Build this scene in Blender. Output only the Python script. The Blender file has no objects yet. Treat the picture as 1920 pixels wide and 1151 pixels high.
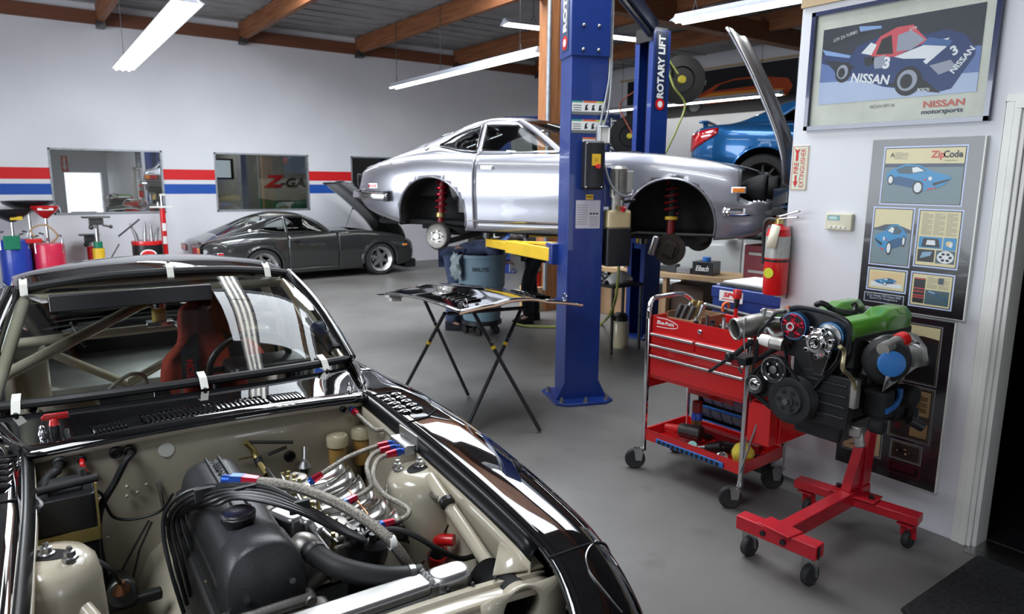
import bpy, bmesh, math, random
from mathutils import Vector as V, Matrix
random.seed(11)
SC = bpy.context.scene
COL = SC.collection
PI = math.pi
RM = {}          # world matrix of every thing and part (parts sit at their thing's origin)
I4 = Matrix.Identity(4)

# ---------------------------------------------------------------- materials
MATS = {}
def mat(name, col, rough=.5, metal=0., coat=0., var=.08, scale=6., bump=0., emit=0., spec=.5, col2=None, stretch=None, trans=0., alpha=1., ior=1.45, bscale=None, crough=.03):
    m = bpy.data.materials.new(name); m.use_nodes = True
    nt = m.node_tree; n = nt.nodes; l = nt.links
    b = n['Principled BSDF']
    b.inputs['Metallic'].default_value = metal
    b.inputs['Coat Weight'].default_value = coat
    b.inputs['Coat Roughness'].default_value = crough
    b.inputs['Specular IOR Level'].default_value = spec
    b.inputs['IOR'].default_value = ior
    b.inputs['Transmission Weight'].default_value = trans
    b.inputs['Alpha'].default_value = alpha
    tc = n.new('ShaderNodeTexCoord'); mp = n.new('ShaderNodeMapping')
    l.new(tc.outputs['Object'], mp.inputs[0])
    if stretch: mp.inputs['Scale'].default_value = stretch
    no = n.new('ShaderNodeTexNoise'); no.inputs['Scale'].default_value = scale; no.inputs['Detail'].default_value = 4
    l.new(mp.outputs[0], no.inputs['Vector'])
    mx = n.new('ShaderNodeMix'); mx.data_type = 'RGBA'
    c2 = col2 if col2 else tuple(c * (1 - var * 2) for c in col)
    mx.inputs[6].default_value = (*col, 1); mx.inputs[7].default_value = (*c2, 1)
    rp = n.new('ShaderNodeMapRange'); rp.inputs[1].default_value = .35; rp.inputs[2].default_value = .7
    l.new(no.outputs[0], rp.inputs[0]); l.new(rp.outputs[0], mx.inputs[0]); l.new(mx.outputs[2], b.inputs['Base Color'])
    r2 = n.new('ShaderNodeMapRange'); r2.inputs[3].default_value = max(0, rough * (1 - var)); r2.inputs[4].default_value = min(1, rough * (1 + var))
    l.new(no.outputs[0], r2.inputs[0]); l.new(r2.outputs[0], b.inputs['Roughness'])
    if bump:
        bn = n.new('ShaderNodeTexNoise'); bn.inputs['Scale'].default_value = bscale or scale * 8; bn.inputs['Detail'].default_value = 3
        l.new(mp.outputs[0], bn.inputs['Vector'])
        bp = n.new('ShaderNodeBump'); bp.inputs['Strength'].default_value = bump; bp.inputs['Distance'].default_value = .01
        l.new(bn.outputs[0], bp.inputs['Height']); l.new(bp.outputs[0], b.inputs['Normal'])
    if emit:
        b.inputs['Emission Strength'].default_value = emit
        l.new(mx.outputs[2], b.inputs['Emission Color'])
    MATS[name] = m
    return m
def glassmat(name, tint, refl=1.0, rough=0.0, minr=.04):
    """thin sheet glass: clear tinted see-through with a fresnel mirror on top"""
    m = bpy.data.materials.new(name); m.use_nodes = True
    nt = m.node_tree; n = nt.nodes; l = nt.links
    n.remove(n['Principled BSDF'])
    t = n.new('ShaderNodeBsdfTransparent'); t.inputs[0].default_value = (*tint, 1)
    g = n.new('ShaderNodeBsdfGlossy'); g.inputs['Roughness'].default_value = rough
    lw = n.new('ShaderNodeFresnel'); lw.inputs[0].default_value = 1.5
    no = n.new('ShaderNodeTexNoise'); no.inputs['Scale'].default_value = 3
    mr = n.new('ShaderNodeMapRange'); mr.inputs[3].default_value = refl * .96; mr.inputs[4].default_value = refl * 1.04
    l.new(no.outputs[0], mr.inputs[0])
    mu = n.new('ShaderNodeMath'); mu.operation = 'MULTIPLY_ADD'; mu.use_clamp = True; mu.inputs[2].default_value = minr - .04
    l.new(lw.outputs[0], mu.inputs[0]); l.new(mr.outputs[0], mu.inputs[1])
    mx = n.new('ShaderNodeMixShader')
    l.new(mu.outputs[0], mx.inputs[0]); l.new(t.outputs[0], mx.inputs[1]); l.new(g.outputs[0], mx.inputs[2])
    l.new(mx.outputs[0], n['Material Output'].inputs[0])
    MATS[name] = m
    return m
def emis(name, col, st):
    m = bpy.data.materials.new(name); m.use_nodes = True
    nt = m.node_tree; n = nt.nodes; n.remove(n['Principled BSDF'])
    e = n.new('ShaderNodeEmission'); e.inputs[0].default_value = (*col, 1)
    no = n.new('ShaderNodeTexNoise'); no.inputs['Scale'].default_value = 2
    mr = n.new('ShaderNodeMapRange'); mr.inputs[3].default_value = st * .97; mr.inputs[4].default_value = st * 1.03
    nt.links.new(no.outputs[0], mr.inputs[0]); nt.links.new(mr.outputs[0], e.inputs[1])
    nt.links.new(e.outputs[0], n['Material Output'].inputs[0]); MATS[name] = m
    return m
def hexc(h):
    c = [int(h[i:i+2], 16) / 255 for i in (0, 2, 4)]
    return tuple(x / 12.92 if x <= .04045 else ((x + .055) / 1.055) ** 2.4 for x in c)
PALM = {}
def pal(h, rough=.6):
    """a flat ink or paint colour"""
    k = (h, rough)
    if k not in PALM: PALM[k] = mat('ink_' + h, hexc(h), rough, var=.03)
    return PALM[k]

M_ = dict
mat('black_paint', (.0035, .0035, .0045), .03, coat=1., var=.02, spec=.55, crough=.015)
mat('silver_paint', (.31, .31, .345), .33, metal=.8, coat=1., var=.02)
mat('grey_paint', (.035, .037, .036), .25, metal=.45, coat=1., var=.03)
mat('blue_car_paint', (.015, .13, .36), .25, metal=.6, coat=1., var=.03)
mat('white_car_paint', (.72, .73, .72), .2, coat=1., var=.02)
mat('beige_paint', (.50, .445, .34), .22, coat=.6, var=.05, scale=4)
mat('chrome', (.75, .75, .76), .08, metal=1., var=.05)
mat('steel', (.45, .45, .45), .3, metal=1., var=.12, scale=20)
mat('dark_steel', (.10, .10, .10), .4, metal=.8, var=.2, scale=15)
mat('aluminium', (.62, .62, .62), .33, metal=1., var=.1, scale=15)
mat('cast_aluminium', (.40, .38, .35), .45, metal=.9, var=.15, scale=25, bump=.1)
mat('brass', (.45, .36, .14), .35, metal=.9, var=.15)
mat('rubber', (.014, .014, .015), .55, var=.15, scale=12)
mat('tyre', (.022, .022, .023), .65, var=.15, scale=9)
mat('black_plastic', (.012, .012, .014), .35, var=.12)
mat('black_matte', (.008, .008, .009), .8, var=.1)
mat('crinkle_black', (.028, .029, .032), .38, var=.12, scale=30, bump=.12, bscale=260)
mat('undercoat', (.012, .012, .012), .75, var=.25, scale=10, bump=.2)
mat('red_paint', (.62, .012, .014), .28, coat=.4, var=.05)
mat('stand_red', (.50, .010, .022), .38, coat=.2, var=.1, scale=9)
mat('dark_red', (.22, .01, .012), .4, var=.1)
mat('red_anod', (.55, .02, .05), .25, metal=.7, var=.08)
mat('blue_anod', (.03, .10, .45), .25, metal=.7, var=.08)
mat('lift_blue', (.008, .032, .19), .38, coat=.25, var=.06)
mat('lift_blue_light', (.02, .07, .33), .35, coat=.3, var=.06)
mat('yellow_paint', (.78, .50, .03), .4, var=.08)
mat('orange', (.85, .16, .03), .45, var=.06)
mat('amber', (.80, .22, .02), .2, coat=.5, var=.1, scale=40)
mat('lens_red', (.50, .01, .015), .12, coat=1., var=.15, scale=30)
mat('green_engine', (.075, .27, .018), .3, coat=.6, var=.06)
mat('green_jack', (.01, .19, .10), .4, var=.1)
mat('blue_plastic', (.03, .16, .50), .4, var=.08)
mat('drum_blue', (.015, .05, .38), .35, coat=.3, var=.06)
mat('drum_red', (.66, .02, .07), .35, coat=.3, var=.06)
mat('bin_blue_grey', (.19, .29, .36), .5, var=.08, scale=4)
mat('white_plastic', (.75, .74, .70), .4, var=.05)
mat('white_tab', (.80, .79, .72), .35, var=.04)
mat('paper', (.80, .80, .78), .7, var=.04)
mat('cream', (.66, .62, .48), .7, var=.05)
mat('cardboard', (.36, .22, .12), .75, var=.12, scale=5)
mat('bench_top', (.46, .30, .16), .55, var=.12, scale=3)
mat('jeans', (.075, .10, .19), .85, var=.2, scale=14, bump=.1)
mat('dark_cloth', (.012, .014, .022), .85, var=.2, scale=14)
mat('blue_cloth', (.04, .09, .28), .85, var=.2, scale=14)
mat('skin', (.52, .30, .21), .5, var=.06)
mat('hair', (.03, .02, .015), .6, var=.2, scale=40)
mat('seat_red', (.34, .035, .015), .8, var=.12, scale=50, bump=.1)
mat('braid', (.42, .38, .33), .35, metal=.85, var=.35, scale=260, bump=.5, bscale=500)
mat('amber_fluid', (.42, .24, .07), .25, var=.1, coat=.4)
mat('clear_plastic', (.60, .53, .36), .25, var=.06, alpha=.8, coat=.4)
mat('yellow_rag', (.80, .66, .08), .85, var=.15, scale=20, bump=.2)
mat('mat_black', (.016, .016, .017), .85, var=.4, scale=60, bump=.5, bscale=400)
mat('porcelain', (.55, .55, .53), .15, coat=.5, var=.03)
mat('trim_white', (.72, .71, .67), .35, var=.03)
mat('wood_beam', (.25, .095, .035), .6, var=.25, scale=3, col2=(.15, .05, .02), stretch=(8, .5, 8))
mat('wood_post', (.36, .15, .055), .55, scale=4, col2=(.22, .08, .03), stretch=(9, 9, .6))
mat('roof_deck', (.34, .34, .34), .7, var=.12, scale=2.5)
mat('galvanized', (.40, .42, .45), .4, metal=.7, var=.15, scale=14)
mat('fixture_white', (.55, .58, .66), .4, var=.04)
mat('copper', (.55, .26, .14), .3, metal=.9, var=.1)
emis('tube_light', (1., 1., .93), 13.)
emis('screen_light', (.75, .85, .95), 1.1)
glassmat('car_glass', (.80, .84, .82), 1.0)
glassmat('windscreen_glass', (.86, .90, .87), 1.1)
glassmat('window_mirror_glass', (.55, .57, .58), 2.0, minr=.30)
glassmat('window_glass', (.62, .64, .63), 1.3, minr=.10)
glassmat('picture_glass', (.98, .98, .98), .22, minr=.0)

# ---------------------------------------------------------------- curves
def catmull(p, t):
    n = len(p) - 1
    i = min(int(max(t, 0)), n - 1); f = min(max(t - i, 0), 1)
    a = p[i-1] if i > 0 else [2*x - y for x, y in zip(p[0], p[1])]
    b = p[i]; c = p[i+1]
    d = p[i+2] if i + 2 <= n else [2*x - y for x, y in zip(p[n], p[n-1])]
    return [.5*((2*B) + (-A+C)*f + (2*A-5*B+4*C-D)*f*f + (-A+3*B-3*C+D)*f**3) for A, B, C, D in zip(a, b, c, d)]
def spl(pts, n=6, closed=False):
    pts = [list(p) for p in pts]
    if closed:
        k = len(pts); q = pts[-2:] + pts + pts[:3]
        return [V(catmull(q, 2 + i / n)) for i in range(k * n)]
    return [V(catmull(pts, i / n)) for i in range((len(pts) - 1) * n + 1)]
def interp(tab, x):
    """monotone cubic through a table of (x, y)"""
    if x <= tab[0][0]: return tab[0][1]
    if x >= tab[-1][0]: return tab[-1][1]
    for i in range(len(tab) - 1):
        if x <= tab[i+1][0]: break
    def sl(k): return (tab[k+1][1] - tab[k][1]) / (tab[k+1][0] - tab[k][0])
    def tan(k):
        if k == 0: return sl(0)
        if k == len(tab) - 1: return sl(k-1)
        a, b = sl(k-1), sl(k)
        return 0 if a * b <= 0 else 2*a*b/(a+b)
    x0, y0 = tab[i]; x1, y1 = tab[i+1]; h = x1 - x0; s = (x - x0) / h
    return (2*s**3-3*s*s+1)*y0 + (s**3-2*s*s+s)*h*tan(i) + (-2*s**3+3*s*s)*y1 + (s**3-s*s)*h*tan(i+1)
def frame(ax):
    ax = V(ax).normalized()
    t = V((0, 0, 1)) if abs(ax.z) < .9 else V((1, 0, 0))
    e1 = t.cross(ax).normalized(); return e1, ax.cross(e1), ax

# ---------------------------------------------------------------- mesh builder
TXT = {}
def text_geo(s, bold=0.):
    k = (s, bold)
    if k not in TXT:
        c = bpy.data.curves.new('lettering', 'FONT'); c.body = s; c.size = 1; c.align_x = 'CENTER'; c.align_y = 'CENTER'; c.offset = bold; c.resolution_u = 3
        o = bpy.data.objects.new('lettering', c); COL.objects.link(o)
        dg = bpy.context.evaluated_depsgraph_get(); me = bpy.data.meshes.new_from_object(o.evaluated_get(dg))
        vs = [v.co.copy() for v in me.vertices]; fs = [tuple(p.vertices) for p in me.polygons]
        bpy.data.objects.remove(o); bpy.data.curves.remove(c); bpy.data.meshes.remove(me)
        xs = [v.x for v in vs] or [0]; w = max(xs) - min(xs)
        TXT[k] = (vs, fs, w)
    return TXT[k]

class MB:
    def __init__(s, T=None):
        s.v = []; s.f = []; s.m = []; s.c = 0; s.T = T
    def add(s, vs, fs):
        o = len(s.v)
        s.v += [(s.T @ V(p)) if s.T else V(p) for p in vs]
        s.f += [tuple(i + o for i in f) for f in fs]; s.m += [s.c] * len(fs)
        return s
    def box(s, c, d, R=None):
        x, y, z = d[0]/2, d[1]/2, d[2]/2
        R = Matrix.Rotation(R, 3, 'Z') if isinstance(R, (int, float)) else R
        vs = [V((a*x, b*y, e*z)) for a in (-1, 1) for b in (-1, 1) for e in (-1, 1)]
        if R: vs = [R @ p for p in vs]
        return s.add([V(c) + p for p in vs], [(0,1,3,2),(4,6,7,5),(0,4,5,1),(2,3,7,6),(0,2,6,4),(1,5,7,3)])
    def bb(s, a, b):
        return s.box([(p+q)/2 for p, q in zip(a, b)], [abs(q-p) for p, q in zip(a, b)])
    def rbox(s, c, d, r, R=None, n=3):
        """box with rounded vertical (local z) edges"""
        x, y, z = d[0]/2, d[1]/2, d[2]/2; P = []
        for cx, cy, a0 in ((x-r, y-r, 0), (-x+r, y-r, 90), (-x+r, -y+r, 180), (x-r, -y+r, 270)):
            for k in range(n+1):
                a = math.radians(a0 + 90*k/n); P.append((cx + r*math.cos(a), cy + r*math.sin(a)))
        R = Matrix.Rotation(R, 3, 'Z') if isinstance(R, (int, float)) else (R or Matrix.Identity(3))
        return s.prism(P, V(c) + R @ V((0, 0, -z)), R @ V((1, 0, 0)), R @ V((0, 1, 0)), R @ V((0, 0, 2*z)))
    def beam(s, p, q, w, h, up=(0, 0, 1)):
        p, q = V(p), V(q); d = (q-p); L = d.length; d.normalize()
        sd = d.cross(V(up)).normalized(); u = sd.cross(d)
        R = Matrix((d, sd, u)).transposed()
        return s.box((p+q)/2, (L, w, h), R)
    def cyl(s, p, q, r, r2=None, n=16, cap=True):
        return s.lathe([(r, 0), (r if r2 is None else r2, (V(q)-V(p)).length)], p, V(q)-V(p), n, cap)
    def lathe(s, prof, o, ax, n=20, cap=True, ang=2*PI, a0=0.):
        e1, e2, a = frame(ax); o = V(o); k = len(prof); full = ang > 6.28
        m = n if full else n + 1
        vs = [o + a*h + (e1*math.cos(a0+ang*i/n) + e2*math.sin(a0+ang*i/n))*r for i in range(m) for r, h in prof]
        fs = []
        for i in range(n):
            j = (i+1) % m
            for t in range(k-1):
                fs.append((i*k+t, j*k+t, j*k+t+1, i*k+t+1))
        if cap and full:
            if prof[0][0] > 1e-5: fs.append(tuple(i*k for i in range(m))[::-1])
            if prof[-1][0] > 1e-5: fs.append(tuple(i*k+k-1 for i in range(m)))
        return s.add(vs, fs)
    def tube(s, pts, r, n=8, closed=False, cap=True, sm=0):
        if sm: pts = spl(pts, sm, closed)
        pts = [V(p) for p in pts]; k = len(pts)
        rs = r if isinstance(r, (list, tuple)) else [r]*k
        if len(rs) != k: rs = [rs[min(int(i*len(rs)/k), len(rs)-1)] for i in range(k)]
        e1 = None; vs = []
        for i, p in enumerate(pts):
            t = (pts[(i+1) % k] - pts[i-1]) if closed or 0 < i < k-1 else (pts[1]-pts[0] if i == 0 else pts[-1]-pts[-2])
            if t.length < 1e-9: t = V((0, 0, 1))
            t.normalize()
            if e1 is None: e1 = frame(t)[0]
            e1 = (e1 - t*e1.dot(t))
            e1 = e1.normalized() if e1.length > 1e-6 else frame(t)[0]
            e2 = t.cross(e1)
            vs += [p + (e1*math.cos(2*PI*j/n) + e2*math.sin(2*PI*j/n))*rs[i] for j in range(n)]
        fs = []
        for i in range(k if closed else k-1):
            i2 = (i+1) % k
            for j in range(n):
                j2 = (j+1) % n
                fs.append((i*n+j, i*n+j2, i2*n+j2, i2*n+j))
        if cap and not closed:
            fs.append(tuple(range(n))[::-1]); fs.append(tuple((k-1)*n+j for j in range(n)))
        return s.add(vs, fs)
    def ribbon(s, pts, w, th, up):
        """flat strap along pts, width across up x dir"""
        pts = [V(p) for p in pts]; up = V(up); vs = []; k = len(pts)
        for i, p in enumerate(pts):
            t = (pts[min(i+1, k-1)] - pts[max(i-1, 0)]).normalized(); sd = t.cross(up).normalized(); nn = sd.cross(t)
            vs += [p - sd*w/2 - nn*th/2, p + sd*w/2 - nn*th/2, p + sd*w/2 + nn*th/2, p - sd*w/2 + nn*th/2]
        fs = [(i*4+a, i*4+(a+1) % 4, i*4+4+(a+1) % 4, i*4+4+a) for i in range(k-1) for a in range(4)] + [(3, 2, 1, 0), tuple((k-1)*4+a for a in range(4))]
        return s.add(vs, fs)
    def prism(s, poly, o, ex, ey, ez):
        o, ex, ey, ez = V(o), V(ex), V(ey), V(ez); n = len(poly)
        b = [o + ex*p[0] + ey*p[1] for p in poly]
        return s.add(b + [p + ez for p in b], [tuple(range(n))[::-1], tuple(range(n, 2*n))] + [(i, (i+1) % n, n+(i+1) % n, n+i) for i in range(n)])
    def grid(s, G, cu=False, flip=False):
        r, c = len(G), len(G[0]); vs = [p for row in G for p in row]; fs = []
        for i in range(r - (0 if cu else 1)):
            for j in range(c-1):
                i2 = (i+1) % r; f = (i*c+j, i*c+j+1, i2*c+j+1, i2*c+j)
                fs.append(f[::-1] if flip else f)
        return s.add(vs, fs)
    def sphere(s, c, r, n=12, sq=(1, 1, 1)):
        m = n // 2 + 1; prof = []
        G = [[V(c) + V((r*sq[0]*math.sin(PI*i/m)*math.cos(2*PI*j/n), r*sq[1]*math.sin(PI*i/m)*math.sin(2*PI*j/n), r*sq[2]*math.cos(PI*i/m))) for j in range(n+1)] for i in range(m+1)]
        return s.grid(G)
    def poly(s, pts):
        return s.add(pts, [tuple(range(len(pts)))])
    def text(s, t, o, ex, ey, size, bold=0., shear=0., width=None, lift=.0006):
        vs, fs, w = text_geo(t, bold); o, ex, ey = V(o), V(ex).normalized(), V(ey).normalized(); nz = ex.cross(ey)
        sx = size if width is None or w == 0 else width / w
        return s.add([o + ex*(p.x*sx + shear*p.y*size) + ey*(p.y*size) + nz*lift for p in vs], fs)
    def build(s, name, m, parent=None, ang=38, bev=0., sub=0, solid=0., w=False, seg=2):
        me = bpy.data.meshes.new(name)
        vs = s.v
        if w and parent is not None:
            inv = RM.get(parent.name, I4).inverted(); vs = [inv @ p for p in vs]
        me.from_pydata([tuple(p) for p in vs], [], s.f); me.validate()
        ms = m if isinstance(m, (list, tuple)) else [m]
        for x in ms: me.materials.append(MATS[x] if isinstance(x, str) else x)
        if len(ms) > 1 and len(me.polygons) == len(s.m): me.polygons.foreach_set('material_index', s.m)
        if ang:
            me.polygons.foreach_set('use_smooth', [True]*len(me.polygons)); me.set_sharp_from_angle(angle=math.radians(ang))
        me.update()
        bm = bmesh.new(); bm.from_mesh(me); bmesh.ops.remove_doubles(bm, verts=bm.verts, dist=1e-5); bmesh.ops.recalc_face_normals(bm, faces=bm.faces); bm.to_mesh(me); bm.free()
        o = bpy.data.objects.new(name, me); COL.objects.link(o)
        if parent is not None:
            o.parent = parent; RM[o.name] = RM.get(parent.name, I4)
        if sub:
            d = o.modifiers.new('sub', 'SUBSURF'); d.levels = d.render_levels = sub
        if solid:
            d = o.modifiers.new('sol', 'SOLIDIFY'); d.thickness = solid; d.offset = -1
        if bev:
            d = o.modifiers.new('bev', 'BEVEL'); d.width = bev; d.segments = seg; d.limit_method = 'ANGLE'; d.angle_limit = math.radians(40); d.harden_normals = False
        return o

def thing(name, label, cat, loc=(0, 0, 0), rz=0., group=None):
    o = bpy.data.objects.new(name, None); COL.objects.link(o); o.empty_display_size = .1
    o.location = loc; o.rotation_euler = (0, 0, rz)
    o['label'] = label; o['category'] = cat
    if group: o['group'] = group
    RM[o.name] = Matrix.Translation(V(loc)) @ Matrix.Rotation(rz, 4, 'Z')
    return o
def tag(o, label, cat, group=None):
    o['label'] = label; o['category'] = cat
    if group: o['group'] = group
    return o
def struct(o):
    o['kind'] = 'structure'; return o
def recenter(o):
    """put a single-mesh thing's origin at its own base"""
    me = o.data; xs = [v.co for v in me.vertices]
    c = V((sum(p.x for p in xs)/len(xs), sum(p.y for p in xs)/len(xs), min(p.z for p in xs)))
    me.transform(Matrix.Translation(-c)); o.location = c; return o
def solo(mb, name, m, label, cat, group=None, **k):
    return tag(recenter(mb.build(name, m, **k)), label, cat, group)
def dup(o, loc, rz=None, label=None, parent=None):
    c = o.copy(); COL.objects.link(c)
    if parent: c.parent = parent
    else:
        c.location = loc
        if rz is not None: c.rotation_euler = (0, 0, rz)
        if label: c['label'] = label
    for ch in list(o.children): dup(ch, None, parent=c)
    return c
def Rz(a): return Matrix.Rotation(a, 4, 'Z')
def TR(loc, rz=0.): return Matrix.Translation(V(loc)) @ Rz(rz)
# ================================================================ camera
CAMH = 1.75
cam = bpy.data.cameras.new('camera'); co = bpy.data.objects.new('camera', cam); COL.objects.link(co)
def cam_axes():
    yw, pt, rl = math.radians(35.8), math.radians(10.23), math.radians(.495)
    f = V((math.sin(yw)*math.cos(pt), math.cos(yw)*math.cos(pt), -math.sin(pt)))
    r = V((math.cos(yw), -math.sin(yw), 0)); u = r.cross(f)
    return r*math.cos(rl) + u*math.sin(rl), u*math.cos(rl) - r*math.sin(rl), f
_r, _u, _f = cam_axes()
co.matrix_world = Matrix.Translation((0, 0, CAMH)) @ Matrix((_r, _u, -_f)).transposed().to_4x4()
cam.sensor_width = 36; cam.lens = 1321.6 * 36 / 1920; cam.clip_start = .05; cam.clip_end = 200
cam.dof.use_dof = True; cam.dof.focus_distance = 2.3; cam.dof.aperture_fstop = 5.6
SC.camera = co
SC.view_settings.view_transform = 'Standard'; SC.view_settings.look = 'None'
SC.view_settings.exposure = .0; SC.view_settings.gamma = 1.
SC.cycles.use_denoising = True; SC.cycles.max_bounces = 8; SC.cycles.transparent_max_bounces = 16
SC.cycles.sample_clamp_indirect = 6; SC.cycles.caustics_reflective = False; SC.cycles.caustics_refractive = False

# ================================================================ room
YB = 13.6; XR = 3.70; XS = 12.8; XL = -6.0; YF = -6.5; ZC = 4.47
K = (YB - 0.) / 13.0
def wx(x): return x * K
def wz(z): return CAMH + (z - CAMH) * K
def wall_mat():
    m = mat('wall_paint', (.70, .70, .73), .55, var=.05, scale=.8, col2=(.62, .62, .66), bump=.03)
    return m
wall_mat()
# striped back wall paint: red over blue bands follow the wall's own height
def stripe_mat():
    m = mat('wall_stripes', (.70, .70, .73), .5, var=.05, scale=.8, col2=(.62, .62, .66))
    nt = m.node_tree; n = nt.nodes; l = nt.links; b = n['Principled BSDF']
    src = b.inputs['Base Color'].links[0].from_socket
    tc = n.new('ShaderNodeTexCoord'); sp = n.new('ShaderNodeSeparateXYZ'); l.new(tc.outputs['Object'], sp.inputs[0])
    def band(lo, hi, colr, prev):
        a = n.new('ShaderNodeMath'); a.operation = 'GREATER_THAN'; a.inputs[1].default_value = lo; l.new(sp.outputs[2], a.inputs[0])
        c = n.new('ShaderNodeMath'); c.operation = 'LESS_THAN'; c.inputs[1].default_value = hi; l.new(sp.outputs[2], c.inputs[0])
        d = n.new('ShaderNodeMath'); d.operation = 'MULTIPLY'; l.new(a.outputs[0], d.inputs[0]); l.new(c.outputs[0], d.inputs[1])
        e = n.new('ShaderNodeMath'); e.operation = 'LESS_THAN'; e.inputs[1].default_value = wx(6.2); l.new(sp.outputs[0], e.inputs[0])
        g = n.new('ShaderNodeMath'); g.operation = 'MULTIPLY'; l.new(d.outputs[0], g.inputs[0]); l.new(e.outputs[0], g.inputs[1])
        x = n.new('ShaderNodeMix'); x.data_type = 'RGBA'; x.inputs[7].default_value = (*colr, 1)
        l.new(g.outputs[0], x.inputs[0]); l.new(prev, x.inputs[6]); return x.outputs[2]
    o = band(wz(1.701), wz(1.873), (.60, .005, .008), src)
    o = band(wz(1.468), wz(1.631), (.006, .07, .36), o)
    l.new(o, b.inputs['Base Color'])
stripe_mat()
def floor_mat():
    m = mat('concrete', (.165, .157, .15), .40, var=.1, scale=1.1, col2=(.11, .104, .098), bump=.04, bscale=60)
    nt = m.node_tree; n = nt.nodes; l = nt.links; b = n['Principled BSDF']
    src = b.inputs['Base Color'].links[0].from_socket
    tc = n.new('ShaderNodeTexCoord')
    no = n.new('ShaderNodeTexNoise'); no.inputs['Scale'].default_value = 5.; no.inputs['Detail'].default_value = 8; l.new(tc.outputs['Object'], no.inputs['Vector'])
    mr = n.new('ShaderNodeMapRange'); mr.inputs[1].default_value = .60; mr.inputs[2].default_value = .78; mr.inputs[4].default_value = .55; l.new(no.outputs[0], mr.inputs[0])
    x = n.new('ShaderNodeMix'); x.data_type = 'RGBA'; x.inputs[7].default_value = (.07, .065, .06, 1)
    l.new(mr.outputs[0], x.inputs[0]); l.new(src, x.inputs[6]); l.new(x.outputs[2], b.inputs['Base Color'])
floor_mat()
struct(MB().bb((XL, YF, -.12), (XS+.1, YB+3.5, 0)).build('floor', 'concrete', ang=0))
WINS = [(wx(.663), wx(2.24), wz(1.157), wz(2.171)), (wx(3.05), wx(4.70), wz(1.163), wz(2.169)), (wx(5.535), wx(6.9), wz(1.16), wz(2.167))]
b = MB()
xs = XL
for x0, x1, z0, z1 in WINS:
    b.bb((xs, YB, 0), (x0, YB+.15, ZC)); b.bb((x0, YB, 0), (x1, YB+.15, z0)); b.bb((x0, YB, z1), (x1, YB+.15, ZC)); xs = x1
b.bb((xs, YB, 0), (XS+.1, YB+.15, ZC))
struct(b.build('wall_back', 'wall_stripes', ang=0))
for i, (x0, x1, z0, z1) in enumerate(WINS):
    f = MB(); t = .028
    f.bb((x0, YB-.012, z0), (x0+t, YB+.1, z1)).bb((x1-t, YB-.012, z0), (x1, YB+.1, z1)).bb((x0, YB-.012, z0), (x1, YB+.1, z0+t)).bb((x0, YB-.012, z1-t), (x1, YB+.1, z1))
    fo = struct(f.build('window_%d' % (i+1), 'galvanized', ang=0))
    MB().bb((x0+t, YB+.04, z0+t), (x1-t, YB+.046, z1-t)).build('window_pane', 'window_mirror_glass' if i != 1 else 'window_glass', fo, ang=0)
# office behind the windows
struct(MB().bb((-1.5, YB+3.3, 0), (8.2, YB+3.4, 3)).bb((-1.6, YB+.15, 0), (-1.5, YB+3.4, 3)).bb((8.2, YB+.15, 0), (8.3, YB+3.4, 3)).bb((wx(3.8), YB+1.2, 0), (wx(3.8)+.1, YB+3.4, 3)).bb((-1.6, YB+.15, 3), (8.3, YB+3.4, 3.1)).build('wall_office', mat('office_wall', (.46, .47, .46), .7), ang=0))
struct(MB().bb((XL-.15, YF, 0), (XL, 2.6, ZC)).bb((XL-.15, 9.6, 0), (XL, YB+.15, ZC)).bb((XL-.15, 2.6, 3.5), (XL, 9.6, ZC)).build('wall_left', 'wall_paint', ang=0))
struct(MB().bb((XL, YF-.15, 0), (-5., YF, ZC)).bb((-2.6, YF-.15, 0), (2.2, YF, ZC)).bb((3.5, YF-.15, 0), (XS+.1, YF, ZC)).bb((-5., YF-.15, 2.6), (-2.6, YF, ZC)).bb((2.2, YF-.15, 1.9), (3.5, YF, ZC)).build('wall_front', 'wall_paint', ang=0))
struct(MB().bb((XS, YF, 0), (XS+.15, YB+.15, ZC)).build('wall_side', 'wall_paint', ang=0))
# right partition with the doorway
DY1, DY0, DZ = 1.27, .38, 2.06      # door opening
struct(MB().bb((XR, DY1, 0), (XR+.13, 2.41, 2.69)).bb((XR, DY0, DZ), (XR+.13, DY1, 2.69)).bb((XR, YF, 0), (XR+.13, DY0, 2.69)).build('wall_right', 'wall_paint', ang=0))
struct(MB().bb((XR-.02, YF, 2.69), (XR+.2, 2.41, 2.86)).build('trim_1', mat('raw_wood', (.52, .38, .22), .6, scale=3, stretch=(8, .5, 8)), ang=0))
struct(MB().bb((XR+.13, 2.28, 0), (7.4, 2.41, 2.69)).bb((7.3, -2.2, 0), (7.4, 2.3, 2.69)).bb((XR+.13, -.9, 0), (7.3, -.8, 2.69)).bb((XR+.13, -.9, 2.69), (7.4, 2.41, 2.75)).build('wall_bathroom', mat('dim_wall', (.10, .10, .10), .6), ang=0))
dr = MB()
for w0, w1, d in ((0, .02, .012), (.02, .05, .022), (.05, .085, .016)):
    for y, sg in ((DY1, 1), (DY0, -1)): dr.bb((XR-d, y+sg*w0, 0), (XR-.0005, y+sg*w1, DZ+w0))
    dr.bb((XR-d, DY0-w1, DZ+w0), (XR-.0005, DY1+w1, DZ+w1))
dr.bb((XR, DY1-.02, 0), (XR+.13, DY1-.0005, DZ-.02)).bb((XR, DY0+.0005, 0), (XR+.13, DY0+.02, DZ-.02)).bb((XR, DY0+.0005, DZ-.02), (XR+.13, DY1-.0005, DZ-.0005))
struct(dr.build('door_1', 'trim_white', ang=0, bev=.004))
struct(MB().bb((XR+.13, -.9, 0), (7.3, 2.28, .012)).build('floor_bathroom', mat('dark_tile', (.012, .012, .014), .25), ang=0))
struct(MB().bb((XR-.09, .3, 0), (XR+.14, 1.27, .008)).build('trim_2', 'steel', ang=0))
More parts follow.
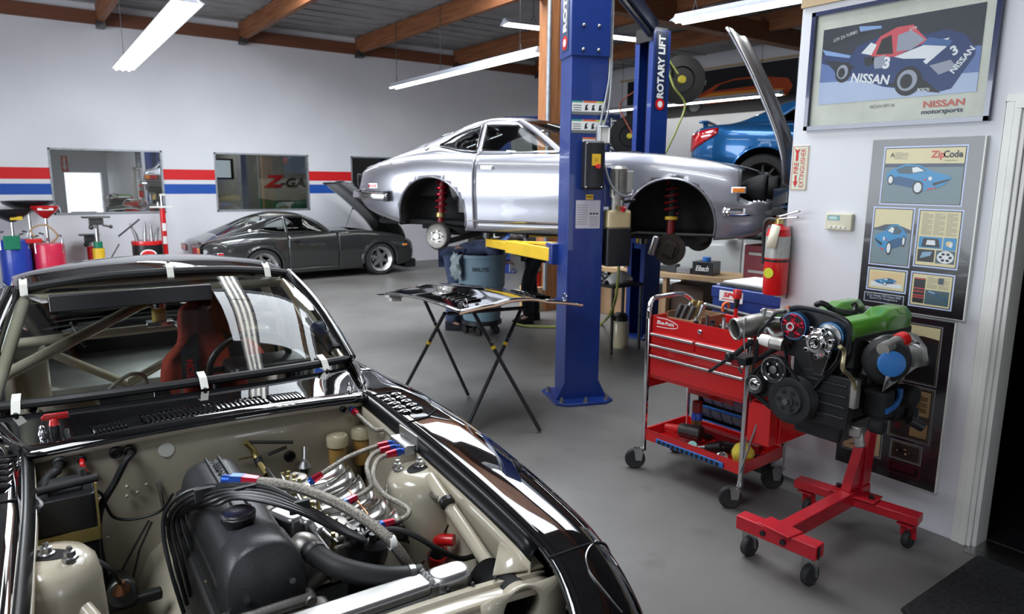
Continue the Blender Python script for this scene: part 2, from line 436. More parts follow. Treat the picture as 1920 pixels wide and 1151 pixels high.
# ceiling with a skylight opening, then unseen openings added for fill light
SKY = [(1.75, 5.0, 2.8, 5.5), (-3.2, -.7, -.2, 2.3), (1.75, 3.62, 6.8, 10.2), (4.0, 5.8, 6.2, 8.6)]
cb = MB()
xs = sorted({XL-.15, XS+.15} | {a for s in SKY for a in s[:2]}); ys = sorted({YF-.15, YB+.15} | {a for s in SKY for a in s[2:]})
for i in range(len(xs)-1):
    for j in range(len(ys)-1):
        cx, cy = (xs[i]+xs[i+1])/2, (ys[j]+ys[j+1])/2
        if not any(s[0] < cx < s[1] and s[2] < cy < s[3] for s in SKY): cb.bb((xs[i], ys[j], ZC), (xs[i+1], ys[j+1], ZC+.08))
struct(cb.build('ceiling', 'roof_deck', ang=0))
rb = MB()
y = YF + .3
while y < YB:
    if not any(s[2]-.1 < y < s[3]+.1 for s in SKY): rb.bb((XL, y, ZC-.018), (XS, y+.03, ZC))
    y += .42
struct(rb.build('ceiling_ribs', 'roof_deck', ang=0))
BX = [-4.9, -2.8, -.62, 1.58, 3.79, 6.0, 8.24, 10.45]
for x in BX:
    bm_ = MB().bb((x-.045, YF, 4.16), (x+.045, YB, ZC-.02))
    o = struct(bm_.build('ceiling_beam', 'wood_beam', ang=0))
    MB().tube([(x+.07, YF, ZC-.05), (x+.07, YB-.02, ZC-.05)], .035, 8).build('pipe_insulation', 'galvanized', o)
    MB().bb((x-.06, YB-.22, 4.08), (x+.06, YB-.005, 4.2)).build('beam_hanger', 'dark_steel', o, ang=0)
struct(MB().bb((XL, YB-.07, 4.14), (XS, YB, 4.34)).build('trim_3', mat('wood_ledger', (.17, .06, .03), .6, scale=3, stretch=(.5, 8, 8)), ang=0))
po = struct(MB().bb((5.86, 7.36, 0), (6.02, 7.58, 4.3)).bb((6.03, 7.38, 0), (6.14, 7.56, 4.3)).build('post', 'wood_post', ang=0, bev=.006))
MB().tube([(5.82, 7.32, .3), (5.82, 7.32, 4.2)], .028, 10).build('conduit', 'galvanized', po)
struct(MB().bb((XR+.13, 7.36, 4.0), (XS, 7.56, 4.28)).build('girder', 'wood_beam', ang=0))

# ================================================================ daylight
def area(name, loc, rot, sx, sy, power, col):
    L = bpy.data.lights.new(name, 'AREA'); L.shape = 'RECTANGLE'; L.size = sx; L.size_y = sy; L.energy = power; L.color = col
    o = bpy.data.objects.new(name, L); COL.objects.link(o); o.location = loc; o.rotation_euler = rot; return o
DAY = (.87, .935, 1.)
area('skylight_and_fill', (3.37, 4.15, ZC+.25), (0, 0, 0), 3.2, 2.65, 250, DAY)
area('skylight_and_fill', (-1.95, 1.05, ZC+.25), (0, 0, 0), 2.3, 2.3, 240, DAY)  # added fill from overhead to brighten the engine bay, not a known skylight
area('skylight_and_fill', (2.68, 8.5, ZC+.25), (0, 0, 0), 1.8, 3.3, 420, DAY)  # unseen overhead fill, added to lift the middle floor and back wall
area('skylight_and_fill', (4.9, 7.4, ZC+.25), (0, 0, 0), 1.7, 2.3, 260, DAY)  # further overhead fill added out of view for the back half
area('doorway_daylight', (XL-.3, 6.1, 1.75), (0, -PI/2, 0), 3.4, 6.9, 560, DAY)
area('doorway_daylight', (-3.8, YF-.3, 1.3), (PI/2, 0, 0), 2.3, 2.5, 60, DAY)
area('doorway_daylight', (2.85, YF-.3, .95), (PI/2, 0, 0), 1.25, 1.85, 25, DAY)
area('office_light', (3., YB+1.6, 2.9), (0, 0, 0), 5., 1., 90, (1., .97, .9))
w = bpy.data.worlds.new('sky'); SC.world = w; w.use_nodes = True
bg = w.node_tree.nodes['Background']; bg.inputs[0].default_value = (.80, .88, 1., 1); bg.inputs[1].default_value = 1.2

# ================================================================ fluorescent lights
def fluor(p, q, label, hang, width=.2, ntube=2):
    p, q = V(p), V(q); d = (q-p).normalized(); L = (q-p).length; sd = d.cross(V((0, 0, 1))).normalized(); up = sd.cross(d)
    t = thing('fluorescent_light', label, 'ceiling light', tuple((p+q)/2), 0., 'hanging fluorescent lights')
    b = MB()
    h = width/2
    prof = [(-h, -.01), (-h*.45, .035), (-h*.3, .07), (h*.3, .07), (h*.45, .035), (h, -.01), (h-.006, -.012), (h*.42, .028), (-h*.42, .028), (-h+.006, -.012)]
    b.prism(prof, p, sd, up, d*L).build('reflector', 'fixture_white', t, ang=0, w=True)
    ks = [-.055, .055] if ntube == 2 else [-.08, 0., .08]
    for k in ks:
        for a, e in ((.03, L/2-.02), (L/2+.02, L-.03)):
            MB().cyl(p+d*a+sd*k-up*.008, p+d*e+sd*k-up*.008, .019, n=10).build('tube', 'tube_light', t, w=True)
    for a in (0, L/2, L-.02):
        MB().prism([(-h*.7, -.01), (-h*.4, .03), (h*.4, .03), (h*.7, -.01)], p+d*a, sd, up, d*.02).build('end_cap', 'fixture_white', t, ang=0, w=True)
    for a in hang:
        s0 = p+d*(a*L)+up*.07
        MB().tube([s0 - d*.04, s0+V((0, 0, .1)), V((s0.x, s0.y, ZC))], .005, 6).tube([s0 + d*.04, s0+V((0, 0, .1))], .004, 6).build('hanging_chain', 'dark_steel', t, w=True)
    return t
fluor((1.6, 11.75, 3.25), (1.6, 7.40, 3.36), 'bright fluorescent light hanging at the upper left, far from the lift', (.05, .92), width=.30, ntube=3)
fluor((5.93, 11.95, 3.36), (5.93, 7.66, 3.40), 'long fluorescent light hanging above the silver car, left of the wooden post', (.04, .40, .9), width=.22)
fluor((5.97, 5.35, 3.40), (5.97, 1.5, 3.30), 'long fluorescent light running behind the top of the white partition', (.06, .9), width=.26)
fluor((6.3, 9.0, 4.02), (8.75, 8.62, 4.02), 'fluorescent light close under the glowing wooden ceiling beams', (.2, .8), width=.30)
fluor((12.1, 12.9, 3.40), (12.1, 8.2, 3.38), 'fluorescent light hanging in front of the dark car banner', (.1, .9), width=.24)
fluor((1.65, 6.3, 3.36), (1.65, 2.1, 3.36), 'overhead fluorescent light that shows only as a bright bar mirrored in the race car windscreen', (.08, .92), width=.30, ntube=3)
# ================================================================ car bodies (local axes: x forward, y to the car's left, z up, origin on the ground between the axles)
S30 = dict(
    ax=1.1525, rw=.315, arch=.38, archz=.315, u0=-2.13, u1=1.95,
    vmax=[(-2.13,.60),(-2.05,.66),(-1.85,.73),(-1.6,.775),(-1.15,.81),(-.6,.803),(0,.798),(.6,.80),(1.15,.812),(1.4,.812),(1.6,.812),(1.75,.80),(1.88,.77),(1.95,.70)],
    ztop=[(-2.13,.70),(-2.05,.765),(-1.85,.83),(-1.6,.875),(-1.3,.905),(-1.0,.915),(-.6,.905),(0,.905),(.4,.91),(.63,.918),(.95,.905),(1.27,.87),(1.54,.825),(1.7,.78),(1.85,.70),(1.95,.62)],
    zr=[(-2.13,.44),(-2.0,.36),(-1.8,.30),(-1.5,.235),(-1,.19),(1.0,.19),(1.5,.2),(1.8,.24),(1.95,.33)],
    v8=[(-2.13,.50),(-2.05,.54),(-1.85,.585),(-1.6,.62),(-1.3,.66),(-1.0,.70),(-.6,.705),(-.33,.70),(0,.695),(.15,.68),(.40,.615),(.60,.535),(.95,.53),(1.27,.54),(1.54,.555),(1.70,.565),(1.85,.53),(1.95,.45)],
    gu0=-.33, gu1=-2.05, hu=-.27,
    a0v=[(-2.05,.54),(-1.85,.585),(-1.6,.62),(-1.3,.66),(-1.0,.70),(-.6,.705),(-.33,.70)],
    a0z=[(-2.05,.785),(-1.85,.845),(-1.6,.888),(-1.3,.915),(-1.0,.922),(-.6,.91),(-.33,.91)],
    a1v=[(-2.05,.535),(-1.5,.575),(-1.25,.618),(-1.13,.638),(-.85,.68),(-.6,.697),(-.33,.692)],
    a1z=[(-2.05,.79),(-1.5,.935),(-1.25,.975),(-1.13,.985),(-.88,.945),(-.6,.928),(-.33,.925)],
    a2v=[(-2.05,.53),(-1.5,.565),(-1.25,.605),(-1.13,.628),(-.98,.585),(-.8,.575),(-.6,.565),(-.33,.547)],
    a2z=[(-2.05,.795),(-1.5,.945),(-1.25,.99),(-1.13,1.003),(-.98,1.085),(-.8,1.145),(-.6,1.188),(-.33,1.18)],
    a3v=[(-2.05,.47),(-1.4,.475),(-1.2,.49),(-1.07,.50),(-.95,.51),(-.8,.52),(-.6,.528),(-.33,.522)],
    a3z=[(-2.05,.805),(-1.7,.915),(-1.4,1.015),(-1.2,1.075),(-1.07,1.115),(-.95,1.16),(-.8,1.205),(-.6,1.238),(-.33,1.215)],
    zc=[(-2.05,.825),(-1.75,.94),(-1.5,1.045),(-1.2,1.17),(-.95,1.245),(-.7,1.28),(-.5,1.277),(-.27,1.243)],
    qw=(-.70,-1.13), dw=(-.33,-.66), hg=(-.98,-1.80),
    wb=[(.30,0,.955),(.285,.25,.952),(.235,.48,.942),(.13,.665,.92)],      # windscreen base, centre to corner
    door=(.30,-.68), roofz=.95)
COUPE = dict(
    ax=1.425, rw=.335, arch=.37, archz=.345, u0=-2.3, u1=2.28,
    vmax=[(-2.3,.66),(-2.2,.78),(-2.0,.85),(-1.43,.905),(-.7,.885),(0,.88),(.8,.885),(1.43,.90),(1.8,.86),(2.1,.75),(2.28,.55)],
    ztop=[(-2.3,.90),(-2.2,.95),(-1.9,.985),(-1.4,.975),(-.7,.945),(0,.93),(.8,.93),(1.2,.90),(1.6,.83),(2.0,.72),(2.28,.6)],
    zr=[(-2.3,.34),(-2.0,.25),(-1.4,.2),(1.4,.2),(2.0,.2),(2.28,.25)],
    v8=[(-2.3,.56),(-2.2,.64),(-1.9,.70),(-1.4,.75),(-.7,.77),(0,.77),(.5,.76),(.8,.70),(1.4,.68),(2.0,.6),(2.28,.45)],
    gu0=-.1, gu1=-2.2, hu=.0,
    a0v=[(-2.2,.64),(-1.9,.70),(-1.4,.75),(-.7,.77),(-.1,.77)], a0z=[(-2.2,.955),(-1.9,.99),(-1.4,.98),(-.7,.95),(-.1,.94)],
    a1v=[(-2.2,.62),(-1.7,.66),(-1.3,.71),(-.7,.745),(-.1,.74)], a1z=[(-2.2,.958),(-1.7,1.0),(-1.35,1.01),(-.7,.97),(-.1,.96)],
    a2v=[(-2.2,.60),(-1.7,.63),(-1.35,.68),(-1.0,.60),(-.7,.59),(-.1,.59)], a2z=[(-2.2,.962),(-1.7,1.01),(-1.35,1.03),(-1.0,1.23),(-.7,1.29),(-.1,1.28)],
    a3v=[(-2.2,.5),(-1.7,.56),(-1.2,.56),(-.7,.56),(-.1,.56)], a3z=[(-2.2,.97),(-1.8,1.02),(-1.5,1.12),(-1.2,1.24),(-.7,1.335),(-.1,1.315)],
    zc=[(-2.2,.985),(-1.9,1.03),(-1.7,1.08),(-1.3,1.25),(-.9,1.365),(-.5,1.395),(0,1.35)],
    qw=(-.72,-1.3), dw=(-.1,-.68), hg=(-1.15,-1.7),
    wb=[(.98,0,.97),(.95,.3,.965),(.85,.58,.955),(.68,.75,.945)],
    door=(.75,-.72), roofz=.95)

def wheel(root, u, v, r, wd, style, side, z=None, name='wheel'):
    """road wheel: tyre, rim and spokes, outer face towards side*y"""
    z = r if z is None else z
    T = Matrix.Translation((u, v, z)) @ (Matrix.Rotation(PI, 4, 'Z') if side < 0 else I4)
    h = wd/2; rr = r*(.74 if style == 'lip' else .70)
    t = MB(T).lathe([(rr, -h), (r*.93, -h*1.02), (r*.985, -h*.8), (r, -h*.4), (r, h*.4), (r*.985, h*.8), (r*.93, h*1.02), (rr, h), (rr, -h)], (0, 0, 0), (0, 1, 0), 36, False).build(name, 'tyre', root)
    MB(T).lathe([(rr, -h*.95), (rr*.95, -h*.8), (rr*.9, h*.3), (rr*.93, h*.8), (rr*1.0, h*.98), (rr*1.02, h*.9)] if style != 'lip' else [(rr, -h*.95), (rr*.8, -h*.8), (rr*.74, h*.25), (rr*.78, h*.45), (rr*.95, h*.9), (rr*1.03, h*1.05), (rr*1.04, h*.95)], (0, 0, 0), (0, 1, 0), 32, False).build('rim', 'aluminium' if style == 'lip' else 'dark_steel', t)
    s = MB(T)
    n = 6 if style == 'lip' else 10
    for k in range(n):
        a = 2*PI*k/n + .3; d = V((math.cos(a), 0, math.sin(a))); e = V((-math.sin(a), 0, math.cos(a)))
        wi = .030 if style == 'lip' else .012
        s.prism([(-wi*1.3, .03), (wi*1.3, .03), (wi*.8, rr*(.80 if style == 'lip' else .93)), (-wi*.8, rr*(.80 if style == 'lip' else .93))], V((0, h*(.55 if style == 'lip' else .35), 0)), e, d, V((0, -.03, 0)))
    s.lathe([(.055, h*.1), (.055, h*.42), (.035, h*.5), (.0, h*.5)], (0, 0, 0), (0, 1, 0), 16)
    s.build('spokes', 'aluminium' if style == 'lip' else 'dark_steel', t)
    MB(T).lathe([(.13, -.02), (.13, .0), (.05, .0)], (0, -.01, 0), (0, 1, 0), 24).build('brake_disc', 'steel', t)
    return t

def car(root, D, paint, vs=1., gs=1., cowl=True, hoodless=True, bucket=False, trim='chrome', doorglass=True, simple=False, glass='car_glass', interior='black_matte', noinside=False):
    """builds the painted shell, doors, glass and running gear openings; returns the surface functions"""
    def gz(z): return z if z < D['roofz'] else D['roofz'] + (z - D['roofz']) * gs
    def lower(u):
        vm = interp(D['vmax'], u)*vs; zt = interp(D['ztop'], u); zr = interp(D['zr'], u); v8 = interp(D['v8'], u)*vs
        h = zt - zr
        p5 = max(zt-.15, zr+h*.6)
        return [(vm-.10, zr-.005), (vm-.04, zr+.015), (vm-.022, zr+.11*h/.7), (vm-.012, zr+.24*h/.7), (vm, zr+.52*h), (vm-.006, p5), (vm-.035, zt-.05*h/.7), (vm-.085, zt-.004), (min(v8, vm-.1), zt)]
    NT = 4
    def LS(u, t, sg): p = catmull(lower(u), t); return V((u, sg*p[0], p[1]))
    def upper(u):
        I = lambda k: interp(D[k], u)
        a3z = gz(I('a3z')); zc = gz(I('zc'))
        return [(I('a0v')*vs, I('a0z')), (I('a1v')*vs, gz(I('a1z'))), (I('a2v')*vs, gz(I('a2z'))), (I('a3v')*vs, a3z), (.27*vs, zc-(zc-a3z)*.22), (0, zc)]
    du = D['hu'] - D['gu0']
    def US(u, t, sg):
        p = catmull(upper(u), t)
        k = max(0, 1 - (D['gu0'] - u)/.3); uu = u + du*k*min(1, max(0, (t-3)/2))**.5 if t > 3 else u
        if t > 4: p[0] = max(p[0], 0) if t < 5 else 0
        return V((uu, sg*p[0], p[1]))
    d1, d2 = D['door']; ax, ar, az = D['ax'], D['arch'], D['archz']
    # stations, with the door gaps as narrow columns
    g = .004
    us = []; u = D['u0']
    while u < D['u1'] - 1e-6: us.append(u); u += .034
    us.append(D['u1'])
    cuts = [d2-g, d2+g, d1-g, d1+g]
    us = sorted([x for x in us if all(abs(x-c) > .012 for c in cuts)] + cuts)
    ts = [i/NT for i in range(8*NT+1)]
    for sg in (1, -1):
        G = [[LS(u, t, sg) for t in ts] for u in us]
        parts = {'fender': MB(), 'door': MB(), 'quarter': MB()}
        def inside(p):
            return min(math.hypot(p.x-c, p.z-az) for c in (ax, -ax)) < ar
        ins = [[inside(p) for p in row] for row in G]
        def snap(p):
            for c in (ax, -ax):
                dx, dz = p.x-c, p.z-az; r = math.hypot(dx, dz)
                if r < ar:
                    q = ar/max(r, 1e-4); return V((c+dx*q, p.y, az+dz*q))
            return p
        for i in range(len(us)-1):
            um = (us[i]+us[i+1])/2
            gap = abs(us[i]-(d2-g)) < 1e-6 or abs(us[i]-(d1-g)) < 1e-6
            key = 'fender' if um > d1 else ('door' if um > d2 else 'quarter')
            for j in range(len(ts)-1):
                if gap and ts[j] > .9: continue
                q = [(i, j), (i+1, j), (i+1, j+1), (i, j+1)]
                if all(ins[a][b_] for a, b_ in q): continue
                P = [snap(G[a][b_]) for a, b_ in q]
                kk = key
                if key == 'door' and ts[j] < 1.6: kk = 'quarter'
                if bucket and um > 1.71 and P[0].z > .50 and P[2].z > .52: continue
                parts[kk].add(P, [(0, 1, 2, 3)])
        for k_, nm in (('fender', 'front_fender'), ('door', 'door'), ('quarter', 'rear_quarter')):
            o = parts[k_].build(nm, paint, root, ang=50, solid=.012 if not simple else 0)
            if k_ == 'door':
                hb = MB(); p = LS(d2+.14, 5.2, sg); nz = V((0, sg, 0))
                hb.rbox(p+nz*.012, (.13, .022, .034), .010)
                hb.build('door_handle', trim, o, bev=.004)
                if d2 < -.6: MB().cyl(LS(d2+.17, 4.75, sg)-nz*.004, LS(d2+.17, 4.75, sg)+nz*.006, .012).build('door_lock', trim, o)
        for c in (ax, -ax):
            L = []
            for k in range(25):
                a = math.radians(-12 + 204*k/24); x, z = c + ar*math.cos(a), az + ar*math.sin(a)
                if z < interp(D['zr'], x) + .0: continue
                lo, hi = 0., 7.
                for _ in range(22):
                    m = (lo+hi)/2
                    if LS(x, m, sg).z < z: lo = m
                    else: hi = m
                L.append(LS(x, lo, sg))
            if len(L) > 3: MB().tube(L, .010, 6).build('wheel_arch_lip', paint, root)
            w_ = MB(); n = 20; G2 = []
            for k in range(n+1):
                a = math.radians(-14 + 208*k/n); x, z = c + (ar+.004)*math.cos(a), az + (ar+.004)*math.sin(a)
                vo = interp(D['vmax'], x)*vs - .02
                G2.append([V((x, sg*v, z)) for v in (vo, vo*.8, D.get('well', .40))])
            w_.grid(G2)
            w_.poly([r[-1] for r in G2])
            w_.build('wheel_well', 'undercoat', root, solid=.004)
    # tail panel
    tl = MB(); rows = []
    e = upper(D['gu1']); NS = 12
    def up_w(f): s_ = 1 if f >= 0 else -1; return US(D['gu1'], 5*(1-abs(f)), s_)
    rows.append([up_w(f/NS) for f in range(-NS, NS+1)])
    rows.append([V((D['gu1']-.03, p.y, p.z-.012)) for p in rows[0]])
    for z in (.72, .66, .58, .50, interp(D['zr'], D['u0'])):
        if D is COUPE: z += .17 if z > .5 else .1
        tt = 8.
        while tt > .5 and LS(D['u0'], tt, 1).z > z: tt -= .05
        w0 = LS(D['u0'], tt, 1).y
        rows.append([V((D['u0']-.02*(1-(f/NS)**2), w0*f/NS, z)) for f in range(-NS, NS+1)])
    tl.grid(rows).build('tail_panel', paint, root, ang=45)
    # nose panel
    nb = MB(); rows = []
    for t in [i/2 for i in range(1, 17)]:
        p = LS(D['u1'], t, 1)
        rows.append([V((D['u1']+.06*(1-(f/8)**2), p.y*f/8, p.z)) for f in range(-8, 9)])
    if hoodless != 'open': nb.grid(rows).build('nose_panel', paint, root, ang=45)
    # floor pan
    fl = MB(); G = []
    for u in [D['u0']+.02 + k*(D['u1']-D['u0']-.04)/24 for k in range(25)]:
        w0 = min(interp(D['vmax'], u)*vs-.09, .42 if min(abs(u-ax), abs(u+ax)) < ar+.02 else 9); z = interp(D['zr'], u)
        G.append([V((u, v*w0, z)) for v in (-1, -.5, 0, .5, 1)])
    fl.grid(G).build('floor_pan', 'undercoat', root, solid=.01)
    # roof, pillars and hatch
    uu = []; u = D['gu0']
    while u > D['gu1']: uu.append(u); u -= .035
    uu.append(D['gu1'])
    for k in (D['qw'][0], D['qw'][1], D['dw'][1], D['hg'][0], D['hg'][1]):
        uu = [x for x in uu if abs(x-k) > .013] + [k]
    uu = sorted(uu, reverse=True)
    # t rows dense between named curves
    tt = [0, .5, 1, 1.25, 1.5, 1.75, 2, 2.33, 2.67, 3, 3.25, 3.5, 3.75, 4, 4.33, 4.67, 5]
    roof = MB(); qg = {1: MB(), -1: MB()}; dg = {1: MB(), -1: MB()}; hg = MB()
    for sg in (1, -1):
        G = [[US(u, t, sg) for t in tt] for u in uu]
        for i in range(len(uu)-1):
            um = (uu[i]+uu[i+1])/2
            for j in range(len(tt)-1):
                t0 = tt[j]; P = [G[i][j], G[i+1][j], G[i+1][j+1], G[i][j+1]]
                if 1 <= t0 < 2 and D['qw'][1] < um < D['qw'][0]: qg[sg].add(P, [(0, 1, 2, 3)])
                elif 1 <= t0 < 2 and um > D['dw'][1]: dg[sg].add(P, [(0, 1, 2, 3)])
                elif t0 >= 3.25 and D['hg'][1] < um < D['hg'][0]: hg.add(P, [(0, 1, 2, 3)])
                else: roof.add(P, [(0, 1, 2, 3)])
    roof.build('roof', paint, root, ang=55, solid=.012)
    hg.build('hatch_glass', glass, root)
    # A pillars and windscreen
    wb = D['wb']; cx, cv, cz = wb[-1]; cv *= vs
    for sg in (1, -1):
        hdr = US(D['gu0'], 2.6, sg); basec = V((cx, sg*cv, cz))
        ap = MB(); k = 10; L = []
        for i in range(k+1):
            f = i/k; p = basec.lerp(hdr, f) + V((0, sg*.012*math.sin(PI*f), .022*math.sin(PI*f))); L.append(p)
        ap.tube(L, [.032 - .008*(i/k) for i in range(k+1)], 10).build('windscreen_pillar', paint, root)
        # front part of the door window
        gl = dg[sg]; n = 10; R0, R1 = [], []
        u_b = cx - .02
        for i in range(n+1):
            f = i/n; ub = D['gu0'] + (u_b - D['gu0'])*f
            R0.append(V((ub, sg*(interp(D['v8'], ub)*vs-.01), interp(D['ztop'], ub)+.018)))
            a = US(D['gu0'], 2, sg); R1.append(a.lerp(V((u_b, sg*cv, cz)), f) + V((0, 0, -.012*math.sin(PI*f))))
        rows = [[a.lerp(b_, k_/4) for a, b_ in zip(R0, R1)] for k_ in range(5)]
        gl.grid(rows)
        if doorglass: gl.build('door_window', glass, root)
        qg[sg].build('quarter_window', glass, root)
        # bright window surrounds
        o_ = V((0, sg*.006, .003))
        bot = [US(u, 1, sg) + o_ for u in uu if u >= D['dw'][1]]
        top = [US(u, 2, sg) + o_ for u in uu if u >= D['dw'][1]]
        loop = R0[::-1] + bot[1:] + top[::-1] + R1[1:]
        MB().tube([p + o_*.5 for p in loop], .009, 6, closed=True).build('window_trim', trim, root)
        q0 = [US(u, 1, sg) + o_ for u in uu if D['qw'][1] <= u <= D['qw'][0]]
        q1 = [US(u, 2, sg) + o_ for u in uu if D['qw'][1] <= u <= D['qw'][0]]
        MB().tube(q0 + q1[::-1], .008, 6, closed=True).build('window_trim', trim, root)
    n = 12; NW = 16
    base = [V((x[0], x[1]*vs, x[2])) for x in wb]
    def wbase(f):
        s_ = 1 if f >= 0 else -1; p = catmull(base, abs(f)*(len(base)-1)); return V((p[0], s_*abs(p[1]), p[2]))
    def whead(f):
        s_ = 1 if f >= 0 else -1; return US(D['gu0'], 5 - 2.2*abs(f), s_) + V((.012, 0, -.004))
    W = []
    for i in range(n+1):
        q = i/n
        W.append([wbase(f/NW).lerp(whead(f/NW), q) + V((.03, 0, .035))*math.sin(PI*q)*(1-.25*abs(f/NW)) for f in range(-NW, NW+1)])
    MB().grid(W).build('windscreen', 'windscreen_glass' if glass == 'windscreen_glass' else glass, root)
    # cowl deck between bonnet and glass
    if cowl:
        ue = D.get('hood', (.66, 0))[0]
        G = []
        for q in range(7):
            q /= 6; row = []
            for f in range(-NW, NW+1):
                a = wbase(f/NW) + V((.0, 0, -.012)); s_ = f/NW
                ub = ue - .045*abs(s_)**2
                b_ = V((ub, s_*interp(D['v8'], .6)*vs, interp(D['ztop'], ub) + .03*(1-s_*s_)))
                row.append(a.lerp(b_, q) + V((0, 0, -.008*math.sin(PI*q))))
            G.append(row)
        MB().grid(G).build('cowl_panel', paint, root, solid=.01)
        # deck outside the glass corner
        for sg in (1, -1):
            G = []
            for k in range(9):
                u = cx + (ue-.05-cx)*k/8; a = LS(u, 8, sg); inn = wbase(sg*(1 - k/8*.0)).lerp(V((ue-.05, sg*interp(D['v8'], .6)*vs, interp(D['ztop'], .6))), k/8)
                G.append([a, a.lerp(inn, .5), inn])
            MB().grid(G).build('cowl_corner', paint, root, solid=.01)
    # plain dark cabin
    if not noinside:
        c = MB()
        zt = .93 if D is S30 else .98
        fu = wb[0][0]
        c.bb((-1.9 if D is S30 else -1.2, -.60*vs, .22), (fu+.05, .60*vs, .27))
        c.bb((fu-.42, -.60*vs, .60), (fu+.02, .60*vs, zt-.06)).bb((-1.95, -.52, .5), (-1.05, .52, .80 if D is S30 else .9))
        c.build('cabin_floor_and_dash', interior, root, bev=.02)
        for sg in (1, -1):
            s_ = MB(); x0 = fu-1.05
            s_.rbox((x0, sg*.36, .42), (.50, .48, .16), .06)
            s_.rbox((x0-.30, sg*.36, .72), (.55, .46, .12), .06, Matrix.Rotation(math.radians(72), 3, 'Y'))
            s_.rbox((x0-.40, sg*.36, 1.04), (.16, .26, .09), .04, Matrix.Rotation(math.radians(75), 3, 'Y'))
            s_.build('seat', 'black_plastic', root, bev=.015)
        wc = V((fu-.55, .36, .86)); e1, e2, a_ = frame(V((-1, 0, .45)))
        MB().tube([wc + (e1*math.cos(2*PI*i/24)+e2*math.sin(2*PI*i/24))*.18 for i in range(24)], .013, 8, closed=True).tube([wc-e1*.17, wc+e1*.17], .012, 6).tube([wc, wc-e2*.17], .012, 6).tube([wc, wc-V((-.3, 0, .1))], .03, 8).build('steering_wheel', 'black_plastic', root)
    return dict(LS=LS, US=US, wbase=wbase, whead=whead, lower=lower, upper=upper, gz=gz)

def hood_grid(vs=1., u0=.665, u1=1.86, crown=.03, pinch=.35):
    """bonnet skin as a grid in car axes: rear edge first"""
    G = []; n = 22; m = 26
    for i in range(n+1):
        q = i/n; row = []
        for j in range(m+1):
            f = -1 + 2*j/m
            ue = u0 - .045*f*f; uf = u1 + .10*(1 - f*f) - .02
            u = ue + (uf-ue)*q
            uq = u0 + (u1-u0)*q
            vv = (interp(S30['v8'], uq)*vs - .006)*f
            z = interp(S30['ztop'], uq) + crown*(1-f*f)*(1-.3*q)
            bulge = .030*math.exp(-((abs(f)-.0)/.30)**4)*(1-.35*q)     # long centre power bulge
            edge = -.012*abs(f)**6
            row.append(V((u, vv, z + bulge + edge)))
        G.append(row)
    return G
def heading(yaw): return yaw - PI/2
# ---------------------------------------------------------------- silver coupe on the lift
SILV = (4.634, 5.43, 1.077, .517)
sil = thing('sports_car', 'silver classic coupe raised on the blue lift with its wheels off', 'car', SILV[:3], heading(SILV[3]))
sf = car(sil, S30, 'silver_paint', bucket=True)
def s30_bonnet(root, paint, ang, vs=1., hp=(1.84, 0, .70), off=(0, 0, 0), k=1., rod=True):
    G = hood_grid(vs); hp = V(hp); off = V(off)
    # front hinged: the rear edge swings up
    R = Matrix.Rotation(math.radians(ang), 3, 'Y')
    H = [[hp + off + R @ (p - hp)*k for p in row] for row in G]
    o = MB().grid(H).build('bonnet', paint, root, ang=50, solid=.018)
    if rod:
        a = hp + off + R @ (V((.80, -.46, .84)) - hp)*k
        MB().tube([a, V((.55, -.50, .91))], .006, 6).build('bonnet_prop', 'dark_steel', root)
    return o
s30_bonnet(sil, 'silver_paint', 57, hp=(1.98, 0, .62), off=(.06, 0, -.12), k=1.08, rod=False)
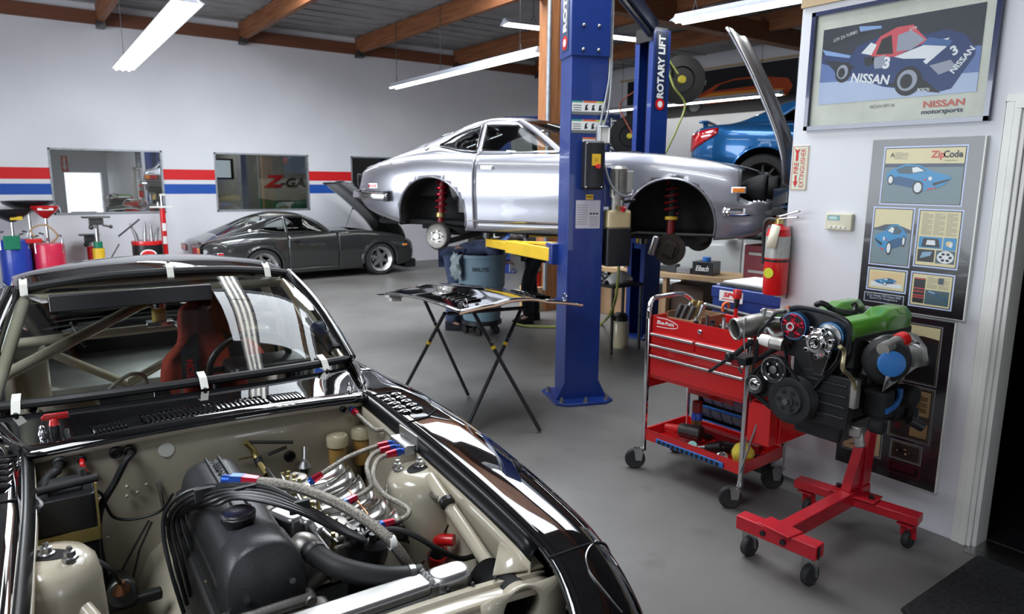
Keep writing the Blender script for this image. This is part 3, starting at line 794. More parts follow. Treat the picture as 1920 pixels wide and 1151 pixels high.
def s30_details(root, F, marker='amber', silverware=True, drop=0.):
    LS = F['LS']
    for sg in (1, -1):
        # side markers front and rear
        for u, z, m, L in ((1.70, .60, 'amber', .10), (-1.86, .60, 'lens_red', .10)):
            p = LS(u, 4.6, sg); p.z = z; y = p.y
            t_ = 4.
            for k in range(60):
                q = LS(u, 3 + k*.06, sg)
                if q.z > z: break
            p = q; nz = V((0, sg, 0))
            a = MB().rbox(p+nz*.004, (L+.016, .02, .048), .008).build('side_marker', 'chrome', root, bev=.003)
            MB().rbox(p+nz*.012, (L-.004, .016, .034), .006).build('lens', m, a, bev=.003)
        # front bumper half and rear bumper wrap
    fb = MB(); L = [V((1.60, -.80, .43)), V((1.80, -.765, .435)), V((1.95, -.66, .44)), V((2.05, -.40, .44)), V((2.08, 0, .44)), V((2.05, .40, .44)), V((1.95, .66, .44)), V((1.80, .765, .435)), V((1.60, .80, .43))]
    fb.ribbon(spl(L, 5), .075, .03, (0, 0, 1)) if 0 else None
    pts = spl(L, 5)
    prof = [(-.012, -.045), (.018, -.03), (.026, 0), (.018, .03), (-.012, .045)]
    def bumper(pts, nm):
        G = []
        for i, p in enumerate(pts):
            t = (pts[min(i+1, len(pts)-1)] - pts[max(0, i-1)]).normalized(); nn = V((0, 0, 1)).cross(t).normalized()
            if nn.dot(p - V((0, 0, p.z))) < 0: nn = -nn
            G.append([p + nn*a + V((0, 0, b_)) for a, b_ in prof])
        return MB().grid(G).build(nm, 'chrome', root, solid=.006)
    if silverware:
        o = bumper(pts, 'front_bumper')
        MB().sphere((1.60, -.80, .43), .043, 10, (.5, .5, 1)).sphere((1.60, .80, .43), .043, 10, (.5, .5, 1)).build('bumper_end', 'chrome', o)
        pts2 = spl([V((-1.64, -.795, .50)), V((-1.9, -.775, .505)), V((-2.14, -.66, .51)), V((-2.22, -.3, .51)), V((-2.22, .3, .51)), V((-2.14, .66, .51)), V((-1.9, .775, .505)), V((-1.64, .795, .50))], 5)
        o = bumper(pts2, 'rear_bumper')
        for y in (-.795, .795): MB().rbox((-1.66, y, .50), (.06, .04, .10), .015).build('bumper_end', 'rubber', o)
    # tail lamps
    for sg in (1, -1):
        a = MB().rbox((-2.145, sg*.42, .66), (.02, .36, .12), .008).build('tail_lamp', 'black_plastic', root, bev=.004)
        MB().bb((-2.165, sg*.28, .61), (-2.15, sg*.46, .71)).build('lens', 'lens_red', a, bev=.004)
        MB().bb((-2.165, sg*.47, .61), (-2.15, sg*.58, .71)).build('lens', 'amber', a, bev=.004)
s30_details(sil, sf)
LS = sf['LS']; US = sf['US']
for sg in (1, -1):
    # pillar emblem
    p = US(-1.30, 1.6, sg); nz = (US(-1.30, 2.4, sg)-US(-1.30, .8, sg)).cross(US(-1.4, 1.6, sg)-US(-1.2, 1.6, sg)).normalized()*(1)
    if nz.y*sg < 0: nz = -nz
    MB().lathe([(.034, 0), (.034, .006), (.026, .010), (.0, .008)], p, nz, 16).build('emblem', 'chrome', sil)
    # fuel flap outline
    if sg < 0:
        L = []
        for u, t in ((-1.62, 5.9), (-1.62, 6.9), (-1.80, 6.9), (-1.80, 5.9)): L.append(LS(u, t, sg)+V((0, sg*.001, 0)))
        Q = []
        for i in range(4):
            for k in range(6): Q.append(L[i].lerp(L[(i+1) % 4], k/6))
        MB().tube(Q, .0025, 4, closed=True).build('fuel_flap_gap', 'black_matte', sil)
        MB().sphere(LS(-1.65, 6.4, sg), .010, 8).build('fuel_flap_lock', 'chrome', sil)
    # headlamp bucket opening
    bk = MB(); G = []
    for i in range(9):
        q = i/8; row = []
        for j in range(13):
            a = PI*2*j/12; rr = .135*math.sin(min(1, q+.08)*PI/2)
            row.append(V((1.72 + .10*(1-q)*-1 + .17*q, sg*(.60 + .0) + rr*math.cos(a), .60 + .02*q + rr*.85*math.sin(a))))
        bk.grid if 0 else G.append(row)
    bk.grid(G).build('headlamp_bucket', 'black_matte', sil, solid=.004)
    # turn signal under the bumper
    MB().rbox((1.93, sg*.52, .36), (.05, .26, .07), .02, -sg*.5).build('turn_signal', 'amber', sil, bev=.01)
    # struts, hubs, brakes
    st = MB().tube([V((-1.16, sg*.60, .15)), V((-1.16, sg*.55, .66))], .032, 12).build('rear_strut', 'dark_red', sil)
    cs = [V((-1.16+.055*math.cos(a*.9), sg*(.585-.03*a/30) + .055*math.sin(a*.9), .36+a*.0088)) for a in range(0, 34)]
    MB().tube(cs, .009, 6, sm=2).build('coil_spring', 'red_anod', st)
    MB().cyl(V((-1.16, sg*.595, .30)), V((-1.16, sg*.59, .34)), .048).build('spring_perch', 'brass', st)
    d = MB().lathe([(.0, .0), (.05, 0), (.09, .01), (.115, .02), (.125, .0), (.125, -.05), (.11, -.08)], (-1.14, sg*.69, .12), (0, sg, 0), 28).build('brake_drum', 'cast_aluminium', sil)
    fn = MB()
    for k in range(5):
        a = 2*PI*k/5; fn.cyl((-1.14+.055*math.cos(a), sg*.69, .12+.055*math.sin(a)), (-1.14+.055*math.cos(a), sg*.725, .12+.055*math.sin(a)), .007, n=8)
    fn.lathe([(.030, 0), (.028, .022), (0, .024)], (-1.14, sg*.69, .12), (0, sg, 0), 14); fn.build('wheel_studs', 'steel', d)
    MB().lathe([(.135, -.02), (.14, .0), (.128, .012)], (-1.14, sg*.675, .12), (0, sg, 0), 28, False).build('drum_band', 'undercoat', d)
    MB().beam((-1.12, sg*.62, .05), (-.80, sg*.25, .16), .06, .05).beam((-1.2, sg*.62, .05), (-1.25, sg*.2, .16), .05, .04).build('control_arm', 'undercoat', sil, bev=.01)
    st = MB().tube([V((1.14, sg*.60, .12)), V((1.12, sg*.55, .66))], .030, 12).build('front_strut', 'undercoat', sil)
    cs = [V((1.12+.055*math.cos(a*.9), sg*(.575-.02*a/30) + .055*math.sin(a*.9), .40+a*.008)) for a in range(0, 34)]
    MB().tube(cs, .009, 6, sm=2).build('coil_spring', 'dark_red', st)
    MB().cyl(V((1.13, sg*.585, .345)), V((1.13, sg*.583, .372)), .055).build('spring_perch', 'yellow_paint', st)
    MB().cyl(V((1.13, sg*.59, .22)), V((1.13, sg*.585, .345)), .034).build('strut_sleeve', 'dark_red', st)
    d = MB().lathe([(.0, .03), (.05, .03), (.055, .012), (.075, .010), (.08, 0), (.135, 0), (.135, -.02), (.05, -.02)], (1.15, sg*.70, .10), (0, sg, 0), 32).build('brake_disc', mat('rusty_disc_%d' % (sg+1), (.05, .038, .032), .45, metal=.6, var=.2), sil)
    fn = MB()
    for k in range(4):
        a = 2*PI*k/4+.5; fn.cyl((1.15+.057*math.cos(a), sg*.705, .10+.057*math.sin(a)), (1.15+.057*math.cos(a), sg*.745, .10+.057*math.sin(a)), .007, n=8)
    fn.build('wheel_studs', 'dark_steel', d)
    MB().rbox((1.02, sg*.69, .13), (.07, .10, .17), .025, Matrix.Rotation(.25, 3, 'Y')).build('brake_calliper', 'steel', d, bev=.012)
    MB().beam((1.15, sg*.62, .04), (1.1, sg*.2, .12), .05, .03).build('control_arm', 'undercoat', sil, bev=.006)
# subframe and exhaust seen under the sill
MB().tube([V((.9, -.15, .17)), V((-.2, -.15, .15)), V((-1.6, -.2, .18))], .03, 10).bb((1.0, -.35, .1), (1.3, .35, .2)).bb((-1.4, -.25, .1), (-.95, .25, .28)).build('underbody', 'undercoat', sil)
# sill brightwork
for sg in (1, -1):
    MB().tube([LS(-.78+k*.1, 1.9, sg)+V((0, sg*.002, 0)) for k in range(16)], .006, 6).build('sill_trim', 'chrome', sil)

# ---------------------------------------------------------------- dark grey coupe by the back wall
DK = (4.49, 12.62, -.03, 1.62)
drk = thing('sports_car', 'dark grey lowered classic coupe parked along the striped back wall', 'car', DK[:3], heading(DK[3]))
drk.scale = (.935,)*3
df = car(drk, S30, 'grey_paint', trim='black_plastic')
s30_bonnet(drk, 'grey_paint', 33, hp=(1.9, 0, .68), off=(-.03, 0, .0), k=1.28)
s30_details(drk, df, silverware=False)
for sg in (1, -1):
    for c in (1.1525, -1.1525):
        wheel(drk, c, sg*.715, .315, .22, 'lip', sg, z=.35)
        L = []
        for k in range(21):
            a = math.radians(-8 + 196*k/20); x, z = c + .37*math.cos(a), .335 + .37*math.sin(a)
            if z < .2: continue
            lo, hi = 0., 7.
            for _ in range(22):
                m_ = (lo+hi)/2
                if df['LS'](x, m_, sg).z < z: lo = m_
                else: hi = m_
            p = df['LS'](x, lo, sg); L.append(p + V((0, sg*.012, 0)))
        MB().tube(L, .034, 8).build('fender_flare', 'grey_paint', drk)
    MB().lathe([(.028, 0), (.028, .006), (.0, .008)], df['US'](-1.30, 1.6, sg), (0, sg, .4), 14).build('emblem', 'chrome', drk)
MB().bb((1.78, -.70, .12), (2.02, .70, .30)).build('front_air_dam', 'black_plastic', drk, bev=.03)
MB().bb((1.88, -.66, .40), (1.98, .66, .46)).build('front_bumper_bar', 'black_plastic', drk, bev=.015)

# ---------------------------------------------------------------- metallic blue coupe up on the far lift
BL = (8.74, 4.29, 1.44, .499)
blu = thing('sports_coupe', 'metallic blue modern coupe raised high beyond the white partition', 'car', BL[:3], heading(BL[3]))
bf = car(blu, COUPE, 'blue_car_paint', trim='black_plastic')
for sg in (1, -1):
    for c in (1.425, -1.425): wheel(blu, c, sg*.76, .335, .23, 'spoke', sg, z=.30)
    # tail lamp wrapping the rear corner
    G = []
    for i in range(8):
        u = -2.30 + .34*i/7; zt_ = interp(COUPE['ztop'], u)-.035; zb = zt_ - .20 + .13*(i/7)**1.5
        row = []
        for k in range(5):
            z = zb + (zt_-zb)*k/4; lo, hi = 0., 7.6
            for _ in range(20):
                m_ = (lo+hi)/2
                if bf['LS'](u, m_, sg).z < z: lo = m_
                else: hi = m_
            row.append(bf['LS'](u, lo, sg) + V((-.012 if i == 0 else 0, sg*.010, 0)))
        G.append(row)
    MB().grid(G).build('tail_lamp', 'lens_red', blu, solid=.006)
    MB().rbox((-1.02, sg*.77, .30), (.10, .06, .22), .02).build('brake_calliper', 'steel', blu, bev=.01)
MB().bb((-2.24, -.6, 1.02), (-2.12, .6, 1.05)).bb((-2.20, -.55, .97), (-2.14, -.5, 1.03)).bb((-2.20, .5, .97), (-2.14, .55, 1.03)).build('rear_spoiler', 'blue_car_paint', blu, bev=.012)

# ---------------------------------------------------------------- white cars on the floor behind
WH = (9.0, 7.35, 0., .499)
whc = thing('sedan_car', 'white car with black door mirror standing behind the folding workbench', 'car', WH[:3], heading(WH[3]))
wf = car(whc, COUPE, 'white_car_paint', trim='black_plastic')
for sg in (1, -1):
    for c in (1.425, -1.425): wheel(whc, c, sg*.76, .32, .2, 'spoke', sg)
    m_ = MB().rbox((.52, sg*1.0, 1.0), (.12, .20, .13), .04).build('door_mirror', 'black_plastic', whc, bev=.02)
W2 = (9.6, 4.0, 0., 1.22)
wh2 = thing('sports_coupe', 'white coupe with red boomerang tail lamp behind the red extinguisher', 'car', W2[:3], heading(W2[3]))
w2 = car(wh2, COUPE, 'white_car_paint', trim='black_plastic')
for sg in (1, -1):
    for c in (1.425, -1.425): wheel(wh2, c, sg*.76, .32, .2, 'spoke', sg)
    lm = MB()
    for pts in (((-2.28, .74), (-2.15, .82), (-1.95, .90), (-1.72, .93)), ((-2.28, .74), (-2.20, .70), (-2.02, .69), (-1.90, .68))):
        L = []
        for u, z in spl([(a, 0, b_) for a, b_ in pts], 5) and [(p.x, p.z) for p in spl([(a, 0, b_) for a, b_ in pts], 5)]:
            lo, hi = 0., 7.6
            for _ in range(20):
                k_ = (lo+hi)/2
                if w2['LS'](u, k_, sg).z < z: lo = k_
                else: hi = k_
            L.append(w2['LS'](u, lo, sg))
        lm.tube(L, [.035*math.sin(.35+2.4*i/len(L)) + .006 for i in range(len(L))], 10)
    lm.build('tail_lamp', 'lens_red', wh2)

# ---------------------------------------------------------------- black race car in the foreground: shell
BK = (.519, 2.944, .066, -.037)
blk = thing('race_car', 'black classic race car in the foreground with its bonnet removed', 'car', BK[:3], heading(BK[3]))
bkf = car(blk, dict(S30, hood=(.70, 0), well=.515), 'black_paint', vs=.96, gs=1.14, trim='black_plastic', doorglass=False, glass='windscreen_glass', hoodless='open', noinside=True)
for sg in (1, -1):
    for c in (1.1525, -1.1525): wheel(blk, c, sg*.66, .30, .22, 'spoke', sg)
# ================================================================ black race car: engine bay and cabin
_bi = RM[blk.name].inverted()
def sight(x, y):
    """line of sight through a spot of the photograph, in the race car's own axes"""
    d = _f + _r*((x-960)/1321.6) - _u*((y-575.5)/1321.6)
    return _bi @ V((0, 0, CAMH)), _bi.to_3x3() @ d
def cz(x, y, z): o, d = sight(x, y); return o + d*((z-o.z)/d.z)
def cu(x, y, u): o, d = sight(x, y); return o + d*((u-o.x)/d.x)
def pth(pts, n=7): return spl([cz(*p) for p in pts], n)
VS = .96
# ---- sheet metal of the bay
LSb = bkf['LS']
def hoodedge(u, sg): return V((u, sg*interp(S30['v8'], u)*VS, interp(S30['ztop'], u)))
fw = MB(); G = []
for k in range(9):
    q = k/8; row = []
    for j in range(17):
        s_ = -1 + j/8; ue = .70 - .045*s_*s_ - .035
        zt_ = interp(S30['ztop'], .66) + .03*(1-s_*s_) - .030
        z = zt_ + (.28-zt_)*q
        row.append(V((ue - .02*math.sin(q*2.2) + (.012 if .10 < q < .16 else 0), s_*.515, z)))
    G.append(row)
fw.grid(G).build('firewall', 'beige_paint', blk, solid=.006, ang=60)
sh = MB(); G0 = []; G1 = []
for j in range(17):
    s_ = -1 + j/8; ue = .70 - .045*s_*s_; zt_ = interp(S30['ztop'], .66) + .03*(1-s_*s_)
    G0.append([V((ue+.006, s_*.513, zt_)), V((ue+.007, s_*.513, zt_-.016)), V((ue-.03, s_*.513, zt_-.024))])
    G1.append([V((ue-.002, s_*.505, zt_-.022)), V((ue-.006, s_*.505, zt_-.036)), V((ue-.04, s_*.505, zt_-.046))])
sh.grid(G0).build('cowl_lip', 'black_paint', blk, solid=.004)
MB().grid(G1).build('firewall_flange', 'beige_paint', blk, solid=.004)
tn = MB(); G = []
for k in range(7):
    u = .64 + k*.10; w_ = .20 - k*.012; h = .56 - k*.035
    G.append([V((u, -.05 + w_*1.2*math.cos(a), .24 + (h-.24)*min(1, 1.25*math.sin(a)))) for a in [PI*i/12 for i in range(13)]])
tn.grid(G).build('transmission_tunnel', 'beige_paint', blk, solid=.006)
for sg in (1, -1):
    G = []; R0 = []
    for k in range(25):
        u = .62 + k*(1.66-.62)/24; e = hoodedge(u, sg)
        R0.append(e)
        G.append([e + V((0, -sg*.021, -.035)), e + V((0, -sg*.020, -.075)), V((u, sg*(abs(e.y)-.005), e.z-.2)), V((u, sg*.50, .45)), V((u, sg*.47, .30))])
    MB().grid(G).build('inner_wing', 'beige_paint', blk, solid=.005, ang=60)
    MB().grid([[p + V((0, -sg*.002, .001)), p + V((0, -sg*.012, -.012)), p + V((0, -sg*.024, -.024)), p + V((0, -sg*.024, -.040))] for p in R0]).build('bonnet_gutter', mat('satin_black_%d' % (sg+1), (.003, .003, .0035), .32, spec=.3), blk, solid=.003, ang=60)
    # suspension tower
    tx, ty = 1.15, sg*.468
    prof = [(.0, .835), (.050, .835), (.080, .827), (.096, .808), (.104, .77), (.112, .60), (.122, .40), (.13, .28)]
    tw = MB().lathe([(r, z) for r, z in prof], (tx, ty, 0), (0, 0, 1), 28, False)
    tw.bb((tx-.085, ty, .30), (tx+.085, ty+sg*.07, .79))
    tw = tw.build('suspension_tower', 'beige_paint', blk, bev=.012)
    hole = MB(); e1 = V((.5, sg*-.86, 0)).normalized()
    hole.prism([(.052*math.cos(a), .026*math.sin(a)) for a in [2*PI*i/20 for i in range(20)]], (tx, ty, .8355), e1, V((-e1.y, e1.x, 0)), (0, 0, .0015)).build('camber_slot', 'black_matte', tw)
    for p in ((.0, 0), (.048, .044), (-.018, -.062)):
        MB().lathe([(.017, 0), (.017, .006), (.012, .008), (.012, .020), (.006, .022), (.006, .030), (0, .031)], (tx+p[0], ty+p[1], .835), (0, 0, 1), 6 if p[0] else 12).build('tower_nut', 'steel', tw)
# strut bars to the radiator support
MB().tube([cz(806, 895, .825), cz(925, 1072, .705)], .0185, 14).build('strut_bar', 'beige_paint', blk)
MB().tube([cz(95, 1070, .79), cz(185, 1175, .69)], .020, 14).build('strut_bar', 'beige_paint', blk)
p = cz(836, 938, .805); q = cz(840, 945, .80)
MB().tube([p, q], .0215, 14).build('strut_bar_clamp', 'black_plastic', blk)
MB().tube(pth([(756, 905, .76), (770, 925, .76), (800, 925, .78), (826, 933, .80)]), .009, 8).build('earth_strap', 'steel', blk)
MB().tube(pth([(752, 898, .74), (770, 922, .74), (776, 935, .72)], 4), .018, 8).build('earth_strap_boot', 'rubber', blk)
# radiator and its support
rt = MB(); rt.rbox((1.595, .02, .55), (.062, .62, .42), .012, n=3); rd = rt.build('radiator', 'aluminium', blk, bev=.004)
MB().rbox((1.595, -.03, .752), (.070, .60, .030), .014).build('radiator_top_tank', 'aluminium', rd, bev=.008)
MB().rbox((1.595, .325, .745), (.072, .11, .045), .03).build('radiator_end_tank', 'aluminium', rd, bev=.012)
MB().tube([V((1.562+.005*k, .268 + .003*math.sin(k*2), .768)) for k in range(14)], .006, 8).build('weld_bead', 'steel', rd)
core = MB()
for k in range(40): core.bb((1.628, -.28+k*.015, .36), (1.630, -.276+k*.015, .73))
core.build('radiator_core', 'dark_steel', rd, ang=0)
sp = MB(); G = []
for k in range(31):
    v = -.56 + k*1.12/30; z = .752 - .032*(abs(v)/.56)**2.5
    w0 = .030
    d_ = .006
    u = 1.672 + .012*(1-(v/.56)**2)
    G.append([V((u-w0, v, z-.02)), V((u-w0, v, z)), V((u-w0*.3, v, z+.003)), V((u-w0*.2, v, z-.007)), V((u+w0*.6, v, z-.007)), V((u+w0, v, z-.012)), V((u+w0+.004, v, z-.02-d_))])
sp.grid(G)
su = sp.build('radiator_support', 'beige_paint', blk, solid=.004, ang=50)
for v in (.10, .02): MB().lathe([(.035, 0), (.032, .004), (.02, -.002), (0, -.004)], (1.69, v, .7465), (0, 0, 1), 18).build('pressed_dimple', 'beige_paint', su)
for v, u in ((.30, 1.64), (.36, 1.65), (.42, 1.655), (-.1, 1.66)): MB().sphere((u, v, .746), .006, 8).build('support_bolt', 'black_plastic', su)
for sg in (1, -1):
    # support end panel with the round fresh-air hole
    G = []; hc = V((1.722, sg*.452, .688)); hr = .052; n = 32
    ring = []
    for k in range(n):
        a = 2*PI*k/n; d = V((0, math.cos(a), math.sin(a)))
        y1 = .585 if d.y*sg > 0 else .34
        s_ = min(((y1-.452)*(1 if d.y*sg > 0 else -1)+ (0))/max(abs(d.y), 1e-3) if abs(d.y) > 1e-3 else 9, (.742-.688)/max(d.z, 1e-3) if d.z > 0 else (.688-.40)/max(-d.z, 1e-3))
        ring.append([hc + d*hr + V((-.03, 0, 0)), hc + d*hr, hc + d*(hr+.008) + V((.004, 0, 0)), hc + d*max(hr+.012, abs(s_))])
    MB().grid(ring, cu=True).build('air_duct_panel', 'beige_paint', blk, solid=.004, ang=60)
    MB().cyl(hc+V((-.03, 0, 0)), hc+V((-.16, 0, 0)), hr, n=28, cap=False).cyl(hc+V((-.16, 0, 0)), hc+V((-.161, 0, 0)), hr, n=28).build('air_duct', 'black_matte', blk)
    MB().poly([V((1.50, sg*.545, .785)), V((1.52, sg*.52, .755)), V((1.642, sg*.42, .742)), V((1.66, sg*.56, .727))]).build('corner_gusset', 'beige_paint', blk, solid=.006)
    bl = MB(); o = V((1.40, sg*.585, .58)); ax_ = V((.22, -sg*.16, .05)).normalized()
    bl.lathe([(.055 + (.008 if i % 2 else 0), i*.012) for i in range(12)], o, ax_, 22)
    bl.build('bellows_duct', 'rubber', blk)
    MB().cyl(o - ax_*.08, o, .058, .06, 20).build('duct_elbow', 'dark_steel', blk)
# headlamp case: seam, cover outline
for sg in (1, -1):
    MB().tube([LSb(1.70, 2.6+i*.09, sg) + V((0, sg*.0005, .001)) for i in range(61)], .003, 6).build('headlamp_case_seam', 'black_matte', blk)
# ---- cowl vents, panel lids, clips
from mathutils.bvhtree import BVHTree
def bvh(o): return BVHTree.FromPolygons([v.co for v in o.data.vertices], [tuple(p.vertices) for p in o.data.polygons])
cowlo = [c for c in blk.children if c.name.startswith('cowl_panel')][0]
CB = bvh(cowlo)
def onz(B, u, v, dz=0.):
    h = B.ray_cast(V((u, v, 3)), V((0, 0, -1)))
    return (h[0] if h[0] else V((u, v, .94))) + V((0, 0, dz))
def vent(v0, v1, u0, u1, n):
    f = MB(); G = [[onz(CB, u0+(u1-u0)*i/3, v0+(v1-v0)*j/12, .001) for i in range(4)] for j in range(13)]
    o = f.grid(G).build('cowl_vent', 'black_matte', blk)
    s = MB()
    for k in range(n+1):
        v = v0 + (v1-v0)*k/n
        s.tube([onz(CB, u0-.004, v-.004, .002), onz(CB, (u0+u1)/2, v, .007), onz(CB, u1+.004, v+.004, .002)], .0042, 6, sm=3)
    s.build('vent_louvre', 'black_paint', o)
vent(-.335, -.255, .545, .625, 7); vent(-.200, .165, .53, .615, 24); vent(.195, .29, .535, .61, 8)
fo = [c for c in blk.children if c.name.startswith('front_fender')]
def onfend(u, v, dz=0.):
    for o in fo:
        h = bvh(o).ray_cast(V((u, v, 3)), V((0, 0, -1)))
        if h[0]: return h[0] + V((0, 0, dz))
    return V((u, v, .9 + dz))
FB = [bvh(o) for o in fo]
def onfend(u, v, dz=0.):
    for B in FB:
        h = B.ray_cast(V((u, v, 3)), V((0, 0, -1)))
        if h[0]: return h[0] + V((0, 0, dz))
    return V((u, v, .91 + dz))
L = []
for x, y in ((1222, 1003), (1205, 998), (1180, 997), (1158, 999), (1138, 1004), (1118, 1014), (1104, 1028), (1098, 1046), (1103, 1068), (1113, 1084), (1130, 1105), (1150, 1130), (1166, 1149)):
    o_, d_ = sight(x, y)
    hs_ = [h for h in (B.ray_cast(o_, d_.normalized()) for B in FB) if h[0]]
    if hs_: h = min(hs_, key=lambda q: q[3]); L.append(h[0] + h[1].normalized()*(.002 if h[1].dot(d_) < 0 else -.002))
if len(L) > 3:
    for sg in (1, -1): MB().tube([V((p.x, p.y*sg, p.z)) for p in L], .0022, 6, sm=4).build('headlamp_cover_rim', 'steel', blk)
for sg in (1, -1):
    L = [(.66, .522), (.66, .64), (.80, .665), (.90, .655), (.945, .60), (.955, .520)]
    pts = []
    for a, b_ in zip(L, L[1:]):
        for k in range(5): pts.append(onfend(a[0]+(b_[0]-a[0])*k/5, sg*(a[1]+(b_[1]-a[1])*k/5), .0015))
    pts.append(onfend(L[-1][0], sg*L[-1][1], .0015))
    o = MB().tube(pts, .0028, 6).build('inspection_lid_seam', 'black_matte', blk)
    lv = MB()
    for i in range(5):
        for j in range(2):
            u = .70 + i*.042; v = .555 + j*.045
            e = onfend(u, sg*v, .001)
            lv.lathe([(.024, -.001), (.020, .006), (.010, .009), (0, .009)], e, (0, 0, 1), 6)
    lv.build('inspection_lid_louvre', 'black_paint', o)
def clip(a, b_, w=.026):
    m = (a+b_)/2 + V((.01, 0, .012))
    o = MB().ribbon([a, m, b_], w, .003, (.3, 0, 1)).build('windscreen_clip', 'white_tab', blk, bev=.001)
    MB().sphere(b_ + V((.004, 0, .003)), .007, 8, (1, 1, .6)).build('clip_screw', 'dark_steel', o)
wb_, wh_ = bkf['wbase'], bkf['whead']
for f in (-.87, .03, .72):
    a = wh_(f); d = V((.05, 0, -.055)); clip(a + d*.55 + V((.012, 0, .012)), a - d*.35 + V((.0, 0, .022)))
for f, du in ((-.80, 0), (.03, 0), (.72, 0)):
    a = wb_(f); up_ = (wh_(f)-a).normalized(); clip(a + up_*.045 + V((.02, 0, .012)), onz(CB, a.x + .055, a.y, .004))
# rubber seal around the windscreen and the black band behind it
L = [wb_(i/16) for i in range(-16, 17)] + [wh_(i/16) for i in range(16, -17, -1)]
MB().tube([p + V((.008, 0, .006)) for p in L], .016, 8, closed=True).build('windscreen_seal', 'rubber', blk)
# kill switch, bonnet pins
k0 = onz(CB, .55, -.432)
ks = MB().cyl(k0, k0+V((0, 0, .035)), .016, n=14).build('kill_switch', 'black_plastic', blk)
MB().cyl(k0+V((0, 0, .03)), k0+V((0, 0, .055)), .015, .010, 12).prism([(-.030, 0), (.038, 0), (.038, .020), (-.020, .020), (-.030, .012)], k0+V((-.002, 0, .052)), (.1, 1, 0), (.25, 0, 1), (.008, 0, 0)).build('kill_switch_key', 'red_paint', ks, bev=.002)
for v in (-.03, .03): MB().cyl(k0+V((.0, v, 0)), k0+V((0, v, .016)), .006, n=6).build('switch_bolt', 'steel', ks)
for x, y in ((83, 848), (657, 758)):
    p = cz(x, y, .875)
    MB().lathe([(.016, 0), (.016, .01), (.008, .012), (.008, .05), (.011, .053), (.011, .06), (.007, .068), (.009, .078), (.004, .084), (0, .084)], p, (0, 0, 1), 12).build('bonnet_pin', 'chrome', blk)
# ---- firewall fittings
def gro(x, y, r):
    p = cu(x, y, .668); MB().lathe([(r, -.004), (r*1.05, .006), (r*.75, .012), (r*.7, .002), (0, .002)], p, (1, 0, 0), 18).build('firewall_grommet', 'rubber', blk); return p
g1 = gro(112, 868, .019); g2 = gro(153, 860, .012); g3 = gro(243, 845, .018); gro(217, 848, .017); gro(543, 855, .019); gro(643, 767, .011)
MB().lathe([(.024, 0), (.022, .004), (.0, .006)], cu(312, 843, .667), (1, 0, 0), 20).build('firewall_plug', 'white_tab', blk)
MB().tube([g1, g1+V((.03, -.01, -.01)), cu(98, 888, .72), cu(84, 905, .74), cu(76, 925, .77)], .014, 10, sm=5).build('battery_cable', 'rubber', blk)
MB().tube([g2, g2+V((.025, 0, -.005)), cu(158, 880, .70), cu(172, 910, .70), cu(179, 940, .71), cu(182, 975, .72), cu(188, 1040, .74)], .007, 8, sm=5).build('red_cable', 'red_paint', blk)
MB().tube([g3, g3+V((.03, 0, -.003)), cu(235, 865, .71), cu(215, 905, .71), cu(190, 950, .72), cu(184, 1000, .74), cu(193, 1060, .76), cu(203, 1120, .78)], .010, 8, sm=5).build('black_cable', 'rubber', blk)
MB().tube([cu(*p) for p in ((170, 920, .72), (190, 925, .72), (200, 950, .72), (215, 970, .72), (250, 973, .73), (300, 958, .75), (325, 925, .78))], .0045, 6, sm=6).build('thin_cable', 'rubber', blk)
MB().tube([cz(*p) for p in ((280, 975, .66), (255, 1020, .60), (222, 1082, .52))], .0035, 6).tube([cz(*p) for p in ((285, 978, .66), (262, 1030, .59), (245, 1105, .48))], .0035, 6).build('brake_line', 'dark_steel', blk)
MB().tube([cu(297, 905, .66), cz(305, 940, .70), cz(312, 985, .62)], .006, 8).build('throttle_cable', 'steel', blk)
for x, y in ((238, 912), (238, 930), (275, 908), (258, 923), (202, 1008), (188, 935), (180, 890)):
    MB().sphere(cu(x, y, .658), .006, 8).build('firewall_rivet', 'beige_paint', blk)
# battery with bracket
bt = MB().rbox((.80, -.445, .72), (.17, .18, .27), .012).build('battery', 'black_plastic', blk, bev=.004)
MB().rbox((.80, -.42, .86), (.10, .08, .014), .01).build('battery_cap', 'rubber', bt, bev=.004)
lb = MB()
for r in range(3):
    for k in range(7): lb.bb((.828+r*.006, -.445+k*.008, .8672), (.831+r*.006, -.439+k*.008, .8680))
lb.build('battery_label', 'paper', bt, ang=0)
MB().tube([V((.855, -.545, .872)), V((.83, -.345, .875))], .011, 10).build('battery_clamp_bar', 'rubber', bt)
MB().cyl((.865, -.50, .855), (.865, -.50, .88), .012).cyl((.75, -.38, .855), (.75, -.38, .88), .012).build('battery_terminal', 'steel', bt)
MB().bb((.887, -.54, .725), (.892, -.350, .760)).bb((.72, -.354, .725), (.892, -.350, .76)).bb((.886, -.356, .76), (.892, -.350, .885)).bb((.886, -.546, .76), (.892, -.540, .885)).build('battery_bracket', 'brass', bt, bev=.001)
MB().tube([V((.865, -.50, .875)), cz(75, 952, .865), cz(42, 966, .86)], .011, 8, sm=4).build('battery_lead', 'black_plastic', bt)
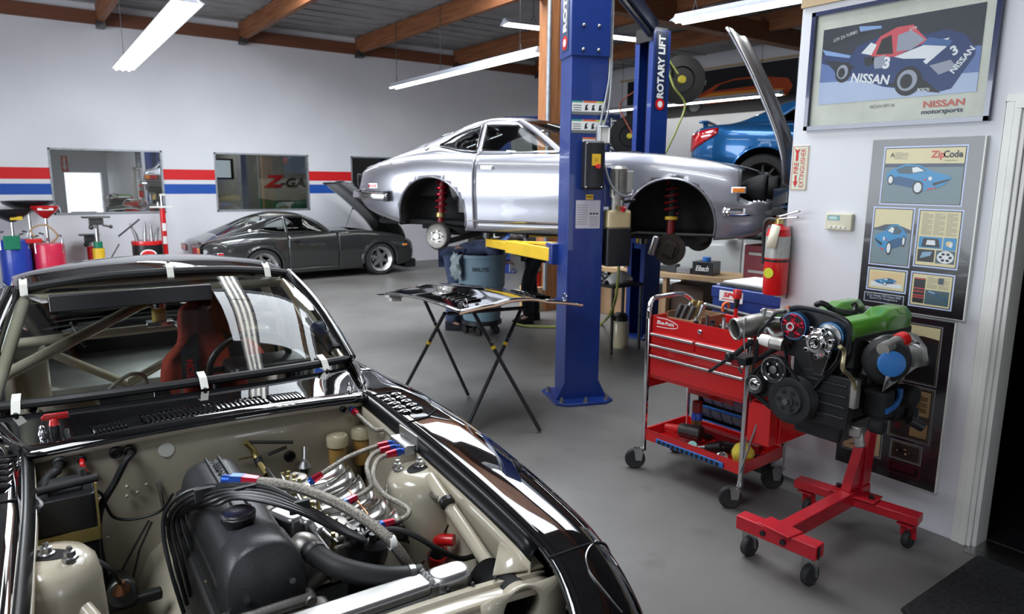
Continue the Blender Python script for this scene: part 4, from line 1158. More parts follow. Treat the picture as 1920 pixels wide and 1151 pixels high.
# throttle linkage on the firewall
MB().tube([cu(465, 829, .70), cu(549, 829, .70)], .0055, 8).build('throttle_rod', 'dark_steel', blk)
MB().tube([cu(460, 829, .70), cu(474, 843, .70), cu(483, 862, .72), cz(500, 890, .76)], .010, 8, sm=3).build('bell_crank', 'brass', blk)
MB().cyl(cu(482, 858, .72), cu(488, 872, .735), .013, n=10).build('linkage_boot', 'rubber', blk)
MB().tube([cu(503, 852, .69), cu(537, 838, .69)], .006, 8).build('return_spring', 'dark_steel', blk)
MB().bb(*[cu(447, 862, .67), cu(475, 855, .675)]).build('linkage_bracket', 'brass', blk)
MB().cyl(cz(572, 878, .74), cz(572, 838, .80), .010, n=10).lathe([(.02, 0), (.024, .02), (.012, .04)], cz(572, 885, .74), (0, 0, 1), 12).build('vacuum_valve', 'steel', blk)
for x, y in ((632, 818), (677, 803)):
    p = cz(x, y, .80)
    o = MB().lathe([(.028, -.13), (.031, -.12), (.031, -.03), (.030, -.03)], p, (0, 0, 1), 22).build('fluid_reservoir', 'amber_fluid', blk)
    MB().lathe([(.037, -.032), (.038, -.004), (.034, .004), (.022, .005), (.020, .008), (0, .009)], p, (0, 0, 1), 22).build('reservoir_cap', 'clear_plastic', o)
# ---- engine
en = MB().bb((.74, -.17, .30), (1.43, .06, .70)).rbox((1.08, -.05, .70), (.66, .20, .12), .02).build('engine', 'dark_steel', blk, bev=.01)
vc = MB(); G = []
for i in range(31):
    u = .815 + i*(1.375-.815)/30
    k = 1.
    if i < 2: k = .82 + .09*i
    row = []
    for j in range(17):
        a = PI*j/16; x = math.cos(a); y = math.sin(a)
        row.append(V((u, -.060 + .086*k*(abs(x)**.55)*(1 if x > 0 else -1), .745 + (.125*k)*(y**.75) + .012*(k-1))))
    G.append(row)
vc.grid(G).poly(G[0][::-1])
vco = vc.build('valve_cover', 'crinkle_black', en, ang=50)
MB().bb((.84, -.075, .868), (1.22, -.068, .876)).bb((.84, -.04, .868), (1.22, -.033, .876)).build('cover_rib', 'crinkle_black', vco, bev=.002)
tx_ = MB(); tx_.text('NISSAN', (.935, -.0545, .8725), (1, 0, 0), (0, 1, 0), .022, bold=.02, width=.13, lift=.003); tx_.build('cover_lettering', 'crinkle_black', vco, solid=.003)
dc = MB(); G = []
arch = [(math.cos(PI*j/20), math.sin(PI*j/20)) for j in range(21)]
for u, k in ((1.345, .88), (1.356, .96), (1.365, 1.0), (1.43, 1.0), (1.447, .99), (1.458, .96), (1.464, .91)):
    G.append([V((u, -.062 + .090*k*(abs(x)**.75)*(1 if x > 0 else -1), .765 + (.125*k)*y**.85 - (.035 if y < .02 else 0))) for x, y in arch])
dc.grid(G).poly(G[-1])
dco = dc.build('front_cover', 'crinkle_black', en, ang=50)
for y, z in ((-.108, .770), (-.008, .785), (-.150, .745)):
    MB().cyl((1.460, y, z), (1.472, y, z), .008, n=6).build('cover_bolt', 'steel', dco)
tc = MB().rbox((1.465, -.06, .56), (.06, .27, .30), .02).rbox((1.455, -.06, .725), (.045, .21, .03), .012).build('timing_cover', 'cast_aluminium', en, bev=.012)
for y in (-.15, .03): MB().lathe([(.014, 0), (.012, .006), (0, .006)], (1.478, y, .725), (1, 0, 0), 12).build('timing_cover_boss', 'cast_aluminium', tc)
fan = MB()
for k in range(7): fan.tube([V((1.505, -.15+k*.005, .66-k*.012)), V((1.51, -.02, .655-k*.012)), V((1.505, .06, .64-k*.012))], .003, 6, sm=4)
fan.build('drive_belt', 'rubber', en)
cp = cz(447, 968, .885)
oc = MB().lathe([(.034, 0), (.036, .008), (.040, .012), (.041, .030), (.036, .036), (.032, .033), (0, .033)], cp+V((0, 0, -.02)), (0, 0, 1), 12).build('oil_cap', 'black_plastic', en, bev=.002)
MB().lathe([(.038, 0), (.042, .006), (.036, .012)], cp+V((0, 0, .0)), (0, 0, 1), 12, False).build('oil_cap_rim', 'dark_steel', oc)
lk = [cz(*p) for p in ((385, 1092, .70), (407, 1088, .70), (423, 1135, .66), (395, 1142, .66))]
LB = MB(); ex = (lk[1]-lk[0]).normalized(); ey = (lk[0]-lk[3]).normalized()
n = 20; ring = []
for k in range(n):
    a = 2*PI*k/n; c, s = math.cos(a), math.sin(a); m = (lk[0]+lk[2])/2
    ring.append([m + ex*.012*c + ey*(.020*s + .012*(1 if s > 0 else -1)), m + ex*.026*c + ey*(.036*s + .012*(1 if s > 0 else -1))])
LB.grid(ring, cu=True).build('lifting_eye', 'brass', en, solid=.005)
# spark leads
dist = cz(690, 1032, .745)
for k in range(6):
    o_ = k*.011
    a = [(345+6*k, 1150-16*k, .60), (322+10*k, 1075-11*k, .70), (307+9*k, 1005-9*k, .78), (312+13*k, 958-2*k, .84+.003*k), (352+11*k, 921+5*k, .91), (420+4*k, 909+5*k, .935), (498, 911+6*k, .93), (556+2*k, 938+5*k, .90), (620, 974+3*k, .85), (668+3*k, 1000+3*k, .805)]
    L = [cz(*p) for p in a]
    e = dist + V((-.02+.02*math.cos(k), .0+.025*math.sin(k*1.05), .05)); L.append(e)
    MB().tube(L, .0052, 8, sm=6).build('spark_lead', 'black_plastic', en)
for x, y, z in ((460, 922, .93), (385, 925, .92), (562, 950, .895)): MB().rbox(cz(x, y, z), (.012, .05, .03), .004).build('lead_separator', 'rubber', en)
do = MB().lathe([(.030, -.12), (.045, -.05), (.052, 0), (.050, .03), (.035, .042), (0, .045)], dist, (.15, .2, 1), 18).build('distributor', 'black_plastic', en)
tw_ = MB()
for k in range(6):
    a = 2*PI*k/6; tw_.cyl(dist+V((.032*math.cos(a), .032*math.sin(a), .035)), dist+V((.034*math.cos(a), .034*math.sin(a), .062)), .009, n=8)
tw_.build('distributor_tower', 'black_plastic', do)
MB().tube(pth([(700, 1000, .80), (735, 992, .82), (775, 1003, .80), (822, 1030, .74), (862, 1047, .68), (890, 1042, .66)]), .0075, 8).build('coil_lead', 'rubber', en)
# carburettors, manifold, trumpets
mx_ = MB()
for u in (.90, .985, 1.07, 1.155, 1.24, 1.325):
    mx_.tube([V((u, .03, .66)), V((u, .09, .69)), V((u, .14, .715))], .026, 12, sm=3)
mx_.bb((.85, .115, .685), (1.37, .13, .745)); mx_.build('intake_manifold', 'cast_aluminium', en)
ncar = 0
for u in (.9425, 1.1125, 1.2825):
    c = MB().rbox((u, .175, .73), (.13, .085, .07), .012).rbox((u, .17, .772), (.10, .06, .018), .01).build('carburettor', 'cast_aluminium', en, bev=.006)
    MB().lathe([(.034, 0), (.034, .008), (.026, .012), (.010, .012), (.010, .02), (0, .02)], (u-.025, .165, .78), (0, 0, 1), 14).build('carburettor_lid', 'cast_aluminium', c)
    MB().rbox((u+.045, .20, .775), (.022, .075, .022), .006).build('float_cover', 'aluminium', c, bev=.003)
    j = MB()
    for q in range(7): j.cyl((u-.05+.017*q, .135+.012*(q % 3), .76), (u-.05+.017*q, .135+.012*(q % 3), .80+.008*(q % 2)), .0055, n=6)
    j.build('jet_screw', 'brass', c)
    MB().tube([V((u-.06, .13, .795)), V((u+.03, .12, .80)), V((u+.07, .14, .78))], .004, 6).build('linkage_rod', 'steel', c)
for u in (.90, .985, 1.07, 1.155, 1.24, 1.325):
    o = V((u, .205, .735)); ax_ = V((.10, 1, .28)).normalized()
    MB().lathe([(.028, 0), (.028, .055), (.031, .078), (.038, .102), (.049, .118), (.054, .121), (.050, .123), (.034, .108), (.025, .06), (.023, .0)], o, ax_, 26, False).build('intake_trumpet', mat('spun_aluminium', (.66, .64, .60), .2, metal=1., var=.1) if 'spun_aluminium' not in MATS else 'spun_aluminium', en)
    MB().cyl(o+ax_*.004, o+ax_*.006, .022, n=16).build('trumpet_throat', 'black_matte', en)
MB().tube([V((.84, .10, .80)), V((1.40, .10, .79))], .006, 8).build('throttle_shaft', 'steel', en)
MB().tube(pth([(545, 950, .80), (590, 1000, .77), (640, 1050, .72)]), .010, 8).build('heater_pipe', 'copper', en)
MB().tube(pth([(655, 920, .80), (690, 965, .78)]), .003, 6).build('copper_line', 'copper', en)
# thermostat housing, hoses
th = cz(572, 1018, .80)
MB().lathe([(.040, -.08), (.040, -.01), (.030, .012), (.014, .022), (0, .024)], th, (.2, .3, 1), 16).build('thermostat_housing', 'cast_aluminium', en)
MB().rbox(cz(540, 975, .79), (.10, .06, .05), .015, .4).rbox(cz(575, 985, .78), (.07, .05, .06), .015, .2).rbox(cz(605, 1005, .77), (.05, .05, .07), .01).build('water_neck', 'aluminium', en, bev=.012)
hp = pth([(580, 1030, .805), (605, 1048, .80), (640, 1066, .79), (700, 1080, .77), (755, 1082, .755), (790, 1078, .75)])
hh = MB().tube(hp, .026, 14).build('radiator_hose', 'rubber', en)
for i in (3, len(hp)-5):
    d = (hp[i+1]-hp[i]).normalized(); MB().cyl(hp[i]-d*.007, hp[i]+d*.007, .0285, n=16).build('hose_clamp', 'steel', hh)
def fitting(p, d, r=.011, red=.034, blue=.034, parent=en):
    d = V(d).normalized()
    o = MB().cyl(p, p+d*red, r, r*1.25, 6).build('hose_end', 'red_anod', parent)
    if blue: MB().cyl(p+d*red, p+d*(red+blue*.6), r*1.3, n=6).cyl(p+d*(red+blue*.6), p+d*(red+blue), r*1.05, n=12).build('union_nut', 'blue_anod', o)
    return o
big = [(478, 904, .925), (520, 907, .925), (575, 920, .91), (635, 945, .89), (690, 978, .86), (730, 1012, .82), (756, 1045, .77), (772, 1072, .72)]
bp = pth(big); MB().tube(bp, .0135, 12).build('breather_hose', 'braid', en)
fitting(bp[0]+(bp[0]-bp[3]).normalized()*-.01, bp[0]-bp[3], .016, .04, .055)
MB().cyl(bp[-14]-V((0, .008, 0)), bp[-14]+V((0, .008, 0)), .017, n=12).build('hose_tie', 'white_plastic', en)
fr = MB().rbox((1.045, .462, .872), (.115, .034, .030), .004).build('fuel_block', 'aluminium', blk, bev=.003)
MB().bb((.985, .480, .87), (1.11, .484, .915)).build('fuel_block_bracket', 'aluminium', fr)
fh = ([(708, 836, .868), (690, 842, .87), (655, 856, .86), (625, 874, .85), (604, 888, .835)],
      [(712, 845, .868), (697, 855, .87), (688, 874, .86), (693, 895, .84), (697, 910, .825), (685, 922, .815), (668, 932, .81)],
      [(724, 853, .868), (708, 863, .87), (700, 884, .86), (704, 905, .84), (722, 928, .82), (752, 945, .81), (767, 957, .805), (760, 970, .80), (738, 978, .80)])
for k, a in enumerate(fh):
    L = pth(a); MB().tube(L, .0075, 10).build('fuel_hose', 'braid', en)
    p = V((1.012+.036*k, .447, .868)); fitting(L[0], p-L[0], .0095, .032, max(.02, (p-L[0]).length-.032))
    fitting(L[-1], L[-1]-L[-3], .0095, .030, .014)
L = [cu(668, 775, .70), cz(690, 795, .865), cz(705, 806, .86), cz(722, 806, .868), (1.0, .46, .875)]
L = [V(p) for p in L]; MB().tube(L, .0072, 10, sm=7).build('fuel_feed_hose', 'braid', blk)
fitting(L[0]+(L[0]-L[1]).normalized()*-.01, L[0]-L[1], .010, .03, .02, blk); fitting(L[-1], V((1, -.1, 0)), .009, .02, .02, blk)
# ignition coil
c0, c1 = V((1.235, .475, .545)), V((1.27, .465, .615))
co_ = MB().cyl(c0, c1, .030, n=18).build('ignition_coil', 'red_paint', blk)
MB().cyl(c1, c1+(c1-c0)*.45, .026, .012, 14).build('coil_tower', 'black_plastic', co_)
MB().tube([c1+(c1-c0)*.4, c1+(c1-c0)*.75, c1+(c1-c0)*.85+V((.03, .03, 0))], .017, 10, sm=4).build('coil_boot', 'red_paint', co_)
MB().tube(pth([(840, 985, .72), (830, 1005, .68), (815, 1025, .64), (795, 1052, .60), (775, 1062, .62)]), .004, 6).build('coil_wire_sleeve', 'chrome', blk)
# brake master cylinder and its fitting
mcp = cz(228, 1108, .56)
MB().cyl(mcp+V((-.16, 0, -.06)), mcp+V((0, 0, -.01)), .04, n=16).bb(mcp+V((-.03, -.10, -.06)), mcp+V((.0, .10, -.03))).build('master_cylinder', 'dark_steel', blk, bev=.006)
MB().lathe([(.024, 0), (.022, .008), (.015, .016), (.010, .03), (0, .03)], mcp, (.2, 0, 1), 14).build('cylinder_fitting', 'copper', blk)
MB().tube([mcp+V((0, 0, .02))] + [cz(*p) for p in ((215, 1075, .66), (190, 1055, .70), (160, 1042, .72))], .006, 8, sm=4).build('cylinder_pipe', 'rubber', blk)

# ---- cabin
MB().bb((-1.2, -.60, .22), (.62, .60, .25)).build('cabin_floor', 'beige_paint', blk, ang=0)
MB().grid([[V((u, v, .25 + (.62-.25)*max(0, min(1, (-1.0-u)/.15)))) for v in (-.55, 0, .55)] for u in (-1.0, -1.15, -1.5, -1.95)]).build('rear_deck', mat('bare_deck', (.46, .46, .45), .45, metal=.5, var=.15), blk, solid=.008)
MB().bb((-.05, -.60, .70), (.24, .60, .885)).rbox((-.02, .34, .90), (.22, .34, .07), .03).build('dashboard', 'black_plastic', blk, bev=.02)
for sg in (1, -1):
    MB().rbox((-1.1, sg*.53, .56), (.34, .18, .64), .05).build('rear_suspension_tower', 'beige_paint', blk, bev=.03)
    G = []
    for k in range(9):
        u = -1.0 + 1.1*k/8; G.append([V((u, sg*.715, .86)), V((u, sg*.70, .6)), V((u, sg*.69, .25))])
    MB().grid(G).build('door_card', 'beige_paint', blk, solid=.006)
cg = lambda pts, r=.021: MB().tube([V(p) for p in pts], r, 12).build('roll_cage_tube', 'beige_paint', blk)
cg([(-.72, -.60, .25), (-.72, -.585, .95), (-.70, -.50, 1.17), (-.70, -.40, 1.215), (-.70, .40, 1.215), (-.70, .50, 1.17), (-.72, .585, .95), (-.72, .60, .25)])
cg([(-.72, -.59, .965), (-.72, .59, .985)])
cg([(-.28, -.60, .92), (-.74, -.06, 1.085), (-.74, .10, 1.13)], .024)
cg([(-.85, -.46, .90), (-1.1, -.11, .62)]); cg([(-1.1, -.11, .62), (-.85, .30, .90)])
for sg in (1, -1):
    cg([(-.70, sg*.48, 1.19), (-.33, sg*.49, 1.215), (-.25, sg*.495, 1.20), (.13, sg*.60, .93), (.20, sg*.61, .25)])
    cg([(-.72, sg*.52, 1.10), (-1.75, sg*.45, .72)])
cg([(-.30, -.48, 1.215), (-.30, .48, 1.215)])
p0, p1 = V((-.03, .555, 1.05)), V((.09, .592, .955))
pd_ = MB()
pd_.tube([p0.lerp(p1, k/12) for k in range(13)], [.030 + (.003 if k % 2 else 0) for k in range(13)], 12); pd_.build('cage_padding', 'rubber', blk)
st = MB(); G = []     # bucket seat shell
prof = [(-.02, .30, .24), (-.20, .29, .27), (-.36, .30, .27), (-.42, .40, .25), (-.47, .60, .245), (-.50, .78, .235), (-.53, .88, .215), (-.55, .95, .15), (-.565, 1.04, .14), (-.575, 1.10, .125), (-.58, 1.135, .07)]
for u, z, w_ in [tuple(p) for p in spl(prof, 3)]:
    row = []
    for j in range(13):
        f = -1 + j/6; b_ = .10*abs(f)**3 if z > .45 else 0
        c_ = .09*abs(f)**3 if z <= .5 else 0
        row.append(V((u + b_, .20 + w_*f, z + c_)))
    G.append(row)
so = st.grid(G).build('racing_seat', 'seat_red', blk, solid=.035, ang=70)
for sg in (-1, 1): MB().prism([(.035*math.cos(a), .02*math.sin(a)) for a in [2*PI*i/14 for i in range(14)]], (-.528, .20+sg*.085, .98), (0, 1, 0), (-.1, 0, 1), (.004, 0, 0)).build('belt_slot', 'black_matte', so)
for sg in (-1, 1):
    b0 = MB().ribbon([V((-.70, (.20)+sg*.09, .99)), V((-.53, (.20)+sg*.085, .985)), V((-.43, (.20)+sg*.10, .92)), V((-.40, (.20)+sg*.11, .75)), V((-.38, (.20)+sg*.10, .55)), V((-.28, (.20)+sg*.04, .42))], .075, .008, (1, 0, .2)).build('harness_strap', 'black_plastic', so)
    if sg < 0:
        sb = MB(); ex, ey = V((.1, .05, -1)), V((0, 1, .0)); sb.box(V((-.392, (.20)+sg*.11, .80)), (.004, .055, .18))
        sb.build('harness_patch', 'dark_steel', b0)
        w_ = MB(); w_.text('SIMPSON', V((-.388, (.20)+sg*.11, .80)), V((0, .0, 1)), V((0, -1, 0)), .040, bold=.03, width=.16, lift=.002); w_.build('patch_lettering', 'lens_red', b0)
wc = V((-.08, .28, .895)); e1, e2, a_ = frame(V((-1, 0, .40)))
sw = MB().tube([wc + (e1*math.cos(2*PI*i/32)+e2*math.sin(2*PI*i/32))*.165 for i in range(32)], .014, 10, closed=True)
for a in (0, PI, PI*1.5): sw.beam(wc, wc + (e1*math.cos(a)+e2*math.sin(a))*.16, .03, .006, a_)
sw.lathe([(.04, 0), (.045, .015), (.03, .03), (0, .03)], wc, a_, 16).build('steering_wheel', 'black_plastic', blk)
ml, mr = cu(92, 573, -.02), cu(398, 566, -.02)
mi = MB().rbox(V((-.03, (ml.y+mr.y)/2, 1.232)), (.03, mr.y-ml.y, .062), .008).build('panoramic_mirror', 'black_plastic', blk, bev=.004)
MB().bb((-.048, ml.y+.008, 1.206), (-.0455, mr.y-.008, 1.258)).build('mirror_face', 'chrome', mi, ang=0)
MB().beam((-.03, ml.y-.01, 1.24), (-.30, ml.y-.06, 1.225), .02, .008).build('mirror_arm', 'aluminium', mi)
cu_ = MB().lathe([(.032, 0), (.032, .06)], (-.72, .02, 1.01), (0, 0, 1), 16).build('oil_catch_cup', 'yellow_paint', blk)
MB().bb((-.76, -.04, .985), (-.68, .08, 1.008)).cyl((-.72, .02, 1.07), (-.72, .02, 1.15), .036, n=16).build('cup_bracket', 'chrome', cu_, bev=.004)
MB().tube([cu(137, 605, -.60), cu(140, 615, -.58), cu(148, 626, -.56), cu(152, 640, -.55), cu(160, 650, -.54)], .008, 8, sm=3).sphere(cu(138, 606, -.60), .017, 8).build('camera_clamp', 'black_plastic', blk)
MB().tube([V((-.1, -.30, .80)), V((-.15, -.24, .86)), V((-.25, -.16, .88)), V((-.35, -.10, .84)), V((-.36, -.09, .78))], .008, 8, sm=5).build('cabin_hose', 'braid', blk)
# ---------------------------------------------------------------- sight lines into the room (used to read real positions off known planes)
def sw(x, y): return V((0, 0, CAMH)), _f + _r*((x-960)/1321.6) - _u*((y-575.5)/1321.6)
def wX(x, y, X): o, d = sw(x, y); return o + d*(X/d.x)
def wY(x, y, Y): o, d = sw(x, y); return o + d*(Y/d.y)
def wZ(x, y, z): o, d = sw(x, y); return o + d*((z-CAMH)/d.z)
def wD(x, y, D): o, d = sw(x, y); return o + d*D
# ================================================================ two post lift
def lift_column(root, c, w, top, label_side, seam=None):
    """c: base centre, w: unit vector across the back plate; the channel opens towards n"""
    w = V((w[0], w[1], 0)).normalized(); n = V((-w.y, w.x, 0)); c = V(c)
    P = [(-.145, -.12), (.145, -.12), (.145, .12), (.075, .12), (.075, .105), (.13, .105), (.13, -.105), (-.13, -.105), (-.13, .105), (-.075, .105), (-.075, .12), (-.145, .12)]
    col = MB().prism(P, c, w, n, V((0, 0, top))).build('column', 'lift_blue', root, w=True, bev=.004)
    MB().prism([(-.24, -.20), (-.16, -.26), (.16, -.26), (.24, -.20), (.24, .18), (.16, .22), (-.16, .22), (-.24, .18)], c, w, n, V((0, 0, .022))).build('base_plate', 'lift_blue', col, w=True, bev=.003)
    for x, y in ((-.19, -.19), (.0, -.225), (.19, -.19), (-.20, .12), (.20, .12)):
        MB().cyl(c+w*x+n*y+V((0, 0, .02)), c+w*x+n*y+V((0, 0, .06)), .014, n=6).cyl(c+w*x+n*y+V((0, 0, .02)), c+w*x+n*y+V((0, 0, .028)), .026, n=12).build('anchor_bolt', 'steel', col, w=True)
    for s in (-1, 1): MB().prism([(0, 0), (.07, 0), (0, .14)], c+w*(s*.145)+n*-.12+V((0, 0, .022)), w*s, V((0, 0, 1)), n*.012).build('gusset', 'lift_blue', col, w=True, ang=0)
    return col, c, w, n
L1 = (3.70, 4.22, 0); L2c = (5.858, 5.577, 0)
lift = thing('two_post_lift', 'blue two post lift with yellow arms holding up the silver car', 'car lift', ((L1[0]+L2c[0])/2, (L1[1]+L2c[1])/2, 0))
c1, p1, w1, n1 = lift_column(lift, L1, (.936, -.351), 2.66, -1)
c2, p2, w2_, n2 = lift_column(lift, L2c, (.089, .995), 3.32, 1)
def ext(c, p, w, n, z0, z1):
    P = [(-.155, -.13), (.155, -.13), (.155, .125), (-.155, .125)]
    return MB().prism(P, p+V((0, 0, z0)), w, n, V((0, 0, z1-z0))).build('column_extension', 'lift_blue', c, w=True, bev=.004)
e1_ = ext(c1, p1, w1, n1, 2.655, 3.62)
ob = MB()
for x in (-.06, .06):
    for z in (2.70, 2.87): ob.sphere(p1 + w1*x - n1*.131 + V((0, 0, z)), .014, 10)
ob.build('extension_bolts', 'steel', e1_, w=True)
MB().bb((-.13, -.09, 0), (.13, .13, .14)).build('head_plate', 'black_plastic', c2).matrix_local = Matrix.Translation((p2 - lift.location) + V((0, 0, 3.2))) @ Matrix((w2_, n2, V((0, 0, 1)))).transposed().to_4x4()
top1, top2 = p1+V((0, 0, 3.50)), p2+V((0, 0, 3.36))
MB().beam(top1, top2+V((0, 0, .0)), .10, .14).build('overhead_beam', mat('lift_dark_blue', (.008, .02, .07), .4), lift, w=True, bev=.006)
MB().tube([top1+V((.05, .05, -.1)), top2+V((.03, .03, -.1))], .03, 8).build('hydraulic_hose_cover', 'black_plastic', lift, w=True)
# cylinder in the far column, carriages
MB().cyl(p2+n2*.02+V((0, 0, 1.3)), p2+n2*.02+V((0, 0, 3.2)), .035).build('lift_cylinder', 'black_plastic', c2, w=True)
for c, p, w, n in ((c1, p1, w1, n1), (c2, p2, w2_, n2)):
    MB().prism([(-.12, -.09), (.12, -.09), (.12, .09), (-.12, .09)], p+V((0, 0, 1.0)), w, n, (0, 0, .8)).build('carriage', 'lift_blue_light', lift, w=True, bev=.004)
    MB().prism([(-.20, .10), (.20, .10), (.20, .26), (-.20, .26)], p+V((0, 0, 1.08)), w, n, (0, 0, .17)).build('carriage_head', 'lift_blue', lift, w=True, bev=.008)
def carpt(o, u, v, z):
    return RM[o.name] @ V((u, v, z))
def arm(c, w, n, s, pad, ylw='yellow_paint'):
    a = V(c) + w*(s*.15) + n*.18 + V((0, 0, 1.155)); b = V((pad.x, pad.y, 1.155)); d = (b-a).normalized(); L = (b-a).length
    o = MB().beam(a, a+d*L*.62, .11, .11).build('lift_arm', ylw, lift, w=True, bev=.006)
    MB().beam(a+d*L*.5, a+d*L*.97, .08, .075).build('arm_extension', ylw, o, w=True, bev=.005)
    MB().beam(a+V((0, 0, .09)), a+d*L*.45+V((0, 0, .055)), .05, .02).beam(a+V((0, 0, .0)), a+V((0, 0, .10)), .05, .05).build('arm_brace', ylw, o, w=True, bev=.004)
    MB().cyl(b+V((0, 0, -.05)), b+V((0, 0, .045)), .035, n=14).cyl(b+V((0, 0, .045)), b+V((0, 0, pad.z-1.155)), .055, n=16).build('lift_pad', 'dark_steel', o, w=True)
arm(p1, w1, n1, -1, carpt(sil, -.62, -.62, .17)); arm(p1, w1, n1, 1, carpt(sil, .62, -.52, .17))
arm(p2, w2_, n2, 1, carpt(sil, -.75, .60, .17), 'yellow_paint'); arm(p2, w2_, n2, -1, carpt(sil, .60, .52, .17), 'yellow_paint')
# safety notices on the back plate
def plate(o, w, z, n=None):
    pass
bk = lambda x, z, d=.1215: p1 + w1*x - n1*d + V((0, 0, z))
lb = MB(); EX, EZ = w1, V((0, 0, 1))
def lrect(mb, x0, x1, z0, z1, c, d=.1215):
    mb.c = c; mb.poly([bk(x0, z0, d), bk(x1, z0, d), bk(x1, z1, d), bk(x0, z1, d)])
for z, x0 in ((2.335, -.135), (2.20, -.135), (2.07, -.045)):
    lrect(lb, x0, .135, z-.10, z, 0)
    cuts = [(-.135, -.05, 1), (-.045, .06, 2), (.062, .135, 3)]
    for a, b_, c in cuts:
        if a >= x0: lrect(lb, a, b_, z-.012, z, c, .1222)
    lrect(lb, x0, .135, z-.10, z-.078, 4, .1222)
    for k in range(3):
        lb.c = 5; xx = -.02+k*.055
        lb.poly([bk(xx-.014, z-.07, .1222), bk(xx+.014, z-.064, .1222), bk(xx+.004, z-.04, .1222), bk(xx+.016, z-.024, .1222), bk(xx-.008, z-.03, .1222)])
        if x0 < -.1: lrect(lb, -.125, -.06, z-.03-.017*k-.006, z-.03-.017*k, 4, .1222)
lrect(lb, -.045, .03, 1.90, 1.965, 0)
lb.build('safety_decals', ['paper', pal('2f8f7c'), pal('d9662a'), pal('b9c24a'), pal('6d6f70'), pal('2a2a2a')], c1, w=True, ang=0)
lb = MB(); lrect(lb, -.085, .115, 1.385, 1.60, 0)
for k in range(9): lrect(lb, -.075, .01, 1.56-k*.018, 1.565-k*.018, 1, .122)
for k in range(6): lrect(lb, .03, .105, 1.47-k*.014, 1.475-k*.014, 1, .122)
for k in range(3): lrect(lb, .03+.026*k, .048+.026*k, 1.49, 1.505, 2, .122)
lb.build('instruction_label', [pal('c9c6cf'), pal('8f8f92'), pal('333333')], c1, w=True, ang=0)
lb = MB(); lrect(lb, -.005, .055, 1.605, 1.645, 0); lrect(lb, .0, .05, 1.62, 1.628, 1, .122); lb.build('warning_label', ['yellow_paint', pal('6a5510')], c1, w=True, ang=0)
# switch box
sb = MB().rbox(bk(.02, 1.86, .175), (.155, .10, .36), .02, Matrix((w1, n1, V((0, 0, 1)))).transposed()).build('control_box', 'black_plastic', c1, w=True, bev=.018)
lb = MB(); lrect(lb, -.005, .065, 1.86, 1.945, 0, .2265); lrect(lb, .015, .045, 1.885, 1.915, 1, .2268); lb.build('switch_plate', ['yellow_paint', pal('caa015')], sb, w=True, ang=0)
MB().cyl(bk(.04, 1.855, .225), bk(.04, 1.855, .25), .018, n=14).build('stop_button', 'red_paint', sb, w=True)
for x, z in ((-.045, 2.02), (-.045, 1.70), (.08, 1.70)): MB().sphere(bk(x, z, .222), .008, 8).build('box_screw', 'steel', sb, w=True)
# socket outlet box with its cables
so = MB().rbox(bk(.10, 2.085, .15), (.09, .06, .14), .015, Matrix((w1, n1, V((0, 0, 1)))).transposed()).build('outlet_box', 'galvanized', c1, w=True, bev=.008)
MB().rbox(bk(.105, 2.085, .183), (.075, .008, .115), .02, Matrix((w1, n1, V((0, 0, 1)))).transposed()).build('outlet_plate', 'white_plastic', so, w=True)
for k in (0, 1): MB().tube([bk(.08+.03*k, 2.15, .15), bk(.10+.04*k, 2.25, .15), bk(.13+.03*k, 2.38, .14), bk(.16+.012*k, 2.55, .12), bk(.165+.012*k, 2.8, .1), bk(.165+.012*k, 3.3, .1)], .009, 8, sm=5).build('power_cable', 'galvanized', so, w=True)
# hydraulic power unit
pu = lambda x, d, z: p1 + w1*x - n1*d + V((0, 0, z))
RW = Matrix((w1, n1, V((0, 0, 1)))).transposed()
m0 = MB().rbox(pu(.18, .02, 1.70), (.08, .14, .30), .01, RW).build('pump_bracket', 'lift_blue', lift, w=True, bev=.004)
mo = MB().cyl(pu(.275, .06, 1.62), pu(.275, .06, 1.84), .075, n=22).cyl(pu(.275, .06, 1.84), pu(.275, .06, 1.862), .078, .06, 22)
for k in range(14):
    a = 2*PI*k/14; mo.box(pu(.275, .06, 1.73) + w1*(.078*math.cos(a)) + n1*(.078*math.sin(a)), (.008, .008, .19))
mo = mo.build('pump_motor', 'cast_aluminium', lift, w=True)
MB().rbox(pu(.36, .07, 1.74), (.06, .10, .17), .01, RW).build('capacitor_box', mat('motor_grey', (.33, .32, .30), .5), mo, w=True, bev=.006)
MB().tube([pu(.14, .12, 1.86), pu(.19, .14, 1.72), pu(.27, .16, 1.64), pu(.36, .14, 1.64), pu(.38, .13, 1.68)], .010, 8, sm=5).build('motor_cable', 'galvanized', mo, w=True)
MB().cyl(pu(.275, .06, 1.52), pu(.275, .06, 1.62), .062, n=18).bb(*[pu(.24, .0, 1.53), pu(.31, .13, 1.6)]).build('valve_block', 'cast_aluminium', mo, w=True)
MB().cyl(pu(.33, .06, 1.585), pu(.42, .09, 1.60), .012, n=8).build('release_lever', 'black_plastic', mo, w=True)
MB().cyl(pu(.25, .14, 1.545), pu(.25, .16, 1.545), .018, n=12).build('gauge_plug', 'brass', mo, w=True)
tk = MB().rbox(pu(.275, .06, 1.45), (.20, .17, .15), .03, RW).build('oil_tank', mat('tank_oil', (.50, .40, .22), .25, coat=.3), lift, w=True, bev=.02)
MB().cyl(pu(.30, .13, 1.52), pu(.30, .14, 1.55), .022, n=14).build('tank_cap', 'red_paint', tk, w=True)
MB().rbox(pu(.275, .06, 1.235), (.205, .175, .30), .02, RW).build('tank_cover', 'black_plastic', tk, w=True, bev=.006)
